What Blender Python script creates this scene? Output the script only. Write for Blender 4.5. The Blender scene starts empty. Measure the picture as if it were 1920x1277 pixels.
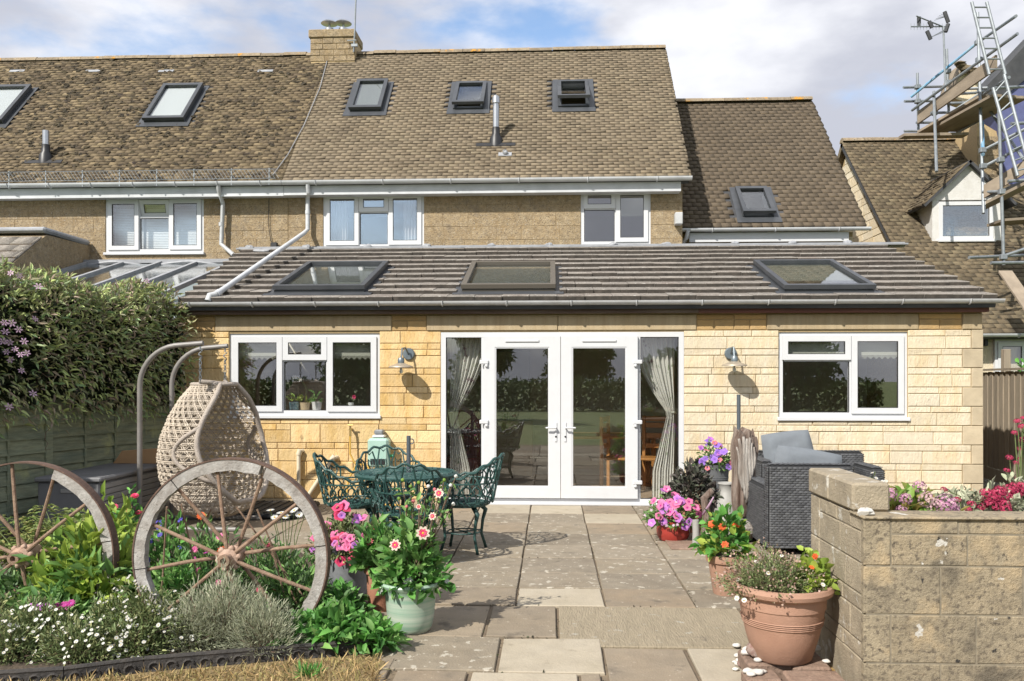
import bpy, math, random
import numpy as np
from mathutils import Vector, Matrix
R = math.radians
random.seed(7); RNG = np.random.default_rng(7)
SC = bpy.context.scene
# ------------------------------------------------------------------ camera
F, HZ, DCAM, HCAM, YAW = 1560.0, 710.0, 10.33, 1.56, 0.047
cd = bpy.data.cameras.new('camera'); cam = bpy.data.objects.new('camera', cd); SC.collection.objects.link(cam)
cd.sensor_width = 36; cd.lens = F/1920*36; cd.clip_start = .05; cd.clip_end = 3000
cd.shift_y = (HZ-638.5)/1920
cam.location = (0, -DCAM, HCAM); cam.rotation_euler = (R(90), 0, YAW)
SC.camera = cam
# ------------------------------------------------------------------ sky, sun, exposure
SUN_DIR = Vector((.75, 1.0, -1.12)).normalized()          # the way the light travels
SUN_EL = math.asin(-SUN_DIR.z); SUN_AZ = math.atan2(-SUN_DIR.x, -SUN_DIR.y)
w = bpy.data.worlds.new('World'); SC.world = w; w.use_nodes = True
nt = w.node_tree; nt.nodes.clear()
def WN(t, **k):
    n = nt.nodes.new(t)
    for a, b in k.items(): setattr(n, a, b)
    return n
sky = WN('ShaderNodeTexSky', sky_type='NISHITA', sun_disc=False, sun_elevation=SUN_EL, sun_rotation=SUN_AZ, air_density=1.0, dust_density=.6)
tc = WN('ShaderNodeTexCoord'); mp = WN('ShaderNodeMapping'); mp.inputs['Scale'].default_value = (1, 1, 2.3); mp.inputs['Location'].default_value = (2.37, .4, .33)
n1 = WN('ShaderNodeTexNoise'); n1.inputs['Scale'].default_value = 2.6; n1.inputs['Detail'].default_value = 9; n1.inputs['Roughness'].default_value = .52
n2 = WN('ShaderNodeTexNoise'); n2.inputs['Scale'].default_value = 4.2; n2.inputs['Detail'].default_value = 8; n2.inputs['Roughness'].default_value = .5
r1 = WN('ShaderNodeMapRange', interpolation_type='SMOOTHSTEP'); r1.inputs['From Min'].default_value = .35; r1.inputs['From Max'].default_value = .47
r2 = WN('ShaderNodeMapRange', interpolation_type='SMOOTHSTEP'); r2.inputs['From Min'].default_value = .36; r2.inputs['From Max'].default_value = .66
mc = WN('ShaderNodeMix', data_type='RGBA'); mc.inputs['A'].default_value = (2.65, 2.75, 3.15, 1); mc.inputs['B'].default_value = (4.6, 4.65, 4.85, 1)
ms = WN('ShaderNodeMix', data_type='RGBA'); bg = WN('ShaderNodeBackground'); bg.inputs['Strength'].default_value = .1
ow = WN('ShaderNodeOutputWorld')
L = nt.links.new
L(tc.outputs['Generated'], mp.inputs['Vector']); L(mp.outputs[0], n1.inputs['Vector']); L(mp.outputs[0], n2.inputs['Vector'])
L(n1.outputs['Fac'], r1.inputs['Value']); L(n2.outputs['Fac'], r2.inputs['Value'])
L(r2.outputs[0], mc.inputs['Factor']); L(r1.outputs[0], ms.inputs['Factor'])
L(sky.outputs[0], ms.inputs['A']); L(mc.outputs['Result'], ms.inputs['B']); L(ms.outputs['Result'], bg.inputs['Color']); L(bg.outputs[0], ow.inputs['Surface'])
sd = bpy.data.lights.new('sun', 'SUN'); sd.energy = 2.95; sd.angle = R(.53); sd.color = (1, .95, .87)
sun = bpy.data.objects.new('sun', sd); SC.collection.objects.link(sun)
sun.rotation_euler = SUN_DIR.to_track_quat('-Z', 'Y').to_euler(); sun.location = (-8, -14, 20)
vs = SC.view_settings; vs.view_transform = 'Standard'; vs.look = 'None'; vs.exposure = 1.2; vs.gamma = 1; vs.use_curve_mapping = False
SC.cycles.use_denoising = True; SC.cycles.max_bounces = 7; SC.cycles.transparent_max_bounces = 16
SC.cycles.caustics_reflective = False; SC.cycles.caustics_refractive = False

# ------------------------------------------------------------------ pixel helpers (pixel of the 1920x1277 photograph -> world)
CT, ST = math.cos(YAW), math.sin(YAW)
CAMP = Vector((0, -DCAM, HCAM))
def ray(x, y): return Vector((-ST*F+CT*(x-960), CT*F+ST*(x-960), HZ-y))
def px(x, y, d):
    r = ray(x, y); return CAMP + r*(d/r.y)
def gp(x, y, z=0.0):
    r = ray(x, y); return CAMP + r*((z-HCAM)/r.z)
def onp(x, y, p, n):
    r = ray(x, y); return CAMP + r*((p-CAMP).dot(n)/r.dot(n))
def atx(x, d): return px(x, HZ, d).x
def atz(y, d, x=1000): return px(x, y, d).z

# ------------------------------------------------------------------ materials
MATS = {}
def rgb(c): return (c[0], c[1], c[2], 1)
def mat(name, col, col2=None, rough=.85, scale=6, var=.0, rnd=None, rv=.15, rcol=None, bump=0, bscale=60, stretch=None, spots=(), metal=0, spec=.5, transl=0, detail=5, wave=None):
    """col/col2 mixed by noise; rnd 'o' or 'i' = per object / per island value change; spots = [(colour, scale, threshold, soft)]"""
    m = bpy.data.materials.new(name); m.use_nodes = True; t = m.node_tree; N = t.nodes; N.clear(); Lk = t.links.new
    out = N.new('ShaderNodeOutputMaterial'); b = N.new('ShaderNodeBsdfPrincipled')
    b.inputs['Roughness'].default_value = rough; b.inputs['Metallic'].default_value = metal; b.inputs['Specular IOR Level'].default_value = spec
    geo = N.new('ShaderNodeNewGeometry'); vec = geo.outputs['Position']
    if stretch:
        mpn = N.new('ShaderNodeMapping'); mpn.inputs['Scale'].default_value = stretch; Lk(vec, mpn.inputs['Vector']); vecs = mpn.outputs[0]
    else: vecs = vec
    def noise(sc, d, v, rg=.55):
        n = N.new('ShaderNodeTexNoise'); n.inputs['Scale'].default_value = sc; n.inputs['Detail'].default_value = d; n.inputs['Roughness'].default_value = rg; Lk(v, n.inputs['Vector']); return n.outputs['Fac']
    def mix(f, a, bb, blend='MIX'):
        x = N.new('ShaderNodeMix'); x.data_type = 'RGBA'; x.blend_type = blend
        for s, v in (('Factor', f), ('A', a), ('B', bb)):
            if isinstance(v, (int, float)): x.inputs[s].default_value = v
            elif isinstance(v, tuple): x.inputs[s].default_value = rgb(v)
            else: Lk(v, x.inputs[s])
        return x.outputs['Result']
    def ramp(v, lo, hi, a=0., bb=1.):
        x = N.new('ShaderNodeMapRange'); x.inputs['From Min'].default_value = lo; x.inputs['From Max'].default_value = hi; x.inputs['To Min'].default_value = a; x.inputs['To Max'].default_value = bb; Lk(v, x.inputs['Value']); return x.outputs[0]
    col = [x*.86 for x in col]; col2 = [x*.86 for x in col2] if col2 else None; rcol = [[x*.86 for x in q] for q in rcol] if rcol else None; spots = [([x*.86 for x in q[0]],)+tuple(q[1:]) for q in spots]
    c = None
    rn = None
    if rnd == 'o': rn = N.new('ShaderNodeObjectInfo').outputs['Random']
    elif rnd == 'i': rn = geo.outputs['Random Per Island']
    c = tuple(col)
    if rn is not None and rcol: 
        for k, rc in enumerate(rcol):
            wn = N.new('ShaderNodeTexWhiteNoise'); wn.noise_dimensions = '1D'
            ad = N.new('ShaderNodeMath'); ad.operation = 'ADD'; ad.inputs[1].default_value = 3.7*k; Lk(rn, ad.inputs[0]); Lk(ad.outputs[0], wn.inputs['W'])
            c = mix(ramp(wn.outputs['Value'], .35, 1, 0, 1), c, tuple(rc))
    if col2 is not None: c = mix(ramp(noise(scale, detail, vecs), .35, .68), c, tuple(col2))
    if var: 
        f = ramp(noise(scale*2.7, 6, vecs), .25, .75, 1-var, 1+var)
        cc = N.new('ShaderNodeCombineColor')
        for i in range(3): Lk(f, cc.inputs[i])
        c = mix(1.0, c, cc.outputs[0], 'MULTIPLY')
    if rn is not None and rv:
        f = ramp(rn, 0, 1, 1-rv, 1+rv); cc = N.new('ShaderNodeCombineColor')
        for i in range(3): Lk(f, cc.inputs[i])
        c = mix(1.0, c, cc.outputs[0], 'MULTIPLY')
    for (sc_, ss, th, soft) in spots:
        c = mix(ramp(noise(ss, 4, vec, .6), th, th+soft), c, tuple(sc_))
    if isinstance(c, tuple): b.inputs['Base Color'].default_value = rgb(c)
    else: Lk(c, b.inputs['Base Color'])
    if bump:
        bp = N.new('ShaderNodeBump'); bp.inputs['Strength'].default_value = min(1, bump); bp.inputs['Distance'].default_value = .01*max(1, bump)
        Lk(noise(bscale, 6, vecs, .65), bp.inputs['Height']); Lk(bp.outputs[0], b.inputs['Normal'])
    sh = b.outputs[0]
    if transl:
        tr = N.new('ShaderNodeBsdfTranslucent'); mx = N.new('ShaderNodeMixShader'); mx.inputs[0].default_value = transl
        if isinstance(c, tuple): tr.inputs[0].default_value = rgb(c)
        else: Lk(c, tr.inputs[0])
        Lk(sh, mx.inputs[1]); Lk(tr.outputs[0], mx.inputs[2]); sh = mx.outputs[0]
    Lk(sh, out.inputs[0]); MATS[name] = m; return m
def glass(name, tint=(.985, .99, .985), base=.06, rough=0.0, refl=(1, 1, 1)):
    m = bpy.data.materials.new(name); m.use_nodes = True; t = m.node_tree; N = t.nodes; N.clear(); Lk = t.links.new
    out = N.new('ShaderNodeOutputMaterial'); tr = N.new('ShaderNodeBsdfTransparent'); tr.inputs[0].default_value = rgb(tint)
    gl = N.new('ShaderNodeBsdfGlossy'); gl.inputs['Roughness'].default_value = rough; gl.inputs[0].default_value = rgb(refl)
    ge = N.new('ShaderNodeNewGeometry'); dp = N.new('ShaderNodeVectorMath'); dp.operation = 'DOT_PRODUCT'; Lk(ge.outputs['Incoming'], dp.inputs[0]); Lk(ge.outputs['Normal'], dp.inputs[1])
    ab = N.new('ShaderNodeMath'); ab.operation = 'ABSOLUTE'; Lk(dp.outputs['Value'], ab.inputs[0]); om = N.new('ShaderNodeMath'); om.operation = 'SUBTRACT'; om.inputs[0].default_value = 1; Lk(ab.outputs[0], om.inputs[1])
    fr = N.new('ShaderNodeMath'); fr.operation = 'POWER'; fr.inputs[1].default_value = 5; Lk(om.outputs[0], fr.inputs[0])
    ad = N.new('ShaderNodeMath'); ad.operation = 'MULTIPLY_ADD'; ad.inputs[1].default_value = .9; ad.inputs[2].default_value = base; ad.use_clamp = True
    mx = N.new('ShaderNodeMixShader'); Lk(fr.outputs[0], ad.inputs[0]); Lk(ad.outputs[0], mx.inputs[0]); Lk(tr.outputs[0], mx.inputs[1]); Lk(gl.outputs[0], mx.inputs[2]); Lk(mx.outputs[0], out.inputs[0])
    MATS[name] = m; return m

# ------------------------------------------------------------------ object helpers
COL = SC.collection
WL = {}                                            # world location of every object built
def tag(o, label=None, cat=None, group=None, kind=None):
    if label: o['label'] = label
    if cat: o['category'] = cat
    if group: o['group'] = group
    if kind: o['kind'] = kind
    return o
def thing(name, loc, label, cat, group=None):
    o = bpy.data.objects.new(name, None); COL.objects.link(o); o.empty_display_size = .1
    o.location = loc; WL[o] = Vector(loc); return tag(o, label, cat, group)
def link(name, me, m, parent=None, origin=None, smooth=False):
    o = bpy.data.objects.new(name, me); COL.objects.link(o)
    if m is not None:
        for mm in (m if isinstance(m, (list, tuple)) else [m]):
            if len(me.materials) < (len(m) if isinstance(m, (list, tuple)) else 1): me.materials.append(MATS[mm] if isinstance(mm, str) else mm)
    origin = Vector(origin or (0, 0, 0)); WL[o] = origin
    if parent: o.parent = parent; o.location = origin - WL[parent]
    else: o.location = origin
    if smooth: me.polygons.foreach_set('use_smooth', [True]*len(me.polygons))
    return o
def ortho(d):
    d = d.normalized(); a = Vector((0, 0, 1)) if abs(d.z) < .9 else Vector((1, 0, 0))
    u = d.cross(a).normalized(); return u, d.cross(u).normalized()
class MB:
    def __init__(s, T=None): s.v = []; s.f = []; s.mi = []; s.T = T; s.cur = 0
    def add(s, vs, fs):
        n = len(s.v); s.v += [tuple(s.T(Vector(p)) if s.T else p) for p in vs]; s.f += [tuple(i+n for i in f) for f in fs]; s.mi += [s.cur]*len(fs); return s
    def box(s, x0, x1, y0, y1, z0, z1):
        return s.add([(x0, y0, z0), (x1, y0, z0), (x1, y1, z0), (x0, y1, z0), (x0, y0, z1), (x1, y0, z1), (x1, y1, z1), (x0, y1, z1)],
                     [(0, 3, 2, 1), (4, 5, 6, 7), (0, 1, 5, 4), (1, 2, 6, 5), (2, 3, 7, 6), (3, 0, 4, 7)])
    def cbox(s, x0, x1, y0, y1, z0, z1, c=.005):
        """box with all edges chamfered"""
        P = []; lo = (x0, y0, z0); hi = (x1, y1, z1); idx = {}
        for i in range(8):
            b = [(i >> k) & 1 for k in range(3)]
            for ax in range(3):
                p = []
                for k in range(3):
                    e = hi[k] if b[k] else lo[k]
                    p.append(e if k == ax else (e-c if b[k] else e+c))
                idx[(i, ax)] = len(P); P.append(tuple(p))
        Fs = []
        for ax in range(3):
            o = [k for k in range(3) if k != ax]
            for sgn in (0, 1):
                q = []
                for (a, bb) in ((0, 0), (1, 0), (1, 1), (0, 1)):
                    i = (sgn << ax) | (a << o[0]) | (bb << o[1]); q.append(idx[(i, ax)])
                flip = (sgn == 0) ^ (ax == 1)
                Fs.append(tuple(q[::-1]) if flip else tuple(q))
        for ax in range(3):                         # edges along ax
            o = [k for k in range(3) if k != ax]
            for a in (0, 1):
                for bb in (0, 1):
                    i0 = (a << o[0]) | (bb << o[1]); i1 = i0 | (1 << ax)
                    q = [idx[(i0, o[0])], idx[(i1, o[0])], idx[(i1, o[1])], idx[(i0, o[1])]]
                    Fs.append(tuple(q))
        for i in range(8): Fs.append((idx[(i, 0)], idx[(i, 1)], idx[(i, 2)]))
        n = s.add(P, Fs); s.fix = True; return n
    def ring(s, c, u, v, r, n, r2=None):
        return [c+u*(r*math.cos(2*math.pi*k/n))+v*((r2 or r)*math.sin(2*math.pi*k/n)) for k in range(n)]
    def path(s, pts, r, n=6, closed=False, cap=True):
        pts = [Vector(p) for p in pts]; m = len(pts); V = []; Fs = []; u = None
        for i, p in enumerate(pts):
            a = pts[i-1] if (i or closed) else p; b = pts[(i+1) % m] if (i < m-1 or closed) else p
            d = (b-a)
            if d.length < 1e-9: d = Vector((0, 0, 1))
            d.normalize()
            if u is None: u, w_ = ortho(d)
            else:
                u = (u-d*u.dot(d))
                if u.length < 1e-6: u, _ = ortho(d)
                u.normalize()
            w_ = d.cross(u); rr = r[i] if isinstance(r, (list, tuple)) else r
            V += s.ring(p, u, w_, rr, n)
        for i in range(m if closed else m-1):
            j = (i+1) % m
            for k in range(n): Fs.append((i*n+k, i*n+(k+1) % n, j*n+(k+1) % n, j*n+k))
        if cap and not closed: Fs += [tuple(range(n))[::-1], tuple((m-1)*n+k for k in range(n))]
        return s.add(V, Fs)
    def tube(s, p, q, r, n=8, r2=None): return s.path([p, q], [r, r if r2 is None else r2], n)
    def lathe(s, prof, c=(0, 0, 0), n=28, wob=0, axis=None):
        c = Vector(c); V = []; Fs = []; m = len(prof)
        for (r, z) in prof:
            for k in range(n):
                a = 2*math.pi*k/n; rr = r*(1+wob*math.sin(3*a+z*9)); V.append(c+Vector((rr*math.cos(a), rr*math.sin(a), z)) if axis is None else c+axis[0]*(rr*math.cos(a))+axis[1]*(rr*math.sin(a))+axis[2]*z)
        for i in range(m-1):
            for k in range(n): Fs.append((i*n+k, i*n+(k+1) % n, (i+1)*n+(k+1) % n, (i+1)*n+k))
        if prof[0][0] > 1e-5: Fs.append(tuple(range(n))[::-1])
        if prof[-1][0] > 1e-5: Fs.append(tuple((m-1)*n+k for k in range(n)))
        return s.add(V, Fs)
    def prism(s, poly, dvec):
        poly = [Vector(p) for p in poly]; n = len(poly); dv = Vector(dvec)
        return s.add(poly+[p+dv for p in poly], [tuple(range(n))[::-1], tuple(range(n, 2*n))]+[(i, (i+1) % n, n+(i+1) % n, n+i) for i in range(n)])
    def quad(s, *p): return s.add(list(p), [tuple(range(len(p)))])
    def blob(s, c, r, seed=0, nu=10, nv=7, sq=(1, 1, 1), rough=.15):
        rg = random.Random(seed); ph = [rg.uniform(0, 6.28) for _ in range(6)]; V = []; Fs = []
        for j in range(nv+1):
            th = math.pi*j/nv
            for i in range(nu):
                a = 2*math.pi*i/nu
                k = 1+rough*(math.sin(2*a+ph[0])*math.sin(2*th+ph[1])+.6*math.sin(3*a+ph[2]+2*th)+.5*math.cos(4*th+ph[3]+a))
                V.append((c[0]+r*sq[0]*k*math.sin(th)*math.cos(a), c[1]+r*sq[1]*k*math.sin(th)*math.sin(a), c[2]-r*sq[2]*k*math.cos(th)))
        for j in range(nv):
            for i in range(nu): Fs.append((j*nu+i, j*nu+(i+1) % nu, (j+1)*nu+(i+1) % nu, (j+1)*nu+i))
        return s.add(V, Fs)
    def mesh(s, name, org):
        me = bpy.data.meshes.new(name); o = Vector(org)
        me.from_pydata([(p[0]-o.x, p[1]-o.y, p[2]-o.z) for p in s.v], [], s.f)
        if any(s.mi): me.polygons.foreach_set('material_index', s.mi)
        if getattr(s, 'fix', False):
            import bmesh
            bm = bmesh.new(); bm.from_mesh(me); bmesh.ops.recalc_face_normals(bm, faces=bm.faces); bm.to_mesh(me); bm.free()
        return me
    def build(s, name, m, parent=None, smooth=False, org=None):
        if org is None:
            a = np.array(s.v); org = ((a[:, 0].min()+a[:, 0].max())/2, (a[:, 1].min()+a[:, 1].max())/2, a[:, 2].min())
        o = link(name, s.mesh(name, org), m, parent, org, smooth)
        if smooth == 'auto':
            o.data.polygons.foreach_set('use_smooth', [True]*len(o.data.polygons))
            try: o.data.set_sharp_from_angle(angle=R(38))
            except Exception: pass
        return o
def copy_tree(o, loc=None, rz=None, label=None, parent=None):
    c = o.copy(); COL.objects.link(c); c.parent = parent
    if loc is not None: c.location = loc
    if rz is not None: c.rotation_euler = (0, 0, rz)
    if label: c['label'] = label
    for ch in [x for x in list(bpy.data.objects) if x.parent == o]: copy_tree(ch, parent=c)
    return c
def npmesh(name, V, Fidx, mi=None):
    """V (n,3), Fidx (m,k) numpy"""
    me = bpy.data.meshes.new(name); n, k = Fidx.shape
    me.vertices.add(len(V)); me.vertices.foreach_set('co', np.asarray(V, np.float32).ravel())
    me.loops.add(n*k); me.loops.foreach_set('vertex_index', Fidx.astype(np.int32).ravel())
    me.polygons.add(n); me.polygons.foreach_set('loop_start', np.arange(0, n*k, k, dtype=np.int32)); me.polygons.foreach_set('loop_total', np.full(n, k, np.int32))
    if mi is not None: me.polygons.foreach_set('material_index', np.asarray(mi, np.int32))
    me.update(calc_edges=True); me.validate(); return me
def unit(a): return a/np.maximum(np.linalg.norm(a, axis=1, keepdims=True), 1e-9)
def leaf_arrays(P, size, out=None, droop=.3, aspect=.42, fold=.15, rng=RNG, up=.35, jit=.35):
    """folded leaves at points P: (V, F quads). out = preferred direction per point"""
    n = len(P); d = rng.normal(size=(n, 3))
    if out is not None: d = unit(d)*.8+out*1.0
    d[:, 2] += up-droop*rng.random(n); d = unit(d)
    nrm = rng.normal(size=(n, 3)); nrm[:, 2] += 1.2; s = unit(np.cross(d, nrm)); nn = np.cross(s, d)
    Ln = (size*(1-jit+2*jit*rng.random(n)))[:, None]; W = Ln*aspect
    a = P; t = P+d*Ln-nn*Ln*.16; m = P+d*Ln*.30+nn*Ln*.01; m2 = P+d*Ln*.66-nn*Ln*.05
    if aspect < .15:
        V = np.stack([a-s*W*.35, m2-s*W*.5, t, m2+s*W*.5, a+s*W*.35], 1).reshape(-1, 3); b = (np.arange(n)*5)[:, None]
        return V, np.concatenate([b+np.array([[0, 1, 3]]), b+np.array([[0, 3, 4]]), b+np.array([[1, 2, 3]])], 0)
    l = m+s*W*.46+nn*Ln*fold; r = m-s*W*.46+nn*Ln*fold; l2 = m2+s*W*.40+nn*Ln*fold*.8; r2 = m2-s*W*.40+nn*Ln*fold*.8
    V = np.stack([a, l, l2, t, r2, r, m, m2], 1).reshape(-1, 3); b = (np.arange(n)*8)[:, None]
    Fq = np.concatenate([b+np.array([q]) for q in ([0, 6, 1], [6, 7, 2], [6, 2, 1], [7, 3, 2], [0, 5, 6], [6, 5, 4], [6, 4, 7], [7, 4, 3])], 0)
    return V, Fq
def leaves(name, P, size, m, parent, kind=None, **k):
    V, Fq = leaf_arrays(P, size, **k); org = WL[parent] if parent is not None else Vector((0, 0, 0))
    me = npmesh(name, V-np.array(org), Fq); o = link(name, me, m, parent, org)
    if kind: o['kind'] = kind
    return o
# ------------------------------------------------------------------ material list
mat('stone_warm', (0.693, 0.463, 0.206), (0.782, 0.582, 0.312), rough=.9, scale=5, var=.10, rnd='o', rv=.10, rcol=[(0.782, 0.618, 0.337), (0.626, 0.404, 0.137)], bump=1.6, bscale=38, stretch=(1.5, 1, .5))
mat('stone_pale', (0.699, 0.583, 0.383), (0.749, 0.660, 0.502), rough=.9, scale=5, var=.08, rnd='o', rv=.07, rcol=[(0.749, 0.671, 0.528), (0.689, 0.539, 0.330)], bump=1.6, bscale=38, stretch=(1.5, 1, .5))
mat('mortar', (0.528, 0.390, 0.207), (0.413, 0.311, 0.173), scale=30, var=.1)
mat('mortar_grey', (.27, .23, .165), (.19, .165, .12), scale=20, var=.15)
mat('quoin', (0.535, 0.446, 0.307), (0.455, 0.376, 0.257), scale=4, var=.1, rnd='o', rv=.08, bump=.5, bscale=90)
mat('lintel', (0.484, 0.385, 0.242), (0.418, 0.319, 0.187), scale=3, var=.1, rnd='o', rv=.05, bump=.7, bscale=70, stretch=(3, 1, .25))
mat('stone_brown', (.50, .32, .13), (.42, .29, .14), scale=5, var=.1, rnd='o', rv=.12, bump=.8, bscale=60)
mat('upper_stone', (0.333, 0.242, 0.135), (0.400, 0.315, 0.201), rough=.95, scale=7, var=.28, rnd='o', rv=.05, rcol=[(0.358, 0.268, 0.154)], bump=2.2, bscale=55, spots=[((0.183, 0.140, 0.094), 40, .56, .1), ((0.516, 0.468, 0.402), 55, .60, .07), ((0.217, 0.170, 0.117), 3.5, .60, .15)])
mat('mortar_upper', (0.323, 0.234, 0.123), (0.272, 0.200, 0.111), scale=20, var=.2)
mat('fascia_wood', (.10, .06, .045), (.17, .13, .10), scale=4, var=.2, stretch=(.3, 1, 4), bump=.4)
mat('fascia_red', (.17, .06, .045), (.13, .07, .055), scale=4, var=.2, stretch=(.3, 1, 4), bump=.3)
mat('upvc', (0.661, 0.670, 0.684), rough=.35, var=.03, scale=3)
mat('gutter_grey', (0.504, 0.513, 0.522), (0.432, 0.432, 0.432), rough=.5, var=.1, scale=5)
mat('upvc_dirty', (0.633, 0.650, 0.675), (0.513, 0.530, 0.547), rough=.5, scale=3, var=.06)
mat('rubber', (.02, .02, .022), rough=.6)
mat('tile_main', (0.213, 0.167, 0.111), (0.251, 0.200, 0.137), rough=.95, scale=1.1, var=.16, rnd='i', rv=.07, rcol=[(0.197, 0.155, 0.106), (0.263, 0.214, 0.143)], bump=1, bscale=70, spots=[((0.046, 0.034, 0.024), 9, .66, .05), ((0.418, 0.406, 0.370), 12, .735, .03)])
mat('tile_mossy', (0.136, 0.101, 0.059), (0.191, 0.144, 0.084), rough=.95, scale=1.6, var=.3, rnd='i', rv=.25, rcol=[(0.091, 0.067, 0.045), (0.247, 0.191, 0.108)], bump=1.2, bscale=60, spots=[((0.036, 0.026, 0.020), 7, .60, .06), ((0.420, 0.391, 0.345), 11, .72, .03)])
mat('tile_side', (0.120, 0.092, 0.062), (0.140, 0.108, 0.074), rough=.9, scale=2, var=.12, rnd='i', rv=.07, bump=.8, bscale=70)
mat('tile_right', (0.128, 0.098, 0.060), (0.170, 0.132, 0.081), rough=.95, scale=2, var=.3, rnd='i', rv=.16, rcol=[(0.093, 0.072, 0.047), (0.187, 0.153, 0.093)], bump=1, bscale=70, spots=[((0.425, 0.399, 0.340), 9, .71, .03), ((0.038, 0.030, 0.021), 6, .66, .06)])
mat('tile_edge_shade_grey', (0.060, 0.052, 0.044), (0.102, 0.086, 0.072), scale=9, var=.3)  # shadow lines between extension tile courses, put into the edge colour
mat('tile_concrete', (0.235, 0.208, 0.179), (0.321, 0.291, 0.254), rough=.97, scale=5, var=.25, rnd='o', rv=.14, rcol=[(0.242, 0.200, 0.170), (0.284, 0.260, 0.230)], bump=2, bscale=80, spots=[((0.508, 0.484, 0.435), 26, .60, .06), ((0.072, 0.060, 0.054), 30, .66, .06)])
mat('tile_edge', (.075, .055, .035), (.11, .082, .05), scale=6, var=.3, rnd='i', rv=.4)  # edge dirt plus the shadow line under each course, painted as dark colour
mat('ridge_tile', (.25, .19, .12), (.32, .26, .18), scale=8, var=.3, rnd='o', rv=.2, bump=1.2, bscale=50, spots=[((.55, .27, .03), 3.2, .60, .05), ((.08, .06, .04), 8, .62, .06)])
mat('moss', (.038, .028, .018), (.075, .058, .025), scale=20, var=.3, rnd='i', rv=.4, bump=1)
mat('lead', (.28, .29, .31), (.36, .37, .39), rough=.6, scale=5, var=.12, bump=.3, bscale=20)
mat('sky_frame', (.055, .06, .068), (.075, .08, .088), rough=.4, scale=4, var=.05)
mat('sky_frame_bronze', (.12, .105, .085), rough=.45)
mat('steel', (.55, .56, .57), rough=.3, metal=.9, var=.08)
mat('pipe_grey', (.55, .56, .57), (.45, .46, .46), rough=.45, scale=6, var=.08)
mat('black_plastic', (.018, .018, .02), rough=.45)
mat('galv', (0.302, 0.331, 0.353), (0.230, 0.252, 0.266), rough=.5, metal=.4, scale=7, var=.15)
mat('blue_paint', (.10, .32, .55), (.30, .42, .50), rough=.5, scale=9, var=.1)
mat('scaffold_wood', (0.312, 0.255, 0.190), (0.221, 0.176, 0.130), scale=3, var=.2, stretch=(1, .3, 1), rnd='o', rv=.15)
mat('membrane', (0.088, 0.098, 0.225), (0.112, 0.127, 0.270), rough=.6, scale=3, var=.15, bump=.5, bscale=5)
mat('felt', (.045, .048, .053), (.07, .07, .075), scale=3, var=.2)
mat('ink', (.03, .03, .06), rough=.7)
mat('white_render', (0.669, 0.660, 0.636), (0.602, 0.585, 0.552), scale=7, var=.06, bump=.6, bscale=40, spots=[((0.301, 0.293, 0.259), 11, .68, .08)])
mat('room_wall', (0.684, 0.655, 0.532), (0.627, 0.598, 0.484), scale=2)
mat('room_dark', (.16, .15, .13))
mat('room_floor', (0.320, 0.232, 0.144), (0.272, 0.192, 0.120), scale=3, stretch=(1, 6, 1))
mat('ceiling_white', (.7, .69, .66))
mat('curtain', (.92, .91, .85), (.88, .87, .80), rough=.9, scale=4, spots=[((.42, .30, .33), 7, .62, .05), ((.30, .38, .22), 9, .63, .05)], transl=.25)
mat('net_curtain', (.72, .72, .73), rough=.9, transl=.4)
mat('blind', (.52, .53, .45), rough=.9, transl=.2)
mat('blind_white', (.78, .79, .78), rough=.8, transl=.2)
glass('pane', base=.13); glass('pane_door', base=.115); glass('pane_sky', base=.13, tint=(.93, .95, .95)); glass('pane_upper', base=.17); glass('pane_cons', base=.22, rough=.12, tint=(.80, .86, .88)); glass('lamp_glass', base=.02, tint=(.97, .97, .95))
mat('blind_sky', (.42, .44, .42), rough=.6, transl=.5); mat('blind_green', (.48, .50, .40), rough=.6, transl=.5)

# ------------------------------------------------------------------ ground
mat('soil_ground', (.16, .12, .08), (.22, .17, .11), scale=3, var=.25, bump=1, bscale=30)
mat('lawn_far', (0.133, 0.190, 0.057), (0.209, 0.247, 0.085), scale=1.2, var=.3, bump=1.5, bscale=60)
g = MB(); g.quad((-400, -400, -.03), (400, -400, -.03), (400, 500, -.03), (-400, 500, -.03)); o = g.build('ground', 'lawn_far', org=(0, 0, -.03)); o['kind'] = 'structure'

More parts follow.
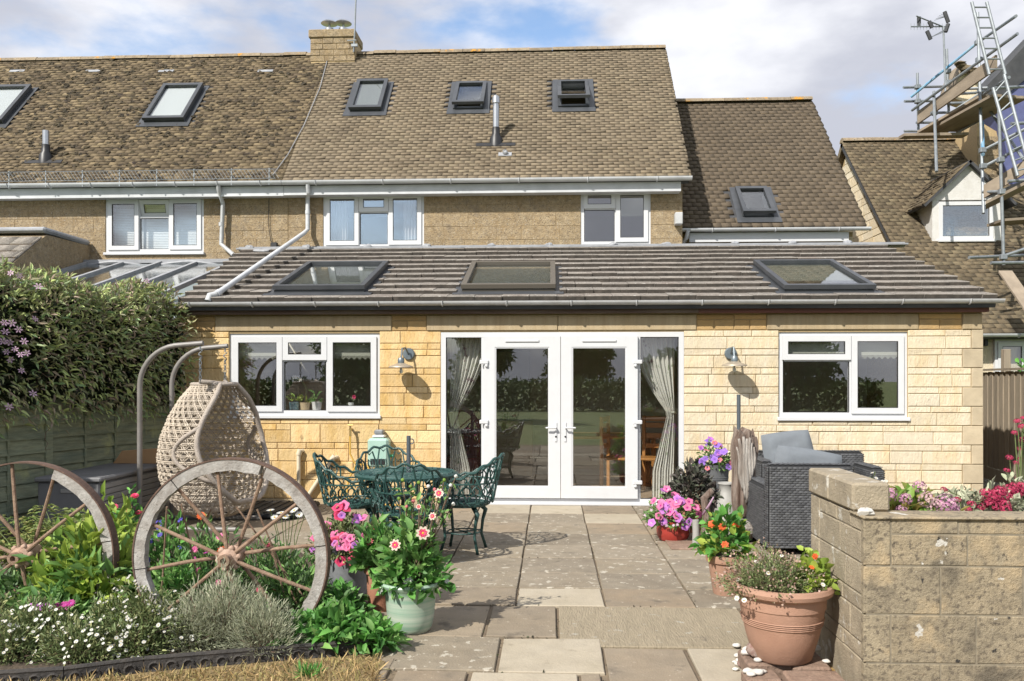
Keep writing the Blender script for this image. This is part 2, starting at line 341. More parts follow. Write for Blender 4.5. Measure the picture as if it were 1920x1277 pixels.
# ------------------------------------------------------------------ roof planes
class RP:
    def __init__(s, O, pitch, ax=Vector((1, 0, 0)), up=Vector((0, 1, 0))):
        s.O = Vector(O); s.u = ax; s.s = up*math.cos(pitch)+Vector((0, 0, math.sin(pitch))); s.n = s.u.cross(s.s).normalized(); s.p = pitch
        if s.n.z < 0: s.n = -s.n
    def T(s, p): return s.O+s.u*p[0]+s.s*p[1]+s.n*p[2]
    def loc(s, x, y, off=0):
        q = onp(x, y, s.O+s.n*off, s.n)-s.O; return q.dot(s.u), q.dot(s.s)
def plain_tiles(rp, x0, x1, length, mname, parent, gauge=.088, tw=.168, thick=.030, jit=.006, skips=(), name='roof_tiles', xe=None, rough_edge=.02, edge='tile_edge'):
    """courses of small plain tiles: real slabs, joined (each only a few pixels high)"""
    V = []; nrow = int(length/gauge); rg = RNG
    for i in range(nrow):
        s0 = i*gauge; off = (i % 2)*tw/2; a = x0 if xe is None else x0+(xe[0]-x0)*s0/length; b = x1 if xe is None else x1+(xe[1]-x1)*s0/length
        k = np.arange(int((b-a)/tw)+2); xs = a-off+k*tw; xr = xs+tw*.985
        xs = np.clip(xs, a, b); xr = np.clip(xr, a, b+rough_edge*.4*rg.random()); ok = xr-xs > .03
        sc = s0+gauge/2
        for (sx0, sx1, ss0, ss1) in skips:
            if ss0 < sc < ss1: ok &= ~((xr > sx0+.01) & (xs < sx1-.01))
        xs, xr = xs[ok], xr[ok]; n = len(xs)
        if not n: continue
        wave = .012*math.sin(i*.9)+.008*np.sin(xs*1.3+i*.15)
        ds = rg.normal(0, jit*.6, n)+wave*.35; h = thick+rg.normal(0, jit*.55, n); tl = rg.normal(0, jit*.5, n)
        z1 = thick*.35+rg.random(n)*.003; sb = s0+ds; st = s0+gauge*1.25
        def P(x, s_, z): return np.stack([x, s_+0*x, z+0*x], 1)
        V.append(np.stack([P(xs, sb, h*0+.001), P(xr, sb, h*0+.001), P(xr, sb, np.maximum(h+tl, .006)), P(xs, sb, np.maximum(h-tl, .006)), P(xs, st, z1), P(xr, st, z1), P(xr, st, z1*0), P(xs, st, z1*0)], 1))
    V = np.concatenate(V, 0); n = len(V); V = V.reshape(-1, 3)
    W = np.array(rp.O)[None]+V[:, :1]*np.array(rp.u)[None]+V[:, 1:2]*np.array(rp.s)[None]+V[:, 2:]*np.array(rp.n)[None]
    b = (np.arange(n)*8)[:, None]; Q = [(0, 1, 2, 3), (3, 2, 5, 4), (0, 3, 4, 7), (1, 6, 5, 2)]
    Fq = np.concatenate([b+np.array([q]) for q in Q], 0); org = WL[parent]
    o = link(name, npmesh(name, W-np.array(org), Fq, np.repeat([1, 0, 0, 0], n)), [mname, edge], parent, org); o['kind'] = 'stuff'; return o  # lower edges take the dark material with painted shadow line and dirt
def roof_slab(rp, x0, x1, length, parent, holes=(), th=.12, xe=None, m='felt'):
    """solid deck under the tiles with real openings for the roof windows"""
    mb = MB(rp.T); xs = sorted({x0, x1}|{h[0] for h in holes}|{h[1] for h in holes}); ss = sorted({0, length}|{h[2] for h in holes}|{h[3] for h in holes})
    for i in range(len(xs)-1):
        for j in range(len(ss)-1):
            cx, cs = (xs[i]+xs[i+1])/2, (ss[j]+ss[j+1])/2
            if any(h[0] < cx < h[1] and h[2] < cs < h[3] for h in holes): continue
            a, b, c, d = xs[i], xs[i+1], ss[j], ss[j+1]
            def k(x, s):
                if xe is None: return x
                if x == x0: return x0+(xe[0]-x0)*s/length
                if x == x1: return x1+(xe[1]-x1)*s/length
                return x
            mb.add([(k(a, c), c, -th), (k(b, c), c, -th), (k(b, d), d, -th), (k(a, d), d, -th), (k(a, c), c, 0), (k(b, c), c, 0), (k(b, d), d, 0), (k(a, d), d, 0)],
                   [(0, 3, 2, 1), (4, 5, 6, 7), (0, 1, 5, 4), (1, 2, 6, 5), (2, 3, 7, 6), (3, 0, 4, 7)])
    return mb.build('roof', m, parent)
def ridge_caps(parent, p0, p1, r=.13, L=.45, m='ridge_tile'):
    p0, p1 = Vector(p0), Vector(p1); n = max(1, round((p1-p0).length/L)); d = (p1-p0)/n
    for i in range(n):
        a = p0+d*i; b = a+d*.985; mb = MB(); V = []; dz = random.uniform(-.008, .008); r_ = r*random.uniform(.95, 1.05)
        for q in (a, b):
            for k in range(7):
                t = math.pi*k/6; V.append(q+Vector((0, -math.cos(t)*r_*1.1, math.sin(t)*r_*.75+dz-.03)))
        mb.add(V, [(k, k+1, 8+k, 7+k) for k in range(6)]+[(0, 1, 2, 3, 4, 5, 6), (13, 12, 11, 10, 9, 8, 7)]); mb.fix = True; mb.build('ridge_tile', m, parent)
def skylight(rp, pxs, parent, openang=0, m='sky_frame', glz='pane_sky', raise_=.09, blind=None, flash=True):
    """pxs: bottom-left, bottom-right, top-left pixel of the frame -> returns skip rect"""
    (u0, s0), (u1, _), (u2, s1) = [rp.loc(*q, off=raise_) for q in pxs]; fw = .055
    mb = MB(rp.T)
    for (a, b, c, d) in ((u0, u0+fw, s0, s1), (u1-fw, u1, s0, s1), (u0+fw, u1-fw, s0, s0+fw), (u0+fw, u1-fw, s1-fw, s1)): mb.box(a, b, c, d, -.1, raise_*.72)
    fr = mb.build('skylight', m, parent)
    pv = (s0+s1)/2; ca, sa = math.cos(openang), math.sin(openang)
    def TT(p):
        ds, dn = p[1]-pv, p[2]-raise_; return rp.T(Vector((p[0], pv+ds*ca+dn*sa, raise_-ds*sa*-1*-1+dn*ca+.01)))
    sb = MB(TT); e = .012
    for (a, b, c, d) in ((u0-e, u0+fw, s0-e, s1+e), (u1-fw, u1+e, s0-e, s1+e), (u0+fw, u1-fw, s0-e, s0+fw*1.1), (u0+fw, u1-fw, s1-fw*1.2, s1+e)): sb.box(a, b, c, d, raise_*.74, raise_+.03)
    sb.build('sash', m, fr)
    pb = MB(TT); pb.box(u0+fw, u1-fw, s0+fw, s1-fw, raise_*.85, raise_*.85+.006); pb.build('pane', glz, fr)
    if blind:
        b2 = MB(TT); b2.box(u0+fw, u1-fw, s0+fw+(s1-s0)*blind[0], s1-fw, raise_*.55, raise_*.55+.004); b2.build('blind', blind[1], fr)
    if flash:
        fb = MB(rp.T); fb.box(u0-.11, u1+.11, s0-.15, s0-.002, .033, .04); fb.box(u0-.10, u0-.002, s0, s1+.06, .03, .038); fb.box(u1+.002, u1+.10, s0, s1+.06, .03, .038); fb.build('flashing', 'sky_frame', fr)
    return (u0-.06, u1+.06, s0-.03, s1+.05), (u0+.02, u1-.02, s0+.02, s1-.02)

# ------------------------------------------------------------------ walls, windows
def stone_block(parent, x0, x1, z0, z1, m, Y=0., proud=.013, c=.006, T=None, name='stone', back=.03):
    j = .0035; x0 += j; x1 -= j; z0 += j; z1 -= j; p = proud*random.uniform(.75, 1.2)
    mb = MB(T); yb, y1, y0 = Y+back, Y-p+c, Y-p
    t = [random.uniform(-.003, .003) for _ in range(4)]
    mb.add([(x0, yb, z0), (x1, yb, z0), (x1, yb, z1), (x0, yb, z1), (x0, y1, z0), (x1, y1, z0), (x1, y1, z1), (x0, y1, z1),
            (x0+c, y0+t[0], z0+c), (x1-c, y0+t[1], z0+c), (x1-c, y0+t[2], z1-c), (x0+c, y0+t[3], z1-c)],
           [(0, 1, 5, 4), (1, 2, 6, 5), (2, 3, 7, 6), (3, 0, 4, 7), (4, 5, 9, 8), (5, 6, 10, 9), (6, 7, 11, 10), (7, 4, 8, 11), (8, 9, 10, 11)])
    return mb.build(name, m, parent)
def course(parent, x0, x1, z0, z1, m, jump, Y=0., T=None, thin=.078, lo=.28, hi=.62, **kw):
    """one band: thin + thick course, with a few stones through both"""
    h = z1-z0
    if h < .05: return
    if h < .14: return split(parent, x0, x1, z0, z1, m, Y, T, lo, hi, **kw)
    x = x0
    while x < x1-.02:
        jn = random.random() < jump
        w_ = random.uniform(.3, .45) if jn else random.uniform(.9, 1.8)
        if x1-x-w_ < .3: w_ = x1-x
        if jn: stone_block(parent, x, x+w_, z0, z1, m, Y, T=T, **kw)
        else:
            flip = random.random() < .3 if jump else False
            zt = z0+thin if flip else z1-thin
            split(parent, x, x+w_, z0, zt, m, Y, T, lo, hi, **kw); split(parent, x, x+w_, zt, z1, m, Y, T, lo, hi, **kw)
        x += w_
def split(parent, x0, x1, z0, z1, m, Y, T, lo, hi, **kw):
    x = x0
    while x < x1-.005:
        w_ = random.uniform(lo, hi)
        if x1-x-w_ < lo*.6: w_ = x1-x
        stone_block(parent, x, x+w_, z0, z1, m, Y, T=T, **kw); x += w_
def window(parent, x0, x1, z0, z1, Y, lights, sill=True, fw=.055, m='upvc', pane='pane', name='window', sillout=.07):
    """lights: (fx0, fx1, fz0, fz1, casement?, tilt) in fractions of the inside; builds frame with bars, sashes and panes"""
    mb = MB(); d0, d1 = Y-.01, Y+.06
    mb.box(x0, x0+fw, d0, d1, z0, z1); mb.box(x1-fw, x1, d0, d1, z0, z1); mb.box(x0+fw, x1-fw, d0, d1, z0, z0+fw); mb.box(x0+fw, x1-fw, d0, d1, z1-fw, z1)
    ix0, ix1, iz0, iz1 = x0+fw, x1-fw, z0+fw, z1-fw; b = fw*.55; done = set()
    for (a, c, e, f, k, *tl) in lights:
        X0, X1, Z0, Z1 = ix0+(ix1-ix0)*a, ix0+(ix1-ix0)*c, iz0+(iz1-iz0)*e, iz0+(iz1-iz0)*f
        if a > 0 and ('v', a) not in done: mb.box(X0-b/2, X0+b/2, d0+.002, d1-.002, iz0, iz1); done.add(('v', a))
        if e > 0 and (a, e) not in done: mb.box(X0+b/2, X1-b/2, d0+.004, d1-.004, Z0-b/2, Z0+b/2); done.add((a, e))
    fr = mb.build(name, m, parent)
    for (a, c, e, f, k, *tl) in lights:
        X0, X1, Z0, Z1 = ix0+(ix1-ix0)*a, ix0+(ix1-ix0)*c, iz0+(iz1-iz0)*e, iz0+(iz1-iz0)*f
        X0 += b/2 if a > 0 else 0; X1 -= b/2 if c < 1 else 0; Z0 += b/2 if e > 0 else 0; Z1 -= b/2 if f < 1 else 0
        ang = tl[0] if tl else 0
        def T(p, Z1=Z1, ang=ang):
            dz, dy = p[2]-Z1, p[1]-Y; return Vector((p[0], Y+dy*math.cos(ang)+dz*math.sin(ang), Z1+dz*math.cos(ang)-dy*math.sin(ang)))
        if k:
            s = MB(T); q = .058; lp = .012; y0_, y1_ = Y-.032, Y-.0115
            s.box(X0-lp, X0+q, y0_, y1_, Z0-lp, Z1+lp); s.box(X1-q, X1+lp, y0_, y1_, Z0-lp, Z1+lp); s.box(X0+q, X1-q, y0_, y1_, Z0-lp, Z0+q); s.box(X0+q, X1-q, y0_, y1_, Z1-q, Z1+lp); s.build('sash', m, fr)
            g = MB(T); g.box(X0+q-.01, X1-q+.01, Y-.019, Y-.014, Z0+q-.01, Z1-q+.01); g.build('pane', pane, fr)
            g = MB(T)
            for (p0, p1, p2, p3) in ((X0+q, X0+q+.008, Z0+q, Z1-q), (X1-q-.008, X1-q, Z0+q, Z1-q), (X0+q+.008, X1-q-.008, Z0+q, Z0+q+.008), (X0+q+.008, X1-q-.008, Z1-q-.008, Z1-q)): g.box(p0, p1, Y-.027, Y-.0195, p2, p3)
            g.build('seal', 'rubber', fr)
        else:
            g = MB(); g.box(X0, X1, Y+.016, Y+.021, Z0, Z1); g.build('pane', pane, fr)
            g = MB()
            for (p0, p1, p2, p3) in ((X0, X0+.007, Z0, Z1), (X1-.007, X1, Z0, Z1), (X0+.007, X1-.007, Z0, Z0+.007), (X0+.007, X1-.007, Z1-.007, Z1)): g.box(p0, p1, Y+.004, Y+.015, p2, p3)
            g.build('seal', 'rubber', fr)
    if sill:
        s = MB(); s.cbox(x0-.02, x1+.02, Y-sillout, Y+.02, z0-.045, z0-.001, .006); s.build('sill', m, fr)
    return fr
def gutter(parent, p0, p1, r=.06, m='gutter_grey', brackets=.95, cap=True):
    p0, p1 = Vector(p0), Vector(p1); L_ = (p1-p0).length; d = (p1-p0)/L_; mb = MB(); V = []
    for q in (p0, p1):
        for rr in (r, r-.006):
            for k in range(9):
                t = math.pi+math.pi*k/8; V.append(q+Vector((0, math.cos(t)*rr, math.sin(t)*rr)))
    Fs = []
    for k in range(8): Fs += [(k, k+1, 19+k, 18+k), (9+k+1, 9+k, 27+k, 27+k+1)]
    Fs += [(0, 18, 27, 9), (8, 17, 35, 26), tuple(range(9)), tuple(range(18, 27))[::-1]]
    mb.add(V, Fs); gt = mb.build('gutter', m, parent)
    n = int(L_/brackets)
    for i in range(n):
        c = p0+d*((i+.5)*L_/n); b = MB(); b.path([c+Vector((0, math.cos(math.pi+math.pi*k/8)*(r+.006), math.sin(math.pi+math.pi*k/8)*(r+.006))) for k in range(9)], .011, 4); b.build('bracket', m, gt)
    return gt
def pipe(parent, pts, r, m, name='downpipe', sockets=(), n=12):
    mb = MB(); mb.path(pts, r, n); p = mb.build(name, m, parent, smooth='auto')
    for (a, b) in sockets:
        s = MB(); s.tube(a, b, r*1.18, n); s.build('socket', m, p, smooth='auto')
    return p

# ================================================================== the house
HB = Vector((.4, 1.5, 0))
house = thing('house', HB, 'stone terraced house with long single-storey rear extension and white glazed doors', 'house')
XL, XR = atx(331, DCAM), atx(1841, DCAM)
def zx(y): return atz(y, DCAM)
WLx0, WLx1, WLz0, WLz1 = atx(430, DCAM), atx(712, DCAM), zx(779), zx(624)
WRx0, WRx1, WRz0, WRz1 = atx(1460, DCAM), atx(1702, DCAM), zx(781), zx(624)
DX0, DX1, DZ1 = atx(827, DCAM), atx(1282, DCAM), zx(623)
ZL0, ZL1 = 2.155, 2.352                                             # lintel band
# extension core walls with openings
ew = MB(); t0, t1 = 0.0, .28
for (a, b) in ((XL, WLx0), (WLx1, DX0), (DX1, WRx0), (WRx1, XR)): ew.box(a, b, t0, t1, 0, ZL0)
ew.box(WLx0, WLx1, t0, t1, 0, WLz0-.045); ew.box(WRx0, WRx1, t0, t1, 0, WRz0-.045); ew.box(DX0, DX1, t0, t1, 0, .03)
ew.box(XL, XR, t0, t1, ZL0, 2.46); ew.box(XL, XL+.25, t1, 3.2, 0, 2.46); ew.box(XR-.25, XR, t1, 3.2, 0, 2.46)
for (a, b, z) in ((WLx0, WLx1, WLz1), (WRx0, WRx1, WRz1), (DX0, DX1, DZ1)): ew.box(a, b, .002, t1, z+.001, ZL0-.001)
wall = ew.build('extension_wall', 'mortar', house)
PB = .2335
for i in range(9):
    z0 = .055+i*PB; z1 = z0+PB
    if i == 8: z1 = ZL0-.002
    for side in (0, 1):
        xa, xb = (XL, DX0) if side == 0 else (DX1, XR-(.235 if i % 2 else .13)); wx0, wx1, sz = (WLx0, WLx1, WLz0-.05) if side == 0 else (WRx0, WRx1, WRz0-.05)
        m = 'stone_warm' if side == 0 else 'stone_pale'; jp = .45 if side == 0 else .0
        if z1 <= sz: course(wall, xa, xb, z0, z1, m, jp)
        else:
            course(wall, xa, wx0, z0, z1, m, jp*.6, lo=.25); course(wall, wx1, xb, z0, z1, m, jp*.6, lo=.25)
            if sz-z0 > .05: course(wall, wx0, wx1, z0, sz, m, 0)
    q = .235 if i % 2 else .13
    stone_block(wall, XR-q, XR+.012, z0, z1, 'quoin', name='quoin', proud=.02)
stone_block(wall, XL, DX0, -.02, .053, 'lintel', proud=.03, name='plinth'); stone_block(wall, DX1, XR, -.02, .053, 'lintel', proud=.03, name='plinth'); stone_block(wall, DX0, DX1, -.02, .028, 'stone_brown', proud=.05, name='plinth')
ed = [331, 404, 735, 800, 1046, 1306, 1376, 1437, 1722, 1803, 1841]
for k in range(len(ed)-1):
    a, b = atx(ed[k], DCAM), atx(ed[k+1], DCAM); brown = k in (0, 2, 5, 6, 8)
    if brown:
        mid = (a+b)/2+random.uniform(-.05, .05)
        for (p, q, r, s) in ((a, mid, ZL0, ZL0+.13), (mid, b, ZL0, ZL0+.13), (a, b, ZL0+.13, ZL1)): stone_block(wall, p, q, r, s, 'stone_brown', proud=.012)
    else: stone_block(wall, a, b, ZL0, ZL1, 'lintel', proud=.022, name='lintel')
# fascia and gutter of the extension
fx = atx(1310, 10.2)
mb = MB(); mb.box(XL-.1, fx, -.13, -.02, 2.362, 2.455); mb.build('fascia', 'fascia_wood', house)
mb = MB(); mb.box(fx+.003, XR+.02, -.13, -.02, 2.360, 2.455); mb.build('fascia', 'fascia_red', house)
gutter(house, (XL-.12, -.21, 2.505), (XR+.14, -.21, 2.505), r=.052, brackets=.78)
# extension roof
ER = RP((0, -.22, 2.50), math.atan2(3.70-2.50, 3.30+.22)); EL = math.hypot(1.2, 3.52)
sk1 = skylight(ER, ((513, 541), (681, 541), (566, 495)), house, 0, blind=(.12, 'blind_sky'))
sk2 = skylight(ER, ((866, 539), (1040, 539), (884, 495)), house, 0, m='sky_frame_bronze', blind=(.15, 'blind_sky'))
sk3 = skylight(ER, ((1472, 540), (1642, 540), (1433, 492)), house, 0, blind=(.3, 'blind_green'))
EXL0, EXL1, EXR = -4.62, -5.12, XR+.06
roof_e = roof_slab(ER, EXL0, EXR, EL, house, [s[1] for s in (sk1, sk2, sk3)], xe=(EXL1, EXR), th=.1)
CE = RP(ER.T(Vector((0, .56, -.125))), ER.p); roof_slab(CE, XL+.26, XR-.26, EL-.8, house, [(s[1][0], s[1][1], max(.01, s[1][2]-.56), s[1][3]-.56) for s in (sk1, sk2, sk3)], th=.02, m='ceiling_white').name = 'ceiling'
NT = 11; gz = EL/NT; tw = .335
TILE = {}
def conc_tile(wd):
    key = round(wd, 3)
    if key in TILE: return TILE[key]
    mb = MB(); g0 = gz*1.06
    V = [(0, 0, .004), (wd, 0, .004), (wd, 0, .058), (0, 0, .058), (wd, g0, .012), (0, g0, .012), (wd, .012, .064), (0, .012, .064), (0, g0, 0), (wd, g0, 0)]
    mb.add(V, [(3, 2, 6, 7), (7, 6, 4, 5), (0, 3, 7, 5, 8), (1, 9, 4, 6, 2)]); mb.f.append((0, 1, 2, 3)); mb.mi.append(1)  # front face uses the painted shadow-line colour
    TILE[key] = mb.mesh('roof_tile', (0, 0, 0)); TILE[key].materials.append(MATS['tile_concrete']); TILE[key].materials.append(MATS['tile_edge_shade_grey']); return TILE[key]
basis = Matrix((ER.u, ER.s, ER.n)).transposed().to_4x4()
for i in range(NT):
    s0 = i*gz; a = EXL0+(EXL1-EXL0)*s0/EL; x = a-(i % 2)*tw/2
    while x < EXR:
        p0, p1 = max(x, a+random.uniform(-.04, .03)), min(x+tw, EXR); segs = [(p0, p1)]
        for sk in (sk1, sk2, sk3):
            b = sk[0]
            if b[2] < s0+gz*.5 < b[3]:
                ns = []
                for (q0, q1) in segs:
                    if q1 <= b[0] or q0 >= b[1]: ns.append((q0, q1))
                    else:
                        if q0 < b[0]: ns.append((q0, b[0]))
                        if q1 > b[1]: ns.append((b[1], q1))
                segs = ns
        for (q0, q1) in segs:
            if q1-q0 < .05: continue
            wd = round((q1-q0)-.006, 2); o = bpy.data.objects.new('roof_tile', conc_tile(wd)); COL.objects.link(o); o.parent = roof_e
            P = ER.T(Vector((q0+.003, s0+random.uniform(-.012, .012), random.uniform(.0, .006))))
            o.matrix_local = Matrix.Translation(P-WL[roof_e]) @ basis @ Matrix.Rotation(random.uniform(-.012, .012), 4, 'Z')
        x += tw
mb = MB(); mb.box(-5.15, 5.62, 3.18, 3.299, 3.66, 3.735); mb.box(-5.15, 5.62, 3.05, 3.18, 3.675, 3.70); mb.build('flashing', 'lead', house)
for x in np.arange(-4.9, 5.6, .97):
    mb = MB(); mb.blob((x+random.uniform(-.1, .1), 3.16, 3.72), .055, int(x*10), sq=(1.4, .8, .7)); mb.build('lead_clip', 'lead', house)
mb = MB(ER.T); u_, s_ = ER.loc(492, 475); mb.blob((u_, s_, .05), .1, 3, sq=(1.6, .6, .3)); mb.build('lead_cap', 'lead', house)

# French doors
door = MB(); fw = .062; Y0 = -.012
door.box(DX0, DX0+fw, Y0, .07, .03, DZ1); door.box(DX1-fw, DX1, Y0, .07, .03, DZ1); door.box(DX0+fw, DX1-fw, Y0, .07, DZ1-fw, DZ1); door.box(DX0+fw, DX1-fw, Y0, .07, .03, .075)
m0, m1, mm = atx(906, DCAM), atx(1197, DCAM), atx(1051, DCAM)
sw = .045
door.box(m0-sw/2, m0+sw/2, Y0+.002, .068, .075, DZ1-fw); door.box(m1-sw/2, m1+sw/2, Y0+.002, .068, .075, DZ1-fw)
df = door.build('door_frame', 'upvc', house)
for (a, b) in ((DX0+fw, m0-sw/2), (m1+sw/2, DX1-fw)):
    g = MB(); g.box(a, b, .02, .026, .075, DZ1-fw); g.build('pane', 'pane_door', df)
    g = MB()
    for (p0, p1, p2, p3) in ((a, a+.008, .075, DZ1-fw), (b-.008, b, .075, DZ1-fw), (a+.008, b-.008, .075, .083), (a+.008, b-.008, DZ1-fw-.008, DZ1-fw)): g.box(p0, p1, .006, .019, p2, p3)
    g.build('seal', 'rubber', df)
s = MB(); s.cbox(DX0-.02, DX1+.02, -.09, .0, .0, .029, .006); s.build('door_sill', 'upvc', df)
for k, (a, b) in enumerate(((m0+sw/2-.008, mm-.003), (mm+.003, m1-sw/2+.008))):
    lf = MB(); q = .135; zb, zt = .085, DZ1-fw+.012; y0_, y1_ = -.052, -.0125
    lf.box(a, a+q, y0_, y1_, zb, zt); lf.box(b-q, b, y0_, y1_, zb, zt); lf.box(a+q, b-q, y0_, y1_, zb, zb+q); lf.box(a+q, b-q, y0_, y1_, zt-q, zt)
    dl = lf.build('door', 'upvc', house)
    bd = MB(); e = .016
    for (p0, p1, p2, p3) in ((a+q, a+q+e, zb+q, zt-q), (b-q-e, b-q, zb+q, zt-q), (a+q+e, b-q-e, zb+q, zb+q+e), (a+q+e, b-q-e, zt-q-e, zt-q)): bd.box(p0, p1, -.046, -.02, p2, p3)
    bd.build('glazing_bead', 'upvc', dl)
    g = MB(); g.box(a+q+.012, b-q-.012, -.034, -.028, zb+q+.012, zt-q-.012); g.build('pane', 'pane_door', dl)
    v = MB(); c = (a+b)/2; v.cbox(c-.21, c+.21, -.066, -.051, zt-.075, zt-.045, .006); v.build('trickle_vent', 'upvc', dl)
    hx = b-.055 if k == 0 else a+.055; sg = -1 if k == 0 else 1
    h = MB(); h.cbox(hx-.015, hx+.015, -.062, -.051, .78, 1.02, .005); h.tube((hx, -.062, .955), (hx, -.105, .955), .009); h.path([(hx, -.105, .955), (hx+sg*.06, -.108, .957), (hx+sg*.125, -.105, .955)], .0105, 8)
    hd = h.build('door_handle', 'upvc', dl)
    kh = MB(); kh.tube((hx, -.0622, .845), (hx, -.066, .845), .012, 10); kh.build('lock', 'black_plastic', hd)
    ex = a if k == 0 else b
    for hz in (.28, 1.02, 1.76):
        hg = MB(); hg.cbox(ex-.055, ex+.055, -.075, -.0525, hz-.02, hz+.03, .007); hg.cbox(ex-sg*.03-.018, ex-sg*.03+.018, -.08, -.0535, hz-.055, hz-.021, .006); hg.build('hinge', 'upvc', dl)
# extension windows
WIN = [(0, .345, 0, 1, 1), (.345, .66, 0, .69, 0), (.345, .66, .69, 1, 1), (.66, 1, 0, 1, 1)]
window(house, WLx0, WLx1, WLz0, WLz1, .03, WIN)
window(house, WRx0, WRx1, WRz0, WRz1, .03, [(0, .57, 0, .69, 0), (0, .57, .69, 1, 1), (.57, 1, 0, 1, 1)])

# ------------------------------------------------ main two-storey part
YM = 3.3; PIT = math.atan2(3.2, 2.95)
HXL, HXR = -4.36, 2.13; ZE = 4.72
MR = RP((0, 3.0, 4.76), PIT); ML = math.hypot(3.2, 2.95)
def wz(y): return atz(y, DCAM+YM)
def wx(x): return atx(x, DCAM+YM)
U1 = (wx(606), wx(795), wz(462), wz(357)); U2 = (wx(1089), wx(1220), wz(460), wz(355))
NW = (wx(198), wx(382), wz(468), wz(362))
def wall_with_holes(x0, x1, z0, z1, y0, y1, holes, mname, parent, name):
    mb = MB(); xs = sorted({x0, x1}|{h[0] for h in holes}|{h[1] for h in holes})
    for i in range(len(xs)-1):
        a, b = xs[i], xs[i+1]; hs = [h for h in holes if h[0] < (a+b)/2 < h[1]]
        if hs: mb.box(a, b, y0, y1, z0, hs[0][2]); mb.box(a, b, y0, y1, hs[0][3], z1)
        else: mb.box(a, b, y0, y1, z0, z1)
    return mb.build(name, mname, parent)
def upper_blocks(parent, x0, x1, z0, z1, holes, m='upper_stone', Y=YM, ch=.222, T=None):
    z = z0; k = 0
    while z < z1-.04:
        zt = min(z+(ch if k % 3 else ch*.62), z1); k += 1; iv = [(x0, x1)]
        for h in holes:
            if h[2] < zt-.02 and h[3] > z+.02: iv = [s for (a, b) in iv for s in (((a, h[0]), (h[1], b)) if a < h[0] and b > h[1] else ((a, b),))]
        for (a, b) in iv:
            x = a
            while x < b-.01:
                w_ = random.uniform(.3, .65)
                if b-x-w_ < .2: w_ = b-x
                stone_block(parent, x, x+w_, z, zt, m, Y, proud=.005, c=.003, T=T); x += w_
        z = zt
mw = wall_with_holes(HXL, HXR, 2.6, ZE, YM, YM+.3, [U1, U2], 'mortar_upper', house, 'main_wall')
upper_blocks(mw, HXL, HXR, 3.70, ZE, [U1, U2])
gb = MB(); gb.prism([(HXR, YM+.3, 0), (HXR, 9.1, 0), (HXR, 9.1, ZE), (HXR, 6.1, 7.85), (HXR, YM+.3, ZE)], (-.3, 0, 0)); gb.build('gable_wall', 'upper_stone', house)
gb = MB(); gb.box(HXL, HXR-.3, 8.8, 9.1, 0, ZE); gb.build('back_wall', 'upper_stone', house)
window(house, *U1, YM+.02, [(0, .345, 0, 1, 1), (.345, .66, 0, .66, 0), (.345, .66, .66, 1, 1), (.66, 1, 0, 1, 1)], sill=False, pane='pane_upper')
window(house, *U2, YM+.02, [(0, .5, 0, .66, 0), (0, .5, .66, 1, 1), (.5, 1, 0, 1, 1)], sill=False, pane='pane_upper')
mb = MB(); mb.box(HXL+.002, HXR-.06, 3.06, 3.1, 4.555, 4.715); mb.build('fascia', 'upvc_dirty', house)
mb = MB(); mb.box(HXL+.002, HXR-.06, 3.1, YM-.012, 4.56, 4.58); mb.build('soffit', 'upvc_dirty', house)
gutter(house, (HXL+.003, 2.985, 4.765), (HXR+.1, 2.985, 4.765), r=.06, m='upvc_dirty')
m1_ = skylight(MR, ((655, 204), (713, 204), (672, 152)), house, 0, blind=(.0, 'blind_sky'))
m2_ = skylight(MR, ((849, 200), (906, 200), (858, 151)), house, R(7))
m3_ = skylight(MR, ((1047, 196), (1105, 196), (1049, 147)), house, R(16))
MH = [m1_, m2_, m3_]
roof_m = roof_slab(MR, HXL, HXR+.06, ML, house, [s[1] for s in MH])
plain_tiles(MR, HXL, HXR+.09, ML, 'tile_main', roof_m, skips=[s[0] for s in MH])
bk = RP((0, 9.2, 4.76), PIT, up=Vector((0, -1, 0))); roof_slab(bk, HXL, HXR+.06, ML, house, m='tile_main')
ridge_caps(roof_m, (HXL, 6.0, 7.97), (HXR+.09, 6.0, 7.99))
def flue(parent, rp, xy, h, r=.055, m='steel', cap=True):
    u_, s_ = rp.loc(*xy); b = rp.T(Vector((u_, s_, 0))); f = MB(); f.tube(b-Vector((0, 0, .1)), b+Vector((0, 0, h)), r, 14); fl = f.build('flue_pipe', m, parent, smooth='auto')
    c = MB(); c.lathe([(r*2.2, -.1), (r*1.9, .08), (r*1.25, .14), (r*1.15, .26), (0, .26)], b, 14); c.build('flue_collar', 'black_plastic', fl, smooth='auto')
    q = MB(rp.T); q.box(u_-.33, u_+.33, s_-.14, s_-.05, .02, .034); q.build('flashing', 'rubber', fl)
    if cap:
        t = MB(); t.lathe([(r*.9, h), (r*.9, h+.05), (r*1.25, h+.05), (r*1.1, h+.16), (0, h+.2)], b, 14); t.build('flue_cap', m, fl, smooth='auto')
flue(house, MR, (930, 268), .62)
mb = MB(MR.T); u_, s_ = MR.loc(947, 294); mb.box(u_-.11, u_+.11, s_-.02, s_+.08, .02, .035); mb.blob((u_, s_+.05, .05), .05, 5); mb.build('roof_vent', 'lead', house)
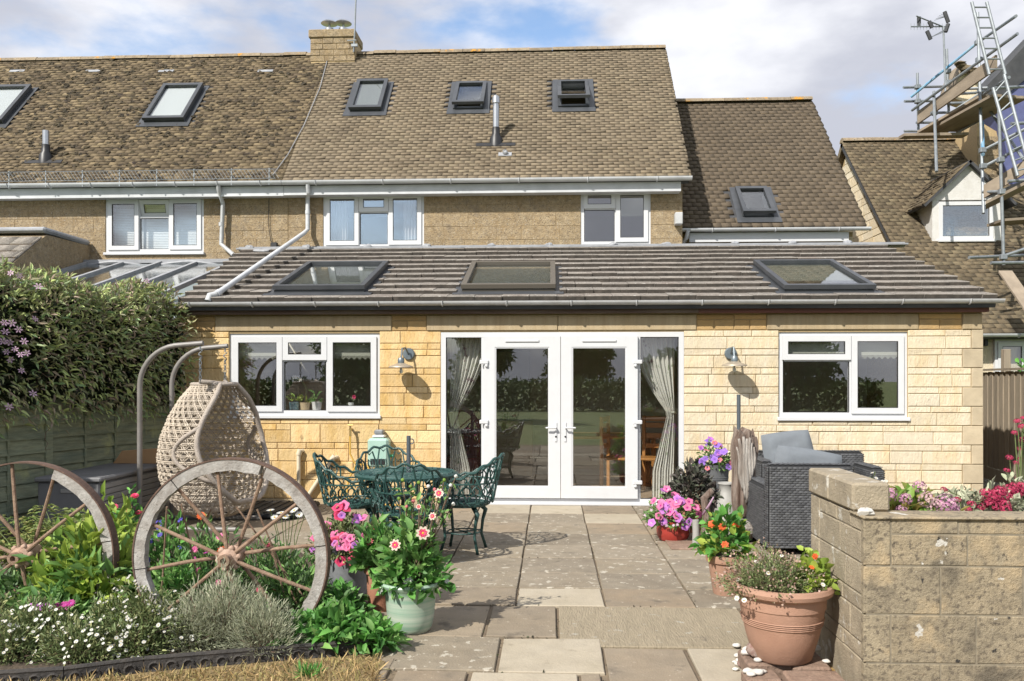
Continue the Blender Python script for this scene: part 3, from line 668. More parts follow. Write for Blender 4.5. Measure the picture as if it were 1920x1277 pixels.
# chimney, cowls, aerial pole
cx, cy = px(630, 80, 16.28).x, 6.0
cm = MB(); cm.box(cx-.43, cx+.43, cy-.3, cy+.3, 7.5, 8.2); ch = cm.build('chimney', 'mortar', house)
for i in range(4):
    z = 7.74+i*.116; x = cx-.44; k = 0
    while x < cx+.43:
        w_ = min(random.uniform(.18, .3), cx+.44-x)
        if cx+.44-x-w_ < .08: w_ = cx+.44-x
        stone_block(ch, x, x+w_, z, z+.114, 'upper_stone', cy-.3); x += w_
mb = MB(); mb.cbox(cx-.47, cx+.45, cy-.34, cy+.34, 8.2, 8.36, .015); mb.build('chimney_cap', 'upper_stone', ch)
for dx in (-.12, .16):
    c = MB(); b = Vector((cx+dx, cy-.1, 8.36)); c.lathe([(.09, -.05), (.09, .10), (.025, .10), (.025, .19), (.165, .20), (.13, .235), (0, .26)], b, 18); c.build('cowl', 'steel', ch, smooth='auto')
mb = MB(); mb.path([(cx+.42, cy-.34, 7.9), (cx+.45, cy-.36, 8.3), (cx+.5, cy-.36, 9.9)], .016, 8); mb.box(cx+.38, cx+.5, cy-.37, cy-.33, 8.0, 8.05); mb.tube((cx+.30, cy-.35, 8.12), (cx+.48, cy-.36, 8.12), .012); mb.build('aerial_pole', 'galv', ch)
# downpipe across the extension roof
e1 = ER.T(Vector((*ER.loc(405, 553, .07), .075)))
top = px(577, 345, DCAM+2.99); b0 = px(577, 430, DCAM+3.2); 
pipe(house, [top, top+Vector((0, .04, -.12)), px(577, 372, DCAM+3.2), b0, b0+(e1-b0)*.06+Vector((0, 0, -.02)), e1], .036, 'upvc_dirty', sockets=[(b0+Vector((0, 0, .25)), b0+Vector((0, 0, .31))), (e1+(b0-e1)*.03, e1)])
mb = MB(); mb.path([e1, e1+Vector((-.05, -.07, -.02)), e1+Vector((-.06, -.1, -.09))], .04, 12); mb.build('pipe_shoe', 'pipe_grey', house, smooth='auto')

# side wing
DS = DCAM+3.62; SE = px(1628, 428, DS); SW = RP((0, 3.6, SE.z+.02), R(46.5)); u_, SL = SW.loc(1400, 192)
sx0, sx1 = HXR+.02, SE.x-.05
s4 = skylight(SW, ((1394, 402), (1453, 402), (1380, 350)), house, R(5))
roof_s = roof_slab(SW, sx0, sx1, SL, house, [s4[1]], th=.05)
plain_tiles(SW, sx0, sx1+.02, SL, 'tile_side', roof_s, jit=.003, skips=[s4[0]], gauge=.118, thick=.036)
rt = SW.T(Vector((0, SL, 0))); ridge_caps(roof_s, (sx0, rt.y, rt.z+.03), (sx1, rt.y, rt.z+.03), r=.12)
bs = RP((0, rt.y*2-3.6, SE.z+.02), R(46.5), up=Vector((0, -1, 0))); roof_slab(bs, sx0, sx1, SL, house, m='tile_side')
sw_ = MB(); sw_.box(sx0, sx1-.12, 3.85, 4.15, 2.6, SE.z-.02); sw_.prism([(sx1-.12, 4.15, 0), (sx1-.12, rt.y*2-3.85, 0), (sx1-.12, rt.y*2-3.85, SE.z), (sx1-.12, rt.y, rt.z-.1), (sx1-.12, 4.15, SE.z)], (-.25, 0, 0)); swl = sw_.build('side_wing_wall', 'mortar', house)
upper_blocks(swl, sx0, sx1-.12, 3.72, SE.z-.1, [], m='stone_pale', Y=3.85)
mb = MB(); mb.box(sx0+.15, sx1-.25, 3.66, 3.7, SE.z-.20, SE.z-.045); mb.build('fascia', 'upvc', house)
gutter(house, (sx0, 3.58, SE.z+.01), (sx1+.07, 3.58, SE.z+.01), r=.055, m='upvc_dirty')
q = px(1290, 432, DS-.1); pipe(house, [q, q+Vector((-.02, .03, -.12)), q+Vector((-.08, .12, -.2)), q+Vector((-.09, .13, -.36))], .033, 'upvc_dirty', sockets=())
mb = MB(); q = px(1272, 410, DCAM+3.2); mb.cbox(q.x-.06, q.x+.06, 3.12, 3.29, q.z-.1, q.z+.09, .01); mb.build('rainwater_head', 'pipe_grey', house)

# ================================================================== neighbour in the same terrace
nb = thing('neighbour_house', (-8, 5, 0), 'attached stone house with mossy dark roof tiles and mesh along its gutter', 'house')
NXL = -13.5
nw_ = wall_with_holes(NXL, HXL-.004, 0, ZE, YM, YM+.3, [NW], 'mortar_upper', nb, 'wall')
upper_blocks(nw_, -10.6, HXL-.004, 3.3, ZE, [NW])
n1_ = skylight(MR, ((268, 224), (343, 224), (311, 160)), nb, 0, glz='pane_sky', blind=(0, 'blind_white'))
n2_ = skylight(MR, ((-75, 228), (2, 228), (-20, 163)), nb, 0, blind=(0, 'blind_white'))
roof_n = roof_slab(MR, NXL, HXL-.004, ML, nb, [n1_[1], n2_[1]])
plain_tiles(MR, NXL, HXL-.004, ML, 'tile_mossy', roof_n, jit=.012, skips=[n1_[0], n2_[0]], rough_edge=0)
roof_slab(bk, NXL, HXL-.004, ML, nb, m='tile_mossy')
ridge_caps(roof_n, (NXL, 6.0, 7.97), (HXL-.01, 6.0, 7.97))
mo = MB(MR.T)
for k in range(1300):
    u_, s_ = random.uniform(-11.5, HXL), random.betavariate(1.3, 1.2)*ML
    if any(h[0][0] < u_ < h[0][1] and h[0][2] < s_ < h[0][3] for h in (n1_, n2_)): continue
    if random.random() < max(0, (u_+6.2)/2.2): continue
    mo.blob((u_, s_, .015), random.uniform(.018, .055), k, 6, 4, (1.25, 1, .7), .25)
o = mo.build('moss', 'moss', roof_n); o['kind'] = 'stuff'
for xx in (33, 175, 312, 498):
    u_, s_ = MR.loc(xx, 136); mb = MB(MR.T); mb.box(u_-.15, u_+.15, s_-.03, s_+.05, .018, .034); mb.build('vent_slot', 'lead', roof_n)
window(nb, *NW, YM+.02, [(0, .33, 0, 1, 1), (.33, .66, 0, .66, 0), (.33, .66, .66, 1, 1, R(-16)), (.66, 1, 0, 1, 1)])
mb = MB(); mb.box(NXL, HXL-.004, 3.06, 3.1, 4.545, 4.715); mb.build('fascia', 'upvc_dirty', nb)
mb = MB(); mb.box(NXL, HXL-.004, 3.1, YM-.012, 4.56, 4.58); mb.build('soffit', 'upvc_dirty', nb)
gutter(nb, (NXL, 2.985, 4.765), (HXL-.006, 2.985, 4.765), r=.06, m='upvc_dirty', brackets=.7)
flue(nb, MR, (86, 300), .5, cap=False)
# mesh snow guard along the gutter
sg = MB(); x0, x1 = -12, -4.45; zb, zt, yy = 4.80, 4.95, 2.93
xg = np.arange(x0, x1, .06)
for x in xg: sg.tube((x, yy, zb), (x+.1, yy, zt), .0028, 3); sg.tube((x+.1, yy, zb), (x, yy, zt), .0028, 3)
sg.tube((x0, yy, zb), (x1, yy, zb), .005, 4); sg.tube((x0, yy, zt), (x1, yy, zt), .005, 4)
for x in np.arange(x0, x1+.1, .62): sg.box(x-.008, x+.008, yy+.004, yy+.012, zb-.1, zt+.02)
o = sg.build('gutter_mesh', 'galv', nb); o['kind'] = 'stuff'
# cable hanging down the roof between the two
pts = [MR.T(Vector((*MR.loc(x, y, .04), .045))) for (x, y) in ((616, 104), (600, 165), (570, 235), (540, 290), (512, 328))]
mb = MB(); mb.path(pts, .008, 5); mb.build('cable', 'lead', nb)
q = [px(x, y, DCAM+YM-.03) for (x, y) in ((505, 358), (503, 420), (508, 452), (516, 460))]
mb = MB(); mb.path(q, .006, 5); mb.cbox(q[-1].x-.06, q[-1].x+.05, 3.2, 3.28, q[-1].z-.06, q[-1].z+.04, .01); mb.build('wall_cable', 'rubber', nb)
a = px(409, 345, DCAM+2.99); b = px(418, 382, DCAM+3.2); c = px(415, 458, DCAM+3.2); e = px(438, 478, DCAM+3.05)
pipe(nb, [a, a+Vector((0, .03, -.1)), b, c, e], .036, 'pipe_grey', sockets=[(c+Vector((0, 0, .3)), c+Vector((0, 0, .36)))])
# lean-to at the far left and conservatory glass roof
CR = RP((0, .4, 2.62), math.atan2(.88, 2.86)); cl = math.hypot(.88, 2.86)
cb = MB(CR.T)
cxs = np.arange(-8.3, -5.1, .62)
for x in cxs: cb.box(x-.03, x+.03, 0, cl, -.02, .045)
cons = cb.build('conservatory', 'lead', nb)
for i in range(len(cxs)-1):
    g = MB(CR.T); g.box(cxs[i]+.032, cxs[i+1]-.032, 0, cl, .0, .008); g.build('pane', 'pane_cons', cons)
mb = MB(CR.T); mb.box(-8.3, -5.12, 0, cl, -.35, -.34); mb.build('conservatory_blind', 'blind_white', cons)
mb = MB(); mb.box(-8.4, -5.05, 3.1, 3.29, 3.47, 3.53); mb.path([(x, 3.08+.02*math.sin(x*9), 3.45+.03*math.sin(x*5)) for x in np.arange(-8.35, -5.1, .1)], .03, 6); mb.build('flashing', 'lead', cons)
l0, l1 = px(-40, 440, DCAM+2.2), px(95, 440, DCAM+2.2)
lt = MB(); lt.prism([(l1.x, YM-.01, 2.0), (l1.x, YM-.01, l1.z), (l1.x, DCAM*0+2.1, l1.z-.02), (l1.x, .9, 2.95), (l1.x, .9, 2.0)], (-3.2, 0, 0)); lw = lt.build('lean_to', 'upper_stone', nb)
mb = MB(); mb.cbox(l1.x-3.2, l1.x+.03, 2.0, 3.27, l1.z+.003, l1.z+.09, .03); mb.build('lead_roll', 'lead', lw)
LR = RP((l1.x, .82, 2.90), math.atan2(l1.z-2.93, 1.25)); plain_tiles(LR, -3.2, -.02, 1.4, 'tile_concrete', lw, gauge=.23, tw=.3, thick=.035)

# ================================================================== right-hand house
DE = 14.0; RE = px(1880, 626, DE); RR = RP((0, DE-DCAM, RE.z), R(44.5)); _, RL = RR.loc(1650, 264)
rx0 = px(1578, 264, DE+RL*math.cos(R(44.5))).x
rh = thing('dormer_house', (10, 8, 0), 'stone house with mossy tiled roof and white dormer beside the scaffolding', 'house')
top = RR.T(Vector((0, RL, 0)))
roof_r = roof_slab(RR, rx0, rx0+9, RL, rh)
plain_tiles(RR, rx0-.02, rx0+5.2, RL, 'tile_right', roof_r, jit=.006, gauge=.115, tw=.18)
ridge_caps(roof_r, (rx0, top.y, top.z), (rx0+4.5, top.y, top.z))
br = RP((0, 2*top.y-RR.O.y, RE.z), R(44.5), up=Vector((0, -1, 0))); roof_slab(br, rx0, rx0+9, RL, rh, m='tile_right')
gw = MB(); ya, yb = DE-DCAM+.3, 2*top.y-RR.O.y-.3
gw.prism([(rx0+.12, ya, 0), (rx0+.12, yb, 0), (rx0+.12, yb, RE.z+.1), (rx0+.12, top.y, top.z-.2), (rx0+.12, ya, RE.z+.1)], (.3, 0, 0)); gwl = gw.build('gable_wall', 'mortar', rh)
def TG(p): return Vector((rx0+.12+p[1], p[0], p[2]))           # the gable faces -x
z = 1.6; k = 0
while z < top.z-.35:
    hh = .15 if k % 2 else .22; k += 1
    run = (top.z-.25-(z+hh))/math.tan(R(44.5)); a, b = top.y-run, top.y+min(run, 1.2); y = a
    while y < b-.05:
        w_ = min(random.uniform(.35, .6), b-y)
        if w_ > .06: stone_block(gwl, y, y+w_, z, z+hh, 'stone_pale', 0, T=TG)
        y += w_
    z += hh
fw_ = MB(); fw_.box(rx0+.43, rx0+5, ya, ya+.25, 0, RE.z); fw_.build('wall', 'stone_pale', rh)
gutter(rh, (RE.x-1.2, DE-DCAM-.06, RE.z+.0), (RE.x+2.6, DE-DCAM-.06, RE.z+.0), r=.055, m='upvc_dirty')
a = px(1862, 690, DCAM+ya); window(rh, a.x, a.x+1.0, .9, px(1862, 637, DCAM+ya).z, ya-.05, [(0, .5, 0, 1, 1), (.5, 1, 0, 1, 1)])
q = px(1849, 641, DCAM+ya-.08); mb = MB(); mb.cbox(q.x-.035, q.x+.035, ya-.09, ya-.001, q.z-.07, q.z+.05, .01); mb.build('outdoor_light', 'black_plastic', rh)
# dormer
dw0 = RR.loc(1762, 453); dd = RR.T(Vector((dw0[0], dw0[1], 0))); DD = dd.y+DCAM-.02; yd = DD-DCAM
wx0, wx1 = px(1760, 420, DD).x, px(1862, 420, DD).x; wz0, wz1 = px(1800, 450, DD).z, px(1800, 378, DD).z
ex0, ex1 = px(1748, 400, DD).x, px(1880, 400, DD).x; za = px(1815, 308, DD).z; zv = px(1760, 372, DD).z; xm = px(1815, 308, DD).x
mb = MB()
mb.box(ex0, wx0, yd, yd+.12, wz0-.1, wz1+.03); mb.box(wx1, ex1, yd, yd+.12, wz0-.1, wz1+.03)
mb.prism([(ex0, yd, wz1+.031), (ex1, yd, wz1+.031), (ex1, yd, zv), (xm, yd, za), (ex0, yd, zv)], (0, .12, 0))
yr = yd+(zv-wz0)*1.05+.3
mb.prism([(ex0, yd+.121, wz0-.1), (ex0, yd+.121, zv), (ex0, yr, zv)], (.1, 0, 0)); mb.prism([(ex1, yd+.121, wz0-.1), (ex1, yd+.121, zv), (ex1, yr, zv)], (-.1, 0, 0))
dm = mb.build('dormer', 'white_render', rh)
window(rh, wx0, wx1, wz0, wz1, yd-.005, [(0, 1, 0, 1, 0)], fw=.07, pane='pane_upper')
ybk = yd+(za-RR.O.z-(yd-RR.O.y)*math.tan(R(44.5)))/math.tan(R(44.5))+.3
ang = math.atan2(za-zv, xm-ex0); dl_ = math.hypot(za-zv, xm-ex0)+.28
for sg_ in (1, -1):
    ux = Vector((0, -1, 0)) if sg_ == 1 else Vector((0, 1, 0)); 
    o0 = Vector((xm-sg_*(dl_*math.cos(ang)), yd-.1 if sg_ == -1 else ybk, za+.06-dl_*math.sin(ang)))
    rp = RP(o0, ang, ax=ux, up=Vector((sg_, 0, 0))); ln = ybk-yd+.1
    roof_slab(rp, 0, ln, dl_, dm, th=.05); plain_tiles(rp, 0, ln, dl_, 'tile_right', dm, gauge=.12, tw=.2, jit=.012)
ridge_caps(dm, (xm, yd-.1, za+.09), (xm, yd-.1, za+.10), r=.09) if False else None

# ================================================================== far house under repair, behind the scaffold
fh = thing('reroofed_house', (11.5, 9, 0), 'tall house being re-roofed with blue membrane and dark felt', 'house')
DF = 17.5
def fp(x, y, d=DF): return px(x, y, d)
P = [fp(1838, 300), fp(1960, 205), fp(1960, 520), fp(1855, 520)]
mb = MB(); mb.prism([fp(1832, 225), fp(1900, 265), fp(1990, 300), fp(1990, 640), fp(1832, 640)], (0, 4, 0)); fwl = mb.build('wall', 'mortar', fh)
a, b = fp(1832, 0).x, fp(1990, 0).x; z = fp(1850, 420).z
while z < fp(1850, 262).z:
    x = a
    while x < b:
        w_ = random.uniform(.4, .7); stone_block(fwl, x, x+w_, z, z+.2, 'upper_stone', DF-DCAM); x += w_
    z += .2
mb = MB(); mb.prism([fp(1868, 190, 17.3), fp(1990, 95, 17.3), fp(1990, 300, 17.3), fp(1890, 300, 17.3)], (0, 1.2, 0)); mem = mb.build('roof_membrane', 'membrane', fh)
mb = MB(); mb.prism([fp(1840, 172, 17.25), fp(1960, 45, 17.25), fp(1960, 118, 17.25), fp(1862, 198, 17.25)], (0, .8, 0)); mb.build('felt_strip', 'felt', fh)
mb = MB(); mb.prism([fp(1880, 300, 17.2), fp(1990, 250, 17.2), fp(1990, 420, 17.2), fp(1905, 400, 17.2)], (0, .09, 0)); mb.build('membrane_sheet', 'membrane', fh)
cu = bpy.data.curves.new('text', 'FONT'); cu.body = 'ZIVNI'; cu.size = .26
to = bpy.data.objects.new('text', cu); COL.objects.link(to); bpy.context.view_layer.update(); me = bpy.data.meshes.new_from_object(to); bpy.data.objects.remove(to)
tx = link('printed_lettering', me, 'ink', mem, fp(1903, 139, 17.28)); tx.rotation_euler = (R(90), R(-27), 0)
# open gable end with stone and broken tiles
mb = MB(); mb.prism([fp(1783, 182, 16.6), fp(1806, 118, 16.6), fp(1832, 128, 16.6), fp(1850, 205, 16.6)], (0, .35, 0)); gs = mb.build('gable_end', 'stone_pale', fh)
mb = MB(); mb.prism([fp(1781, 186, 16.5), fp(1802, 120, 16.5), fp(1806, 116, 16.5), fp(1787, 186, 16.5)], (0, .6, 0)); mb.build('verge_board', 'scaffold_wood', fh)
for k in range(9):
    c = fp(1800+k*4.5, 122+k*2.2+random.uniform(-3, 3), 16.5); mb = MB(); mb.blob(c, .09, k, 6, 4, (1.5, 1, .5), .3); mb.build('broken_tile', 'tile_right', fh)

# scaffold
sc_ = thing('scaffold', px(1870, 500, 14.6), 'galvanised tube scaffolding with timber boards round the neighbouring roofs', 'scaffold')
def deeper(p): return (p[0], p[1], p[2]+1.3*min(1, max(0, (275-p[1])/30))*min(1, max(0, (1862-p[0])/15)))
def T_(a, b, m='galv', r=.026, name='tube'):
    a, b = deeper(a), deeper(b); mb = MB(); mb.tube(px(*a), px(*b), r, 8); return mb.build(name, m, sc_, smooth='auto')
for t in [((1720, 137, 15.5), (1722, 245, 15.5)), ((1775, 92, 15.6), (1779, 215, 15.6)), ((1751, 172, 14.8), (1756, 322, 14.8)), ((1833, 24, 14.4), (1844, 400, 14.4)), ((1873, 205, 13.9), (1882, 497, 13.9)),
          ((1694, 164, 15.5), (1815, 161, 15.9)), ((1696, 190, 15.4), (1778, 189, 15.7)), ((1800, 167, 14.3), (1852, 165, 14.4)), ((1797, 176, 14.3), (1830, 174, 14.4)), ((1745, 212, 14.8), (1795, 210, 14.8)),
          ((1718, 230, 15.4), (1830, 229, 15.6)), ((1695, 246, 15.4), (1725, 246, 15.4)), ((1770, 194, 14.9), (1835, 192, 14.9)), ((1865, 165, 14.2), (1935, 162, 14.6)), ((1843, 360, 14.35), (1885, 359, 13.95)), ((1890, 340, 13.8), (1930, 337, 13.8)),
          ((1817, 483, 13.8), (1935, 478, 14.6)), ((1858, 493, 13.7), (1935, 492, 13.9)), ((1896, 232, 13.8), (1935, 230, 13.9)), ((1724, 250, 15.3), (1838, 175, 14.5)), ((1840, 180, 14.2), (1892, 145, 14.0)), ((1843, 282, 14.4), (1930, 238, 14.0)), ((1846, 312, 14.4), (1930, 268, 14.0)), ((1848, 372, 14.3), (1930, 335, 14.0)),
          ((1790, 252, 15.8), (1890, 195, 15.4)), ((1843, 188, 14.4), (1920, 300, 14.8)), ((1882, 480, 13.9), (1935, 462, 13.9))]: T_(*t)
T_((1708, 182, 15.4), (1833, 80, 14.5), 'blue_paint'); T_((1833, 80, 14.5), (1905, 30, 13.8)); T_((1710, 207, 15.35), (1908, 63, 13.75))
T_((1842, 230, 14.37), (1843, 290, 14.37), 'blue_paint', .028)
def B_(a, b, w_, h=.04, name='board', m='scaffold_wood'):
    a, b = px(*deeper(a)), px(*deeper(b)); d = (b-a); mb = MB(); n = Vector((0, 0, 1)); s_ = d.cross(n).normalized()
    mb.prism([a-s_*w_/2, a+s_*w_/2, a+s_*w_/2+n*h, a-s_*w_/2+n*h], d); return mb.build(name, m, sc_)
B_((1722, 232, 15.3), (1868, 130, 14.3), .04, .24, 'toe_board')
for k in range(4): B_((1725+k*20, 252-k*1.5, 15.3+k*.12), (1850+k*22, 180+k*1.5, 14.4+k*.12), .24, .045)
B_((1690, 258, 15.2), (1810, 256, 15.2), .22, .05); B_((1845, 372, 14.3), (1935, 318, 13.8), .04, .22, 'toe_board'); B_((1848, 388, 14.2), (1935, 345, 13.9), .5, .05); B_((1885, 512, 13.6), (1945, 600, 12.8), .22, .04); B_((1865, 420, 14.2), (1935, 415, 14.2), .5, .04)
for (x, y, d) in ((1720, 163, 15.5), (1720, 190, 15.4), (1777, 134, 15.3), (1777, 155, 15.3), (1833, 80, 14.4), (1835, 112, 14.4), (1838, 170, 14.4), (1842, 282, 14.4), (1843, 312, 14.4), (1876, 300, 13.9), (1878, 360, 13.9), (1752, 212, 14.8), (1881, 482, 13.9)):
    c = px(*deeper((x, y, d))); mb = MB(); mb.cbox(c.x-.05, c.x+.05, c.y-.05, c.y+.04, c.z-.045, c.z+.045, .012); mb.build('clamp', 'galv', sc_)
def ladder(label, L0, L1, R0, R1, n):
    t = thing('ladder', px(*L0), label, 'ladder'); a0, a1, b0, b1 = px(*L0), px(*L1), px(*R0), px(*R1)
    for (p, q) in ((a0, a1), (b0, b1)): mb = MB(); mb.tube(p, q, .026, 8); mb.build('rail', 'galv', t, smooth='auto')
    for k in range(n):
        f = (k+.5)/n; mb = MB(); mb.tube(a0.lerp(a1, f), b0.lerp(b1, f), .014, 6); mb.build('rung', 'galv', t)
ladder('tall aluminium ladder rising above the scaffold rails', (1855, 140, 14.0), (1822, 4, 14.2), (1885, 140, 14.0), (1850, 4, 14.2), 7)
ladder('lower aluminium ladder with blue rails leaning inside the scaffold', (1908, 330, 13.6), (1862, 165, 14.0), (1932, 325, 13.6), (1883, 140, 14.0), 9)
# TV aerial
ta = thing('television_aerial', px(1772, 190, 15.9), 'television aerial on a thin mast above the scaffold boards', 'aerial')
mb = MB(); mb.tube(px(1773, 185, 15.9), px(1769, 50, 15.9), .018, 8); mb.build('mast', 'galv', ta)
mb = MB(); A, Bq = px(1708, 50, 15.6), px(1778, 50, 16.1); mb.tube(A, Bq, .012, 6)
for k in range(12): c = A.lerp(Bq, k/12); mb.tube(c+Vector((0, 0, -.06)), c+Vector((0, 0, .06)), .004, 4)
mb.tube(px(1718, 30, 15.7), px(1768, 50, 16), .012, 6); mb.build('boom', 'galv', ta)
for (p, q) in (((1723, 32), (1723, 50)), ((1738, 58), (1745, 74)), ((1771, 22), (1778, 42)), ((1773, 60), (1778, 45)), ((1742, 40), (1748, 52))):
    mb = MB(); mb.tube(px(*p, 15.8), px(*q, 15.8), .035, 6); mb.build('director', 'felt', ta)
mb = MB()
for k in range(5): mb.tube(px(1752+k*3, 38-k*3, 15.8), px(1778, 30+k*1, 16), .004, 4); mb.tube(px(1740+k*6, 72-k*3, 15.8), px(1776, 58-k*2, 16), .004, 4)
mb.build('reflector', 'galv', ta)
# ------------------------------------------------------------------ materials of the garden
mat('slab_grey', (0.234, 0.197, 0.146), (0.284, 0.241, 0.180), scale=3, var=.16, rnd='o', rv=.10, rcol=[(0.296, 0.241, 0.165), (0.222, 0.184, 0.134)], bump=.8, bscale=60, spots=[((0.478, 0.434, 0.352), 11, .60, .03), ((0.131, 0.113, 0.083), 6, .60, .12), ((0.494, 0.450, 0.368), 31, .66, .02)])
mat('slab_plain', (0.281, 0.225, 0.156), (0.254, 0.209, 0.153), scale=2.5, var=.14, rnd='o', rv=.10, rcol=[(0.263, 0.222, 0.165), (0.305, 0.234, 0.156)], bump=.6, bscale=60, spots=[((0.145, 0.119, 0.087), 5, .58, .14), ((0.443, 0.386, 0.306), 27, .66, .03)])
mat('slab_pale', (0.428, 0.374, 0.287), (0.389, 0.335, 0.248), scale=3, var=.1, rnd='o', rv=.07, bump=.5, bscale=50, spots=[((0.280, 0.241, 0.179), 6, .62, .1)])
mat('slab_tooled', (0.358, 0.297, 0.206), (0.320, 0.267, 0.183), scale=5, var=.12, bump=1.6, bscale=34, stretch=(2.6, .5, 1), spots=[((0.441, 0.403, 0.327), 9, .62, .06), ((0.183, 0.152, 0.114), 5, .62, .12)])
mat('old_stone', (0.331, 0.274, 0.185), (0.269, 0.225, 0.155), scale=5, var=.22, rnd='o', rv=.09, rcol=[(0.323, 0.260, 0.170)], bump=.9, bscale=80, spots=[((0.154, 0.126, 0.089), 38, .50, .14), ((0.437, 0.340, 0.210), 4, .56, .12), ((0.123, 0.103, 0.074), 5, .58, .16), ((0.582, 0.556, 0.500), 6.3, .665, .015), ((0.031, 0.029, 0.025), 19, .655, .05)])
mat('old_stone_side', (0.386, 0.323, 0.231), (0.319, 0.269, 0.193), scale=6, var=.18, rnd='o', rv=.08, bump=.9, bscale=80, spots=[((0.571, 0.538, 0.470), 13, .60, .08), ((0.168, 0.134, 0.101), 22, .66, .06)])
mat('soil', (.075, .055, .038), (.12, .09, .06), scale=14, var=.3, bump=2, bscale=40)
mat('dry_lawn', (0.324, 0.225, 0.108), (0.252, 0.189, 0.090), scale=9, var=.3, bump=2, bscale=50)
mat('straw', (.46, .33, .16), rnd='i', rv=.35, rcol=[(.36, .24, .10), (.30, .28, .10)], transl=.2)
mat('edging', (.035, .032, .03), (.06, .052, .045), rough=.8, scale=12, var=.25, bump=.8)
mat('gravel', (.30, .28, .25), (.42, .38, .33), scale=45, var=.3, bump=3, bscale=60)
mat('terracotta', (0.372, 0.209, 0.141), (0.410, 0.243, 0.171), rough=.8, scale=5, var=.09, bump=.3, bscale=120, spots=[((0.486, 0.334, 0.258), 6, .66, .1)])
mat('terracotta_dk', (0.374, 0.162, 0.098), (0.425, 0.204, 0.128), rough=.8, scale=7, var=.1, bump=.3, bscale=120)
mat('glaze_green', (.50, .56, .46), (.26, .42, .31), rough=.28, scale=5, detail=3, var=.05, stretch=(.3, .3, 7))
mat('glaze_red', (.36, .045, .035), (.30, .04, .03), rough=.25, scale=4)
mat('zinc', (.235, .25, .265), (.31, .325, .34), rough=.55, scale=9, var=.15, metal=.25)
mat('planter_grey', (.115, .12, .128), (.15, .155, .16), rough=.6, scale=4, var=.12)
mat('churn', (.37, .365, .34), (.30, .29, .27), rough=.6, scale=6, var=.1)
mat('driftwood', (0.275, 0.220, 0.182), (0.099, 0.055, 0.037), rough=.9, scale=7, var=.3, stretch=(3, 3, .35), bump=2.4, bscale=22)
mat('driftwood_pale', (.46, .43, .39), (.22, .18, .15), rough=.9, scale=7, var=.2, stretch=(3, 3, .35), bump=2, bscale=24)
mat('felloe', (0.414, 0.396, 0.369), (0.297, 0.270, 0.243), rough=.9, scale=14, var=.22, bump=.7, bscale=70, spots=[((0.108, 0.090, 0.077), 24, .66, .03), ((0.540, 0.526, 0.504), 6, .56, .14), ((0.180, 0.153, 0.131), 9, .66, .03)])
mat('rust', (.22, .135, .09), (.30, .205, .14), rough=.85, scale=14, var=.25, bump=.8, spots=[((.38, .25, .18), 20, .62, .1)])
mat('rust_dark', (.10, .058, .042), (.15, .09, .065), rough=.8, scale=14, var=.25, bump=.6)
mat('rust_pale', (.48, .34, .26), (.36, .22, .15), rough=.8, scale=12, var=.2, bump=.8)
mat('cast_green', (.018, .062, .055), (.03, .085, .075), rough=.42, scale=12, var=.2, bump=.5, bscale=90)
mat('stand_grey', (.20, .185, .17), (.25, .235, .22), rough=.45, scale=6, var=.05)
mat('rattan', (.56, .485, .39), (.48, .41, .33), rough=.7, rnd='i', rv=.18, scale=12, var=.1)
mat('rattan_rim', (.40, .34, .285), (.46, .40, .34), rough=.7, scale=40, var=.25, bump=1, bscale=90)
mat('wicker', (0.072, 0.074, 0.080), (0.099, 0.102, 0.105), rough=.5, rnd='i', rv=.35, scale=20, var=.1)
mat('wicker_core', (.018, .019, .021), rough=.7)
mat('cushion', (0.181, 0.202, 0.223), (0.164, 0.181, 0.202), rough=.95, scale=6, var=.06, bump=.5, bscale=200)
mat('fence_green', (0.257, 0.304, 0.223), (0.351, 0.371, 0.243), rough=.9, scale=5, var=.3, rnd='o', rv=.18, stretch=(.4, .4, 3), bump=.8, bscale=50, spots=[((0.459, 0.486, 0.257), 3, .58, .12)])
mat('fence_wood', (.36, .30, .22), (.29, .24, .18), rough=.9, scale=4, var=.15, rnd='o', rv=.10, stretch=(4, 4, .3), bump=.6)
mat('plastic_box', (.15, .15, .155), (.19, .19, .195), rough=.6, scale=4, var=.1)
mat('box_slat', (.31, .30, .285), (.25, .245, .235), rough=.7, scale=8, var=.15, stretch=(1, .4, 3))
mat('cardboard', (.52, .31, .15), (.46, .27, .13), scale=4, var=.05)
mat('mat_black', (.014, .015, .017), rough=.7)
mat('pipe_cream', (.70, .62, .46), (.62, .54, .40), rough=.5, scale=9, var=.08)
mat('hose_reel', (.36, .55, .47), (.42, .60, .52), rough=.4, scale=5, var=.04)
mat('hose_green', (.03, .33, .14), rough=.4)
mat('hose_yellow', (.62, .38, .07), rough=.5)
mat('brass', (.55, .40, .16), rough=.35, metal=.8)
mat('lamp_metal', (.17, .21, .24), (.22, .26, .28), rough=.4, metal=.5, scale=9, var=.1)
mat('copper_pale', (.42, .36, .28), rough=.5, metal=.3)
mat('parasol_pole', (.13, .15, .17), rough=.4, metal=.4)
mat('orange_wood', (.50, .235, .065), (.44, .20, .055), rough=.45, scale=6, stretch=(3, 3, .4))
mat('red_leather', (.17, .035, .028), (.13, .03, .024), rough=.5, scale=5)
mat('rock_red', (.25, .14, .115), (.36, .29, .25), scale=30, var=.3, bump=1)
mat('rock_ochre', (.50, .31, .08), (.42, .28, .12), scale=14, var=.25, bump=1.5)
mat('pebble_white', (0.646, 0.629, 0.586), (0.561, 0.527, 0.476), scale=20, var=.1, rnd='o', rv=.1)
mat('brick_brown', (.25, .165, .12), (.31, .215, .16), scale=14, var=.25, bump=1.5, rnd='o', rv=.15)
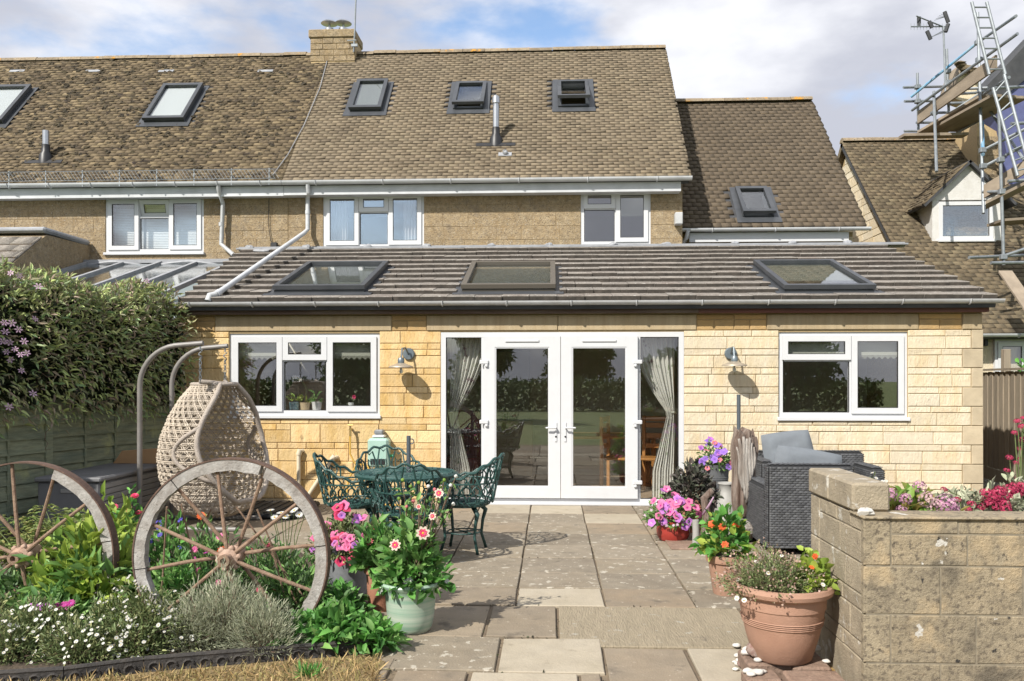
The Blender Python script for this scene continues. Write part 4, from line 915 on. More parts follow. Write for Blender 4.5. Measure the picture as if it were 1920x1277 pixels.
mat('ceramic_white', (.72, .73, .72), rough=.3); mat('ceramic_tan', (.55, .43, .27), rough=.4); mat('ceramic_blue', (.05, .22, .30), (.40, .55, .58), rough=.3, scale=30)

# ------------------------------------------------------------------ inside of the house
mb = MB(); mb.box(XL+.25, XR-.25, 3.0, 3.1, 0, 3.45); mb.build('room_back_wall', 'room_wall', house)
mb = MB(); mb.box(XL+.25, XR-.25, t1, 3.0, -.02, .03); mb.build('room_floor', 'room_floor', house)
for x in (-1.95, 1.95): mb = MB(); mb.box(x-.05, x+.05, t1, 3.0, .031, 2.5); mb.build('partition_wall', 'room_wall', house)
mb = MB(); mb.box(HXL+.02, HXR-.32, YM+.3, 8.8, 3.2, 3.3); mb.build('upper_floor', 'room_floor', house)
mb = MB(); mb.box(HXL+.02, HXR-.32, YM+2.6, YM+2.7, 3.3, ZE); mb.build('upper_partition', 'room_wall', house)
mb = MB(); mb.box(HXL+.02, HXR-.32, YM+.3, 8.7, ZE, ZE+.05); mb.build('upper_ceiling', 'ceiling_white', house)
mb = MB(); mb.box(-9, HXL-.02, YM+1.6, YM+1.7, 3.0, ZE); mb.build('room_back_wall', 'room_wall', nb)
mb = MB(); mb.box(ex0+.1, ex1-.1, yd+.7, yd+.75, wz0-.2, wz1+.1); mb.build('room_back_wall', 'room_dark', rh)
for (x0, x1, z) in ((WLx0, WLx1, WLz0), (WRx0, WRx1, WRz0)): mb = MB(); mb.cbox(x0-.03, x1+.03, .10, .36, z+.005, z+.04, .005); mb.build('inner_sill', 'upvc', house)
def drape(parent, f, m, name, nz=24, nx=60):
    """f(a, t) -> point; a across 0..1, t down 0..1"""
    mb = MB(); V = [f(i/nx, j/nz) for j in range(nz+1) for i in range(nx+1)]; Fs = [(j*(nx+1)+i, j*(nx+1)+i+1, (j+1)*(nx+1)+i+1, (j+1)*(nx+1)+i) for j in range(nz) for i in range(nx)]
    mb.add(V, Fs); return mb.build(name, m, parent, smooth=True)
def tied(xo, xi, zt, zk, zb, wk, wb, Y):
    """curtain hung from xo to xi, tied towards xo at height zk"""
    def f(a, t):
        z = zt+(zb-zt)*t; tk = (zt-zk)/(zt-zb)
        if t < tk: k = (t/tk)**1.7; wd = (xi-xo)*(1-k)+wk*k
        else: k = min(1, (t-tk)/(1-tk)*1.5); wd = wk+(wb-wk)*k
        base = xo+.02*math.copysign(1, xi-xo)
        return Vector((base+wd*a, Y+.028*math.sin(a*52+2.2*math.sin(3*t))*(1-.3*abs(t-tk))+.012*math.sin(a*21+t*3), z))
    return f
for k, (xo, xi, wk, wb) in enumerate(((DX0+.06, m0+.02, .09, .26), (DX1-.06, m1-.02, -.09, -.28))):
    t = thing('curtain', (xo, .22, .05), ['pale floral curtain tied back beside the red chair', 'pale floral curtain tied back beside the orange dining chairs'][k], 'curtain', 'tied curtains inside the glazed doors')
    drape(t, tied(xo, xi, DZ1-.05, 1.12, .06, wk, wb, .22), 'curtain', 'fabric')
    mb = MB(); mb.path([(xo+wk*q, .22+.05*math.cos(q*6.28)-.0, 1.12+.02*math.sin(q*3)) for q in np.linspace(-.1, 1.15, 8)], .014, 6); mb.build('tie_band', 'blind', t)
def flat_curtain(x0, x1, z0, z1, Y, label, m='net_curtain', wv=40, cat='curtain', name='curtain', amp=.02):
    t = thing(name, ((x0+x1)/2, Y, z0), label, cat); drape(t, lambda a, s: Vector((x0+(x1-x0)*a, Y+amp*math.sin(a*wv), z1+(z0-z1)*s)), m, 'fabric', 4, 60); return t
u = U1; flat_curtain(u[0]+.04, u[0]+.36, u[2]+.03, u[3]-.05, YM+.2, 'sheer white curtain at the end of the three-light bedroom window by the downpipe')
flat_curtain(u[1]-.38, u[1]-.04, u[2]+.03, u[3]-.05, YM+.2, 'sheer white curtain at the bedroom window end away from the downpipe')
u = U2; flat_curtain(u[0]+(u[1]-u[0])*.52, u[1]-.05, u[2]+.5, u[3]-.05, YM+.2, 'pale roller blind half down in the two-light bedroom window', 'blind', 0, 'blind', 'window_blind', 0)
u = NW
for k, (a, b) in enumerate(((.03, .33), (.36, .64), (.67, .97))):
    t = thing('window_blind', (u[0]+(u[1]-u[0])*(a+b)/2, YM+.2, u[2]), 'white venetian blind closed behind the attached neighbour\'s open-vent window', 'blind', 'venetian blinds in the neighbour window')
    mb = MB()
    for q in np.arange(u[2]+.05, u[3]-.05, .028): mb.add([(u[0]+(u[1]-u[0])*a, YM+.19, q), (u[0]+(u[1]-u[0])*b, YM+.19, q), (u[0]+(u[1]-u[0])*b, YM+.207, q+.026), (u[0]+(u[1]-u[0])*a, YM+.207, q+.026)], [(0, 1, 2, 3)])
    o = mb.build('slats', 'blind_white', t); o['kind'] = 'stuff'
def valance(x0, x1, zt, label):
    t = thing('window_blind', ((x0+x1)/2, .2, zt-.2), label, 'blind'); mb = MB(); mb.box(x0, x1, .11, .115, zt-.26, zt); mb.build('fabric', 'blind', t)
    mb = MB()
    for x in np.arange(x0, x1, .011): mb.box(x, x+.005, .109, .113, zt-.26-.035-.012*math.sin(x*90), zt-.2605)
    o = mb.build('fringe', 'blind', t); o['kind'] = 'stuff'
fw3 = (WLx1-WLx0)
valance(WLx0+.03, WLx0+fw3*.34, WLz1-.02, 'fringed cream blind in the window light behind the hanging chair')
valance(WLx0+fw3*.66, WLx1-.03, WLz1-.02, 'fringed cream blind above the glass with the pink bloom')
valance(WRx0+.03, WRx1-.03, WRz1-.02, 'fringed cream blind across the window above the grey armchairs')
# things indoors
def dining_chair(x, y, rz, label):
    t = thing('dining_chair', (0, 0, 0), label, 'chair', 'orange wood dining chairs')
    for (sx, sy, h) in ((-.19, .19, 1.02), (.19, .19, 1.02), (-.19, -.19, .44), (.19, -.19, .44)): mb = MB(); mb.cbox(sx-.022, sx+.022, sy-.022, sy+.022, 0, h, .004); mb.build('leg', 'orange_wood', t)
    mb = MB(); mb.cbox(-.22, .22, -.22, .165, .441, .475, .008); mb.build('seat', 'orange_wood', t)
    for z in (.58, .72, .86, .95): mb = MB(); mb.cbox(-.167, .167, .18, .2, z, z+.065, .004); mb.build('slat', 'orange_wood', t)
    t.location = (x, y, .03); t.rotation_euler = (0, 0, rz)
dining_chair(atx(1160, DCAM+1.0)+.0, 1.0, R(72), 'ladder-back orange wood chair at the end of the dining table')
dining_chair(atx(1228, DCAM+.9), .95, R(-20), 'ladder-back orange wood chair close to the tied curtain')
t = thing('dining_table', (.55, 1.5, .03), 'orange wood dining table behind the glazed doors', 'table')
mb = MB(); mb.cbox(.0, 1.5, 1.25, 2.05, .72, .76, .006); mb.build('table_top', 'orange_wood', t)
for (x, y) in ((.08, 1.33), (1.42, 1.33), (.08, 1.97), (1.42, 1.97)): mb = MB(); mb.cbox(x-.03, x+.03, y-.03, y+.03, .03, .719, .004); mb.build('leg', 'orange_wood', t)
xa = atx(868, DCAM+.8); t = thing('red_armchair', (xa, .9, .03), 'dark red high-backed chair beside the tied curtain', 'chair')
mb = MB(); mb.cbox(xa-.24, xa+.2, 1.1, 1.2, .35, 1.12, .03); mb.build('backrest', 'red_leather', t); mb = MB(); mb.cbox(xa-.24, xa+.2, .7, 1.09, .32, .5, .03); mb.build('seat', 'red_leather', t)
for (x, y) in ((xa-.2, .75), (xa+.16, .75), (xa-.2, 1.13), (xa+.16, 1.13)): mb = MB(); mb.tube((x, y, .03), (x, y, .34), .02); mb.build('leg', 'rust_dark', t)
xa = atx(960, DCAM+2.2); t = thing('wooden_dresser', (xa, 2.75, .03), 'pale dresser against the back wall of the dining room', 'cabinet')
mb = MB(); mb.cbox(xa-.5, xa+.3, 2.6, 2.98, .04, .9, .01); mb.build('cupboard', 'ceramic_tan', t); mb = MB(); mb.cbox(xa-.45, xa+.25, 2.8, 2.98, .901, 2.0, .01); mb.build('shelf_unit', 'blind', t)
xa = atx(470, DCAM+2.2); t = thing('kitchen_dresser', (xa, 2.75, .03), 'cream kitchen fireplace surround behind the window by the hanging chair', 'cabinet')
mb = MB(); mb.box(xa-.6, xa-.35, 2.65, 2.98, .04, 1.5); mb.box(xa+.35, xa+.6, 2.65, 2.98, .04, 1.5); mb.cbox(xa-.7, xa+.7, 2.6, 2.99, 1.5, 1.62, .01); mb.build('surround', 'blind', t)

# ------------------------------------------------------------------ patio of stone slabs
pb = MB(); pb.quad((-7.5, -9.5, -.012), (7.5, -9.5, -.012), (7.5, 1.0, -.012), (-7.5, 1.0, -.012)); patio = pb.build('patio', 'soil_ground', org=(0, -4, -.012)); patio['kind'] = 'structure'
def slab(x0, x1, d0, d1, m, tilt=.0035, gap=.007):
    mb = MB(); c = .005; y0, y1 = d0-DCAM+gap, d1-DCAM-gap; x0 += gap; x1 -= gap; h = [random.uniform(-tilt, tilt) for _ in range(4)]; lift = random.uniform(0, .004)
    z = lambda k: .004+lift+h[k]
    jx = [random.uniform(-.004, .004) for _ in range(8)]
    B = [(x0+jx[0], y0+jx[1]), (x1+jx[2], y0+jx[3]), (x1+jx[4], y1+jx[5]), (x0+jx[6], y1+jx[7])]
    cxm, cym = (x0+x1)/2, (y0+y1)/2
    I = [(p[0]+math.copysign(c, cxm-p[0]), p[1]+math.copysign(c, cym-p[1])) for p in B]
    mb.add([(p[0], p[1], -.04) for p in B]+[(B[k][0], B[k][1], z(k)-c) for k in range(4)]+[(I[k][0], I[k][1], z(k)) for k in range(4)],
           [(0, 1, 5, 4), (1, 2, 6, 5), (2, 3, 7, 6), (3, 0, 4, 7), (4, 5, 9, 8), (5, 6, 10, 9), (6, 7, 11, 10), (7, 4, 8, 11), (8, 9, 10, 11)])
    return mb.build('slab', m, patio)
ROW = [10.23, 9.60, 8.98, 8.37, 7.79, 7.22, 6.68, 6.19, 5.71]
X0 = -.245; CW = .618
pale = {(0, -1): 1, (0, 0): 1, (1, 1): 1, (7, 0): 2}
for r in range(8):
    for k in range(-8, 10):
        if r == 0 and k < -1 and False: continue
        m = {1: 'slab_pale', 2: 'slab_pale'}.get(pale.get((r, k)), 'slab_grey' if 3 <= r <= 6 else random.choice(['slab_plain', 'slab_plain', 'slab_grey']))
        slab(X0+k*CW, X0+(k+1)*CW, ROW[r+1], ROW[r], m)
def slab_px(x0, x1, y0, y1, m):
    d1, d0 = gp(1000, y0).y+DCAM, gp(1000, y1).y+DCAM; ym = (y0+y1)/2; slab(gp(x0, ym).x, gp(x1, ym).x, d0, d1, m, tilt=.005, gap=.011)
for q in ((560, 735, 1137, 1196, 'slab_grey'), (735, 914, 1137, 1196, 'slab_plain'), (914, 1046, 1137, 1196, 'slab_plain'), (1046, 1410, 1137, 1212, 'slab_tooled'), (1410, 1600, 1137, 1212, 'slab_grey'),
          (700, 936, 1196, 1260, 'slab_grey'), (936, 1133, 1197, 1262, 'slab_pale'), (1135, 1298, 1213, 1284, 'slab_plain'), (1300, 1470, 1213, 1284, 'slab_pale'), (1470, 1640, 1213, 1284, 'slab_plain'),
          (540, 718, 1240, 1330, 'slab_plain'), (722, 870, 1261, 1330, 'slab_plain'), (872, 1088, 1263, 1330, 'slab_pale'), (1089, 1134, 1263, 1330, 'slab_plain'), (1136, 1340, 1286, 1370, 'slab_grey'), (1342, 1600, 1286, 1370, 'slab_plain')): slab_px(*q)
for r, d in enumerate((3.82, 3.2, 2.6, 2.0)):
    for k in range(-2, 3): slab(X0+k*.7, X0+(k+1)*.7, d-.62, d, random.choice(['slab_plain', 'slab_grey', 'slab_pale']))
mj = []
for ob in [o for o in bpy.data.objects if o.parent == patio]:
    bb = [WL[ob]+Vector(c) for c in ob.bound_box]; xa, xb_ = min(c.x for c in bb), max(c.x for c in bb); ya_, yb2 = min(c.y for c in bb), max(c.y for c in bb)
    if yb2 > -3.4 and random.random() < .55 or xa < -3.2: continue
    for k in range(int(26*random.random()**2)+3):
        mj.append((random.uniform(xa, xb_), ya_+random.gauss(-.008, .006), .0) if random.random() < .5 else (xb_+random.gauss(.008, .006), random.uniform(ya_, yb2), .0))
gr = MB(); gr.quad((5.4, -1, .004), (7.2, -1, .004), (7.2, 4, .004), (5.4, 4, .004)); o = gr.build('gravel_path', 'gravel'); o['kind'] = 'structure'
gs = MB()
for k in range(900): gs.blob((random.uniform(5.45, 6.5), random.uniform(-.6, 2.6), .008), random.uniform(.012, .03), k, 5, 3, (1.2, 1, .6), .2)
o = tag(gs.build('gravel_stones', 'gravel'), 'loose grey gravel beside the house corner and the board fence', 'gravel', kind='stuff')

# ------------------------------------------------------------------ near stone wall with raised bed
NWX = px(1620, 900, 4.0).x; zlo, zhi = .905, 1.05; d_f, d_b = 4.0, 4.84
nwt = thing('garden_wall', (NWX+.3, d_f-DCAM+.3, 0), 'lichen-spotted low stone garden wall with a taller end beside the big terracotta pot', 'wall')
yf = d_f-DCAM; yb_ = d_b-DCAM; yt = 4.14-DCAM
mb = MB(); mb.box(NWX+.015, NWX+1.9, yf+.015, yf+.19, 0, zlo-.012); mb.box(NWX+.015, NWX+.19, yf+.19, yb_, 0, zlo-.012); mb.box(NWX+.025, NWX+.17, yt+.02, yb_-.01, zlo-.012, zhi-.012); core = mb.build('core', 'mortar_grey', nwt)
hs = [.0, .215, .445, .675, .905]
def TS(p): return Vector((NWX+.015+p[1], p[0], p[2]))            # side face looks to -x
for i in range(len(hs)-1):
    z0, z1 = hs[i], hs[i+1]; q = .13 if i % 2 else .36
    stone_block(core, NWX, NWX+q, z0, z1, 'old_stone', yf+.015, proud=.004, c=.004)
    course(core, NWX+q, NWX+1.9, z0, z1, 'old_stone', .3, yf+.015, lo=.25, hi=.55, thin=.08, proud=.004, c=.004)
    course(core, yf+.016, yb_-.16, z0, z1, 'old_stone_side', .3, 0, T=TS, lo=.16, hi=.36, proud=.006, c=.004)
    stone_block(core, yb_-.155, yb_, z0, z1, 'old_stone_side', 0, T=TS, proud=.006, c=.004)
mb = MB(); mb.cbox(NWX-.003, NWX+1.9, yf-.003, yf+.2, zlo-.011, zlo+.004, .006); mb.build('coping', 'old_stone', nwt)
for (a, b) in ((yt, yt+.36), (yt+.363, yb_)): mb = MB(); mb.cbox(NWX-.004, NWX+.178, a, b, zlo+.005, zhi, .012); mb.build('stone', 'old_stone_side', core)
mb = MB(); mb.box(NWX+1.92, NWX+2.15, yf, yf+.35, 0, 1.0); mb.build('end_block', 'old_stone', nwt)
mb = MB(); q = px(1624, 962, 4.05); mb.blob((q.x, q.y, zlo+.018), .04, 4, 8, 5, (1.1, .8, .5), .15); tag(mb.build('stone_chip', 'pebble_white'), 'white stone chip lying on the low wall', 'stone')
rb = MB(); rb.box(NWX+.19, NWX+1.9, yf+.2, yb_+.5, .0, .82); tag(rb.build('raised_bed', 'soil'), 'raised bed of soil behind the low wall', 'flower bed')

# ------------------------------------------------------------------ pots
def pot(name, label, x, d, z0, prof, m, soil_r=None, soil_z=None, grooves=(), gm=None, cat='plant pot', group=None, n=32, handle=False):
    c = px(x, HZ, d); b = Vector((c.x, c.y, z0)); t = thing(name, b, label, cat, group); mb = MB(); mb.lathe(prof, b, n); mb.build('pot', m, t, smooth='auto')
    if soil_r:
        s = MB(); s.lathe([(soil_r, soil_z-.02), (soil_r, soil_z), (soil_r*.5, soil_z+.012), (0, soil_z+.018)], b, 20); s.build('potting_soil', 'soil', t)
    for (r, z) in grooves:
        g = MB(); g.path([b+Vector((r*math.cos(a), r*math.sin(a), z)) for a in np.linspace(0, 2*math.pi, 33)[:-1]], .004, 4, closed=True); g.build('rib', gm or m, t)
    return b
def taper(rb, rt, h, lip=.025, lh=.05, wall=.018):
    return [(rb*.96, 0), (rb, .01), (rt-lip*.6, h-lh-.004), (rt, h-lh), (rt+.004, h-lh*.5), (rt, h), (rt-wall, h), (rt-wall-.006, h-lh), (rb*.8, h*.35), (0, h*.3)]
BP = pot('plant_pot', 'large terracotta pot standing on stones against the garden wall', 1466, 4.42, .10,
         [(.135, 0), (.15, .012), (.185, .13), (.205, .22), (.214, .275), (.22, .28), (.222, .335), (.235, .34), (.252, .352), (.258, .372), (.25, .392), (.235, .395), (.222, .385), (.21, .30), (.12, .28), (0, .28)], 'terracotta', .215, .34,
         grooves=((.2085, .222), (.206, .212), (.2035, .202), (.201, .192)), gm='terracotta')
MP = pot('plant_pot', 'medium terracotta pot with orange flowers beside the wicker armchair', 1362, 6.1, 0, taper(.095, .145, .29), 'terracotta', .12, .27)
GP = pot('plant_pot', 'green and cream glazed pot with dahlias by the flower bed', 770, 5.12, 0,
         [(.108, 0), (.118, .008), (.132, .03), (.145, .09), (.152, .17), (.16, .24), (.172, .275), (.186, .287), (.19, .30), (.183, .312), (.172, .312), (.162, .298), (.15, .25), (.1, .22), (0, .22)], 'glaze_green', .152, .262, n=40)
TP = pot('plant_pot', 'slim terracotta pot squeezed behind the green glazed pot', 712, 5.55, 0, taper(.075, .105, .30, lh=.04), 'terracotta_dk', .085, .28)
ZP = pot('plant_pot', 'zinc grey tub of pink petunias behind the big wheel', 652, 5.95, 0, taper(.13, .155, .30, lip=.008, lh=.02), 'zinc', .135, .27)
RP_ = pot('plant_pot', 'squat red glazed pot of pink petunias near the doors', 1262, 8.1, 0, [(.10, 0), (.135, .012), (.158, .06), (.16, .11), (.152, .17), (.158, .19), (.15, .195), (.14, .18), (.1, .16), (0, .16)], 'glaze_red', .14, .175)
DP = pot('plant_pot', 'ribbed terracotta pot holding a dark-leaved plant', 1297, 8.55, 0, taper(.10, .155, .34, lip=.012, lh=.09), 'terracotta_dk', .13, .31, grooves=((.158, .26), (.159, .28), (.16, .30), (.161, .32)))
TG_ = pot('plant_pot', 'tall dark grey planter of purple petunias against the pale wall', 1339, 9.0, 0, [(.10, 0), (.11, .01), (.135, .42), (.148, .50), (.152, .56), (.168, .64), (.172, .65), (.16, .65), (.15, .6), (.1, .55), (0, .55)], 'planter_grey', .15, .61, grooves=((.146, .47), (.148, .49), (.15, .51)))
pot('milk_churn', 'old grey milk churn beside the driftwood stump', 1362, 8.5, 0, [(.12, 0), (.135, .01), (.135, .27), (.13, .31), (.085, .40), (.075, .43), (.075, .48), (.09, .50), (.085, .51), (.07, .5), (0, .49)], 'churn', cat='milk churn')

# driftwood stump on a pale stone, parasol base, post stub
c = px(1394, HZ, 8.25); t = thing('driftwood_stump', (c.x, c.y, .0), 'tall weathered driftwood stump standing on a pale stone', 'driftwood')
mb = MB(); rg = random.Random(5); nn, nz = 40, 30; V = []; H_ = .80; z00 = .22
for j in range(nz+1):
    f = j/nz
    for i in range(nn):
        a = 2*math.pi*i/nn; r = (.082+.03*math.sin(f*math.pi)**.6+.012*math.sin(f*9))*(1+.13*math.sin(3*a+1.5)+.10*math.sin(7*a+f*2.2)+.07*math.sin(13*a-f*3)+.04*math.sin(23*a+f*5))
        top = .05*math.sin(5*a)+.03*math.sin(9*a+1) if j == nz else 0
        V.append((c.x+r*1.0*math.cos(a), c.y+r*.8*math.sin(a), z00+H_*f+top))
mb.add(V, [(j*nn+i, j*nn+(i+1) % nn, (j+1)*nn+(i+1) % nn, (j+1)*nn+i) for j in range(nz) for i in range(nn)]+[tuple(nz*nn+i for i in range(nn)), tuple(range(nn))[::-1]]); mb.build('trunk', 'driftwood', t)
for k, (dx, z0, z1, r) in enumerate(((-.07, .98, .48, .03), (-.035, 1.0, .40, .034), (.0, .98, .36, .036), (.035, .99, .42, .03), (.06, .94, .5, .026), (.085, .9, .55, .02), (-.09, .9, .52, .02))):
    mb = MB(); mb.path([(c.x+dx*(1-.5*f)+.01*math.sin(f*7+k), c.y-.115-.02*math.sin(f*3.1), z0+(z1-z0)*f) for f in np.linspace(0, 1, 10)], [r*.62*(.5+.8*math.sin(f*3.1)) for f in np.linspace(.05, .97, 10)], 7); mb.build('root_strand', 'driftwood_pale', t, smooth=True)
c2 = px(1384, HZ, 7.9); mb = MB(); mb.blob((c2.x, c2.y+.2, .10), .2, 9, 14, 8, (1.15, 1.1, .62), .10); tag(mb.build('boulder', 'driftwood_pale'), 'pale stone slab under the driftwood stump', 'stone')
c3 = px(1385, HZ, 9.6); t = thing('parasol_stand', (c3.x, c3.y, 0), 'grey metal parasol pole standing behind the driftwood stump', 'pole')
mb = MB(); mb.lathe([(.22, 0), (.22, .05), (.05, .08), (.03, .09), (.03, .3)], (c3.x, c3.y, 0), 20); mb.build('foot', 'planter_grey', t, smooth='auto'); mb = MB(); mb.tube((c3.x, c3.y, .2), (c3.x, c3.y, 1.38), .022, 10); mb.build('pole', 'parasol_pole', t, smooth='auto')
c4 = gp(1306, 1030); t = thing('post_stub', c4, 'short weathered post on a dark square base plate', 'post')
mb = MB(); mb.cbox(c4.x-.24, c4.x+.25, c4.y-.08, c4.y+.34, .008, .022, .003); mb.build('base_plate', 'brick_brown', t); mb = MB(); mb.path([(c4.x, c4.y+.05, .023), (c4.x+.004, c4.y+.05, .14), (c4.x, c4.y+.05, .26)], [.034, .032, .031], 10); mb.build('post', 'churn', t, smooth='auto')
mb = MB(); q = px(1322, HZ, 8.0); mb.path([(q.x-.02, q.y, .02), (q.x+.03, q.y, .2), (q.x+.0, q.y+.02, .42), (q.x+.07, q.y, .5)], [.05, .045, .04, .03], 9); tag(mb.build('driftwood_branch', 'driftwood', smooth=True), 'crooked driftwood branch leaning behind the post stub', 'driftwood')
mb = MB(); q = px(1340, HZ, 7.6); mb.blob((q.x, q.y, .13), .13, 21, 10, 7, (.7, .8, 1.1), .14); tag(mb.build('boulder', 'slab_pale'), 'upright pale stone beside the post stub', 'stone')

# stones round the big pot
BLK = []
def stone_at(x, y, z, r, m, label, sq=(1, 1, .7), seed=0, group=None, name='pebble'):
    z = 0.008
    for (a0, a1, b0, b1, zt) in BLK:
        q = gp(x, y, zt)
        if a0 < q.x < a1 and b0 < q.y < b1: z = zt
    c = gp(x, y, z); mb = MB(); mb.blob((c.x, c.y, z+r*sq[2]*.9), r, seed, 12, 8, sq, .09); return tag(mb.build(name, m, smooth=True), label, 'stone', group)
bx, by = BP.x, BP.y
for k, (dx, dy, wx_, wy_) in enumerate(((-.15, -.19, .09, .075), (-.05, .02, .15, .12), (.12, .0, .10, .14), (.09, -.28, .14, .10))):
    BLK.append((bx+dx-wx_, bx+dx+wx_, by+dy-wy_, by+dy+wy_, .098 if k else .075)); mb = MB(); mb.cbox(bx+dx-wx_, bx+dx+wx_-.005, by+dy-wy_, by+dy+wy_, .01, .098 if k else .075, .012); tag(mb.build('stone_block', 'brick_brown'), ['brown block in front of the large terracotta pot carrying white pebbles', 'brown block under the large terracotta pot', 'brown block under the pot on its wall side', 'broad brown block lying in front of the others by the wall'][k], 'block')
stone_at(1424, 1234, .06, .062, 'rock_red', 'round reddish speckled rock against the large terracotta pot', (1.05, .9, .8), 3, name='rock')
stone_at(1474, 1240, .08, .085, 'rock_ochre', 'flat yellow ochre rock at the foot of the large terracotta pot', (1.2, .7, .42), 7, name='rock')
stone_at(1397, 1252, .01, .036, 'rock_red', 'small dark red rock among the white pebbles', (1.2, .9, .6), 11, name='rock')
pk = [(1381, 1214, 0, .021), (1402, 1222, .03, .024), (1417, 1209, .05, .03), (1433, 1213, .06, .024), (1400, 1228, .02, .026), (1421, 1241, .08, .019), (1436, 1240, .08, .019), (1463, 1242, .09, .028), (1478, 1246, .09, .03), (1476, 1255, .08, .026), (1384, 1233, 0, .02), (1387, 1241, 0, .018), (1384, 1248, 0, .018), (1379, 1257, 0, .014), (1403, 1263, 0, .024), (1408, 1268, 0, .02), (1421, 1265, 0, .025), (1549, 1243, 0, .017), (1528, 1221, .01, .028), (1391, 1245, .01, .016), (1431, 1262, 0, .016), (1378, 1243, 0, .012)]
for k, (x, y, z, r) in enumerate(pk): stone_at(x, y, z, r, 'pebble_white', 'smooth white pebble in the heap round the large terracotta pot', (1.25, .9, .6), k, 'white pebbles round the pot')
for k, (x, y) in enumerate(((1560, 1250), (1575, 1268), (1540, 1262))):
    c = gp(x, y); mb = MB(); mb.blob((c.x, c.y, .012), .09, 40+k, 9, 6, (1.2, .7, .22), .2); tag(mb.build('flat_stone', 'rock_ochre'), 'flat buff stone flake lying along the foot of the wall', 'stone', 'stone flakes by the wall')

# ------------------------------------------------------------------ wall lamps, hose, pipes
def wall_lamp(x, y, sx, sy, label):
    p = px(x, y, DCAM); t = thing('wall_lamp', (p.x, -.02, p.z), label, 'wall lamp', 'lamps beside the doors'); A = (Vector((1, 0, 0)), Vector((0, 0, 1)), Vector((0, -1, 0)))
    mb = MB(); mb.lathe([(.075, .0), (.075, .02), (.065, .03), (0, .032)], (p.x, -.018, p.z), 24, axis=A); mb.build('back_plate', 'lamp_metal', t, smooth='auto')
    q = px(sx, sy, DCAM-.22); top = Vector((q.x, q.y, q.z+.06))
    mb = MB(); mb.path([(p.x, -.05, p.z+.0), (p.x+(top.x-p.x)*.4, -.12, p.z+.075), (p.x+(top.x-p.x)*.85, -.19, p.z+.065), top], .011, 8); mb.build('arm', 'lamp_metal', t, smooth='auto')
    mb = MB(); mb.lathe([(.035, -.075), (.042, -.045), (.042, .0), (.03, .02), (0, .022)], top, 18); mb.build('cap', 'lamp_metal', t, smooth='auto')
    mb = MB(); mb.lathe([(.04, .0), (.145, -.04), (.152, -.055), (.146, -.056), (.138, -.044), (.04, -.008)], top+Vector((0, 0, -.045)), 28); mb.build('shade', 'copper_pale', t, smooth='auto')
    mb = MB(); mb.lathe([(.04, .0), (.045, -.06), (.046, -.10), (.03, -.135), (0, -.145)], top+Vector((0, 0, -.075)), 18); mb.build('glass_jar', 'lamp_glass', t, smooth=True)
    mb = MB(); mb.lathe([(.0, -.1), (.018, -.09), (.022, -.07), (.012, -.035), (.012, -.01), (0, -.01)], top+Vector((0, 0, -.075)), 12); mb.build('bulb', 'ceramic_white', t, smooth=True)
wall_lamp(767, 664, 752, 683, 'metal wall lamp with disc shade between the kitchen window and the doors')
wall_lamp(1369, 663, 1377, 680, 'metal wall lamp with disc shade above the parasol pole')
def wallp(x, y, off=.05): return px(x, y, DCAM-off)
for (pts, lab) in ((((563, 846), (560, 853), (560, 946)), 'upright cream drain pipe on the ochre wall under the kitchen window'), (((628, 858), (622, 862), (566, 947)), 'slanting cream drain pipe leaning on the ochre wall')):
    mb = MB(); q = [wallp(*p, .06) for p in pts]; mb.path([q[0]+Vector((.02, .06, .0))]+q, .026, 10); o = tag(mb.build('waste_pipe', 'pipe_cream', smooth='auto'), lab, 'pipe')
    mb = MB(); mb.tube(q[0]+Vector((.0, .0, .02)), q[1], .034, 10); mb.build('elbow', 'pipe_cream', o, smooth='auto')
p = wallp(712, 845, .1); t = thing('hose_reel', p, 'pale green wall-mounted hose reel box beside the garden table', 'hose reel')
mb = MB(); mb.cbox(p.x-.13, p.x+.13, -.22, -.045, p.z-.2, p.z+.16, .028); bd = mb.build('casing', 'hose_reel', t); mb = MB(); mb.cbox(p.x-.08, p.x+.08, -.2, -.06, p.z+.161, p.z+.2, .018); mb.build('top_cover', 'ceramic_white', t); mb = MB(); mb.cbox(p.x-.06, p.x+.05, -.16, -.02, p.z+.201, p.z+.26, .015); mb.build('wall_bracket', 'zinc', t)
mb = MB(); mb.tube((p.x+.121, -.13, p.z-.06), (p.x+.19, -.13, p.z-.06), .018); mb.build('crank', 'hose_green', t); mb = MB(); mb.cbox(p.x-.09, p.x+.09, -.232, -.221, p.z-.16, p.z-.09, .004); mb.build('outlet', 'black_plastic', t)
p = wallp(659, 805, .05); t = thing('garden_tap', (p.x, -.02, p.z), 'brass outdoor tap with a yellow hose on the ochre wall', 'tap')
mb = MB(); mb.tube((p.x, -.018, p.z), (p.x, -.11, p.z), .014); mb.tube((p.x, -.1, p.z), (p.x, -.1, p.z+.05), .01); mb.tube((p.x-.035, -.1, p.z+.055), (p.x+.035, -.1, p.z+.055), .008); mb.tube((p.x, -.1, p.z), (p.x, -.11, p.z-.08), .015); mb.build('body', 'brass', t)
mb = MB(); mb.path([(p.x, -.11, p.z-.08), (p.x+.0, -.12, p.z-.3), (p.x+.06, -.12, p.z-.42), (p.x+.2, -.12, p.z-.44), (p.x+.26, -.13, p.z-.5)], .011, 8); mb.path([(p.x+.1, -.1, p.z-.38), (p.x-.02, -.13, p.z-.62), (p.x-.04, -.15, p.z-.9), (p.x+.1, -.2, .02), (p.x+.8, -.3, .02)], .011, 8); mb.build('hose', 'hose_yellow', t, smooth='auto')

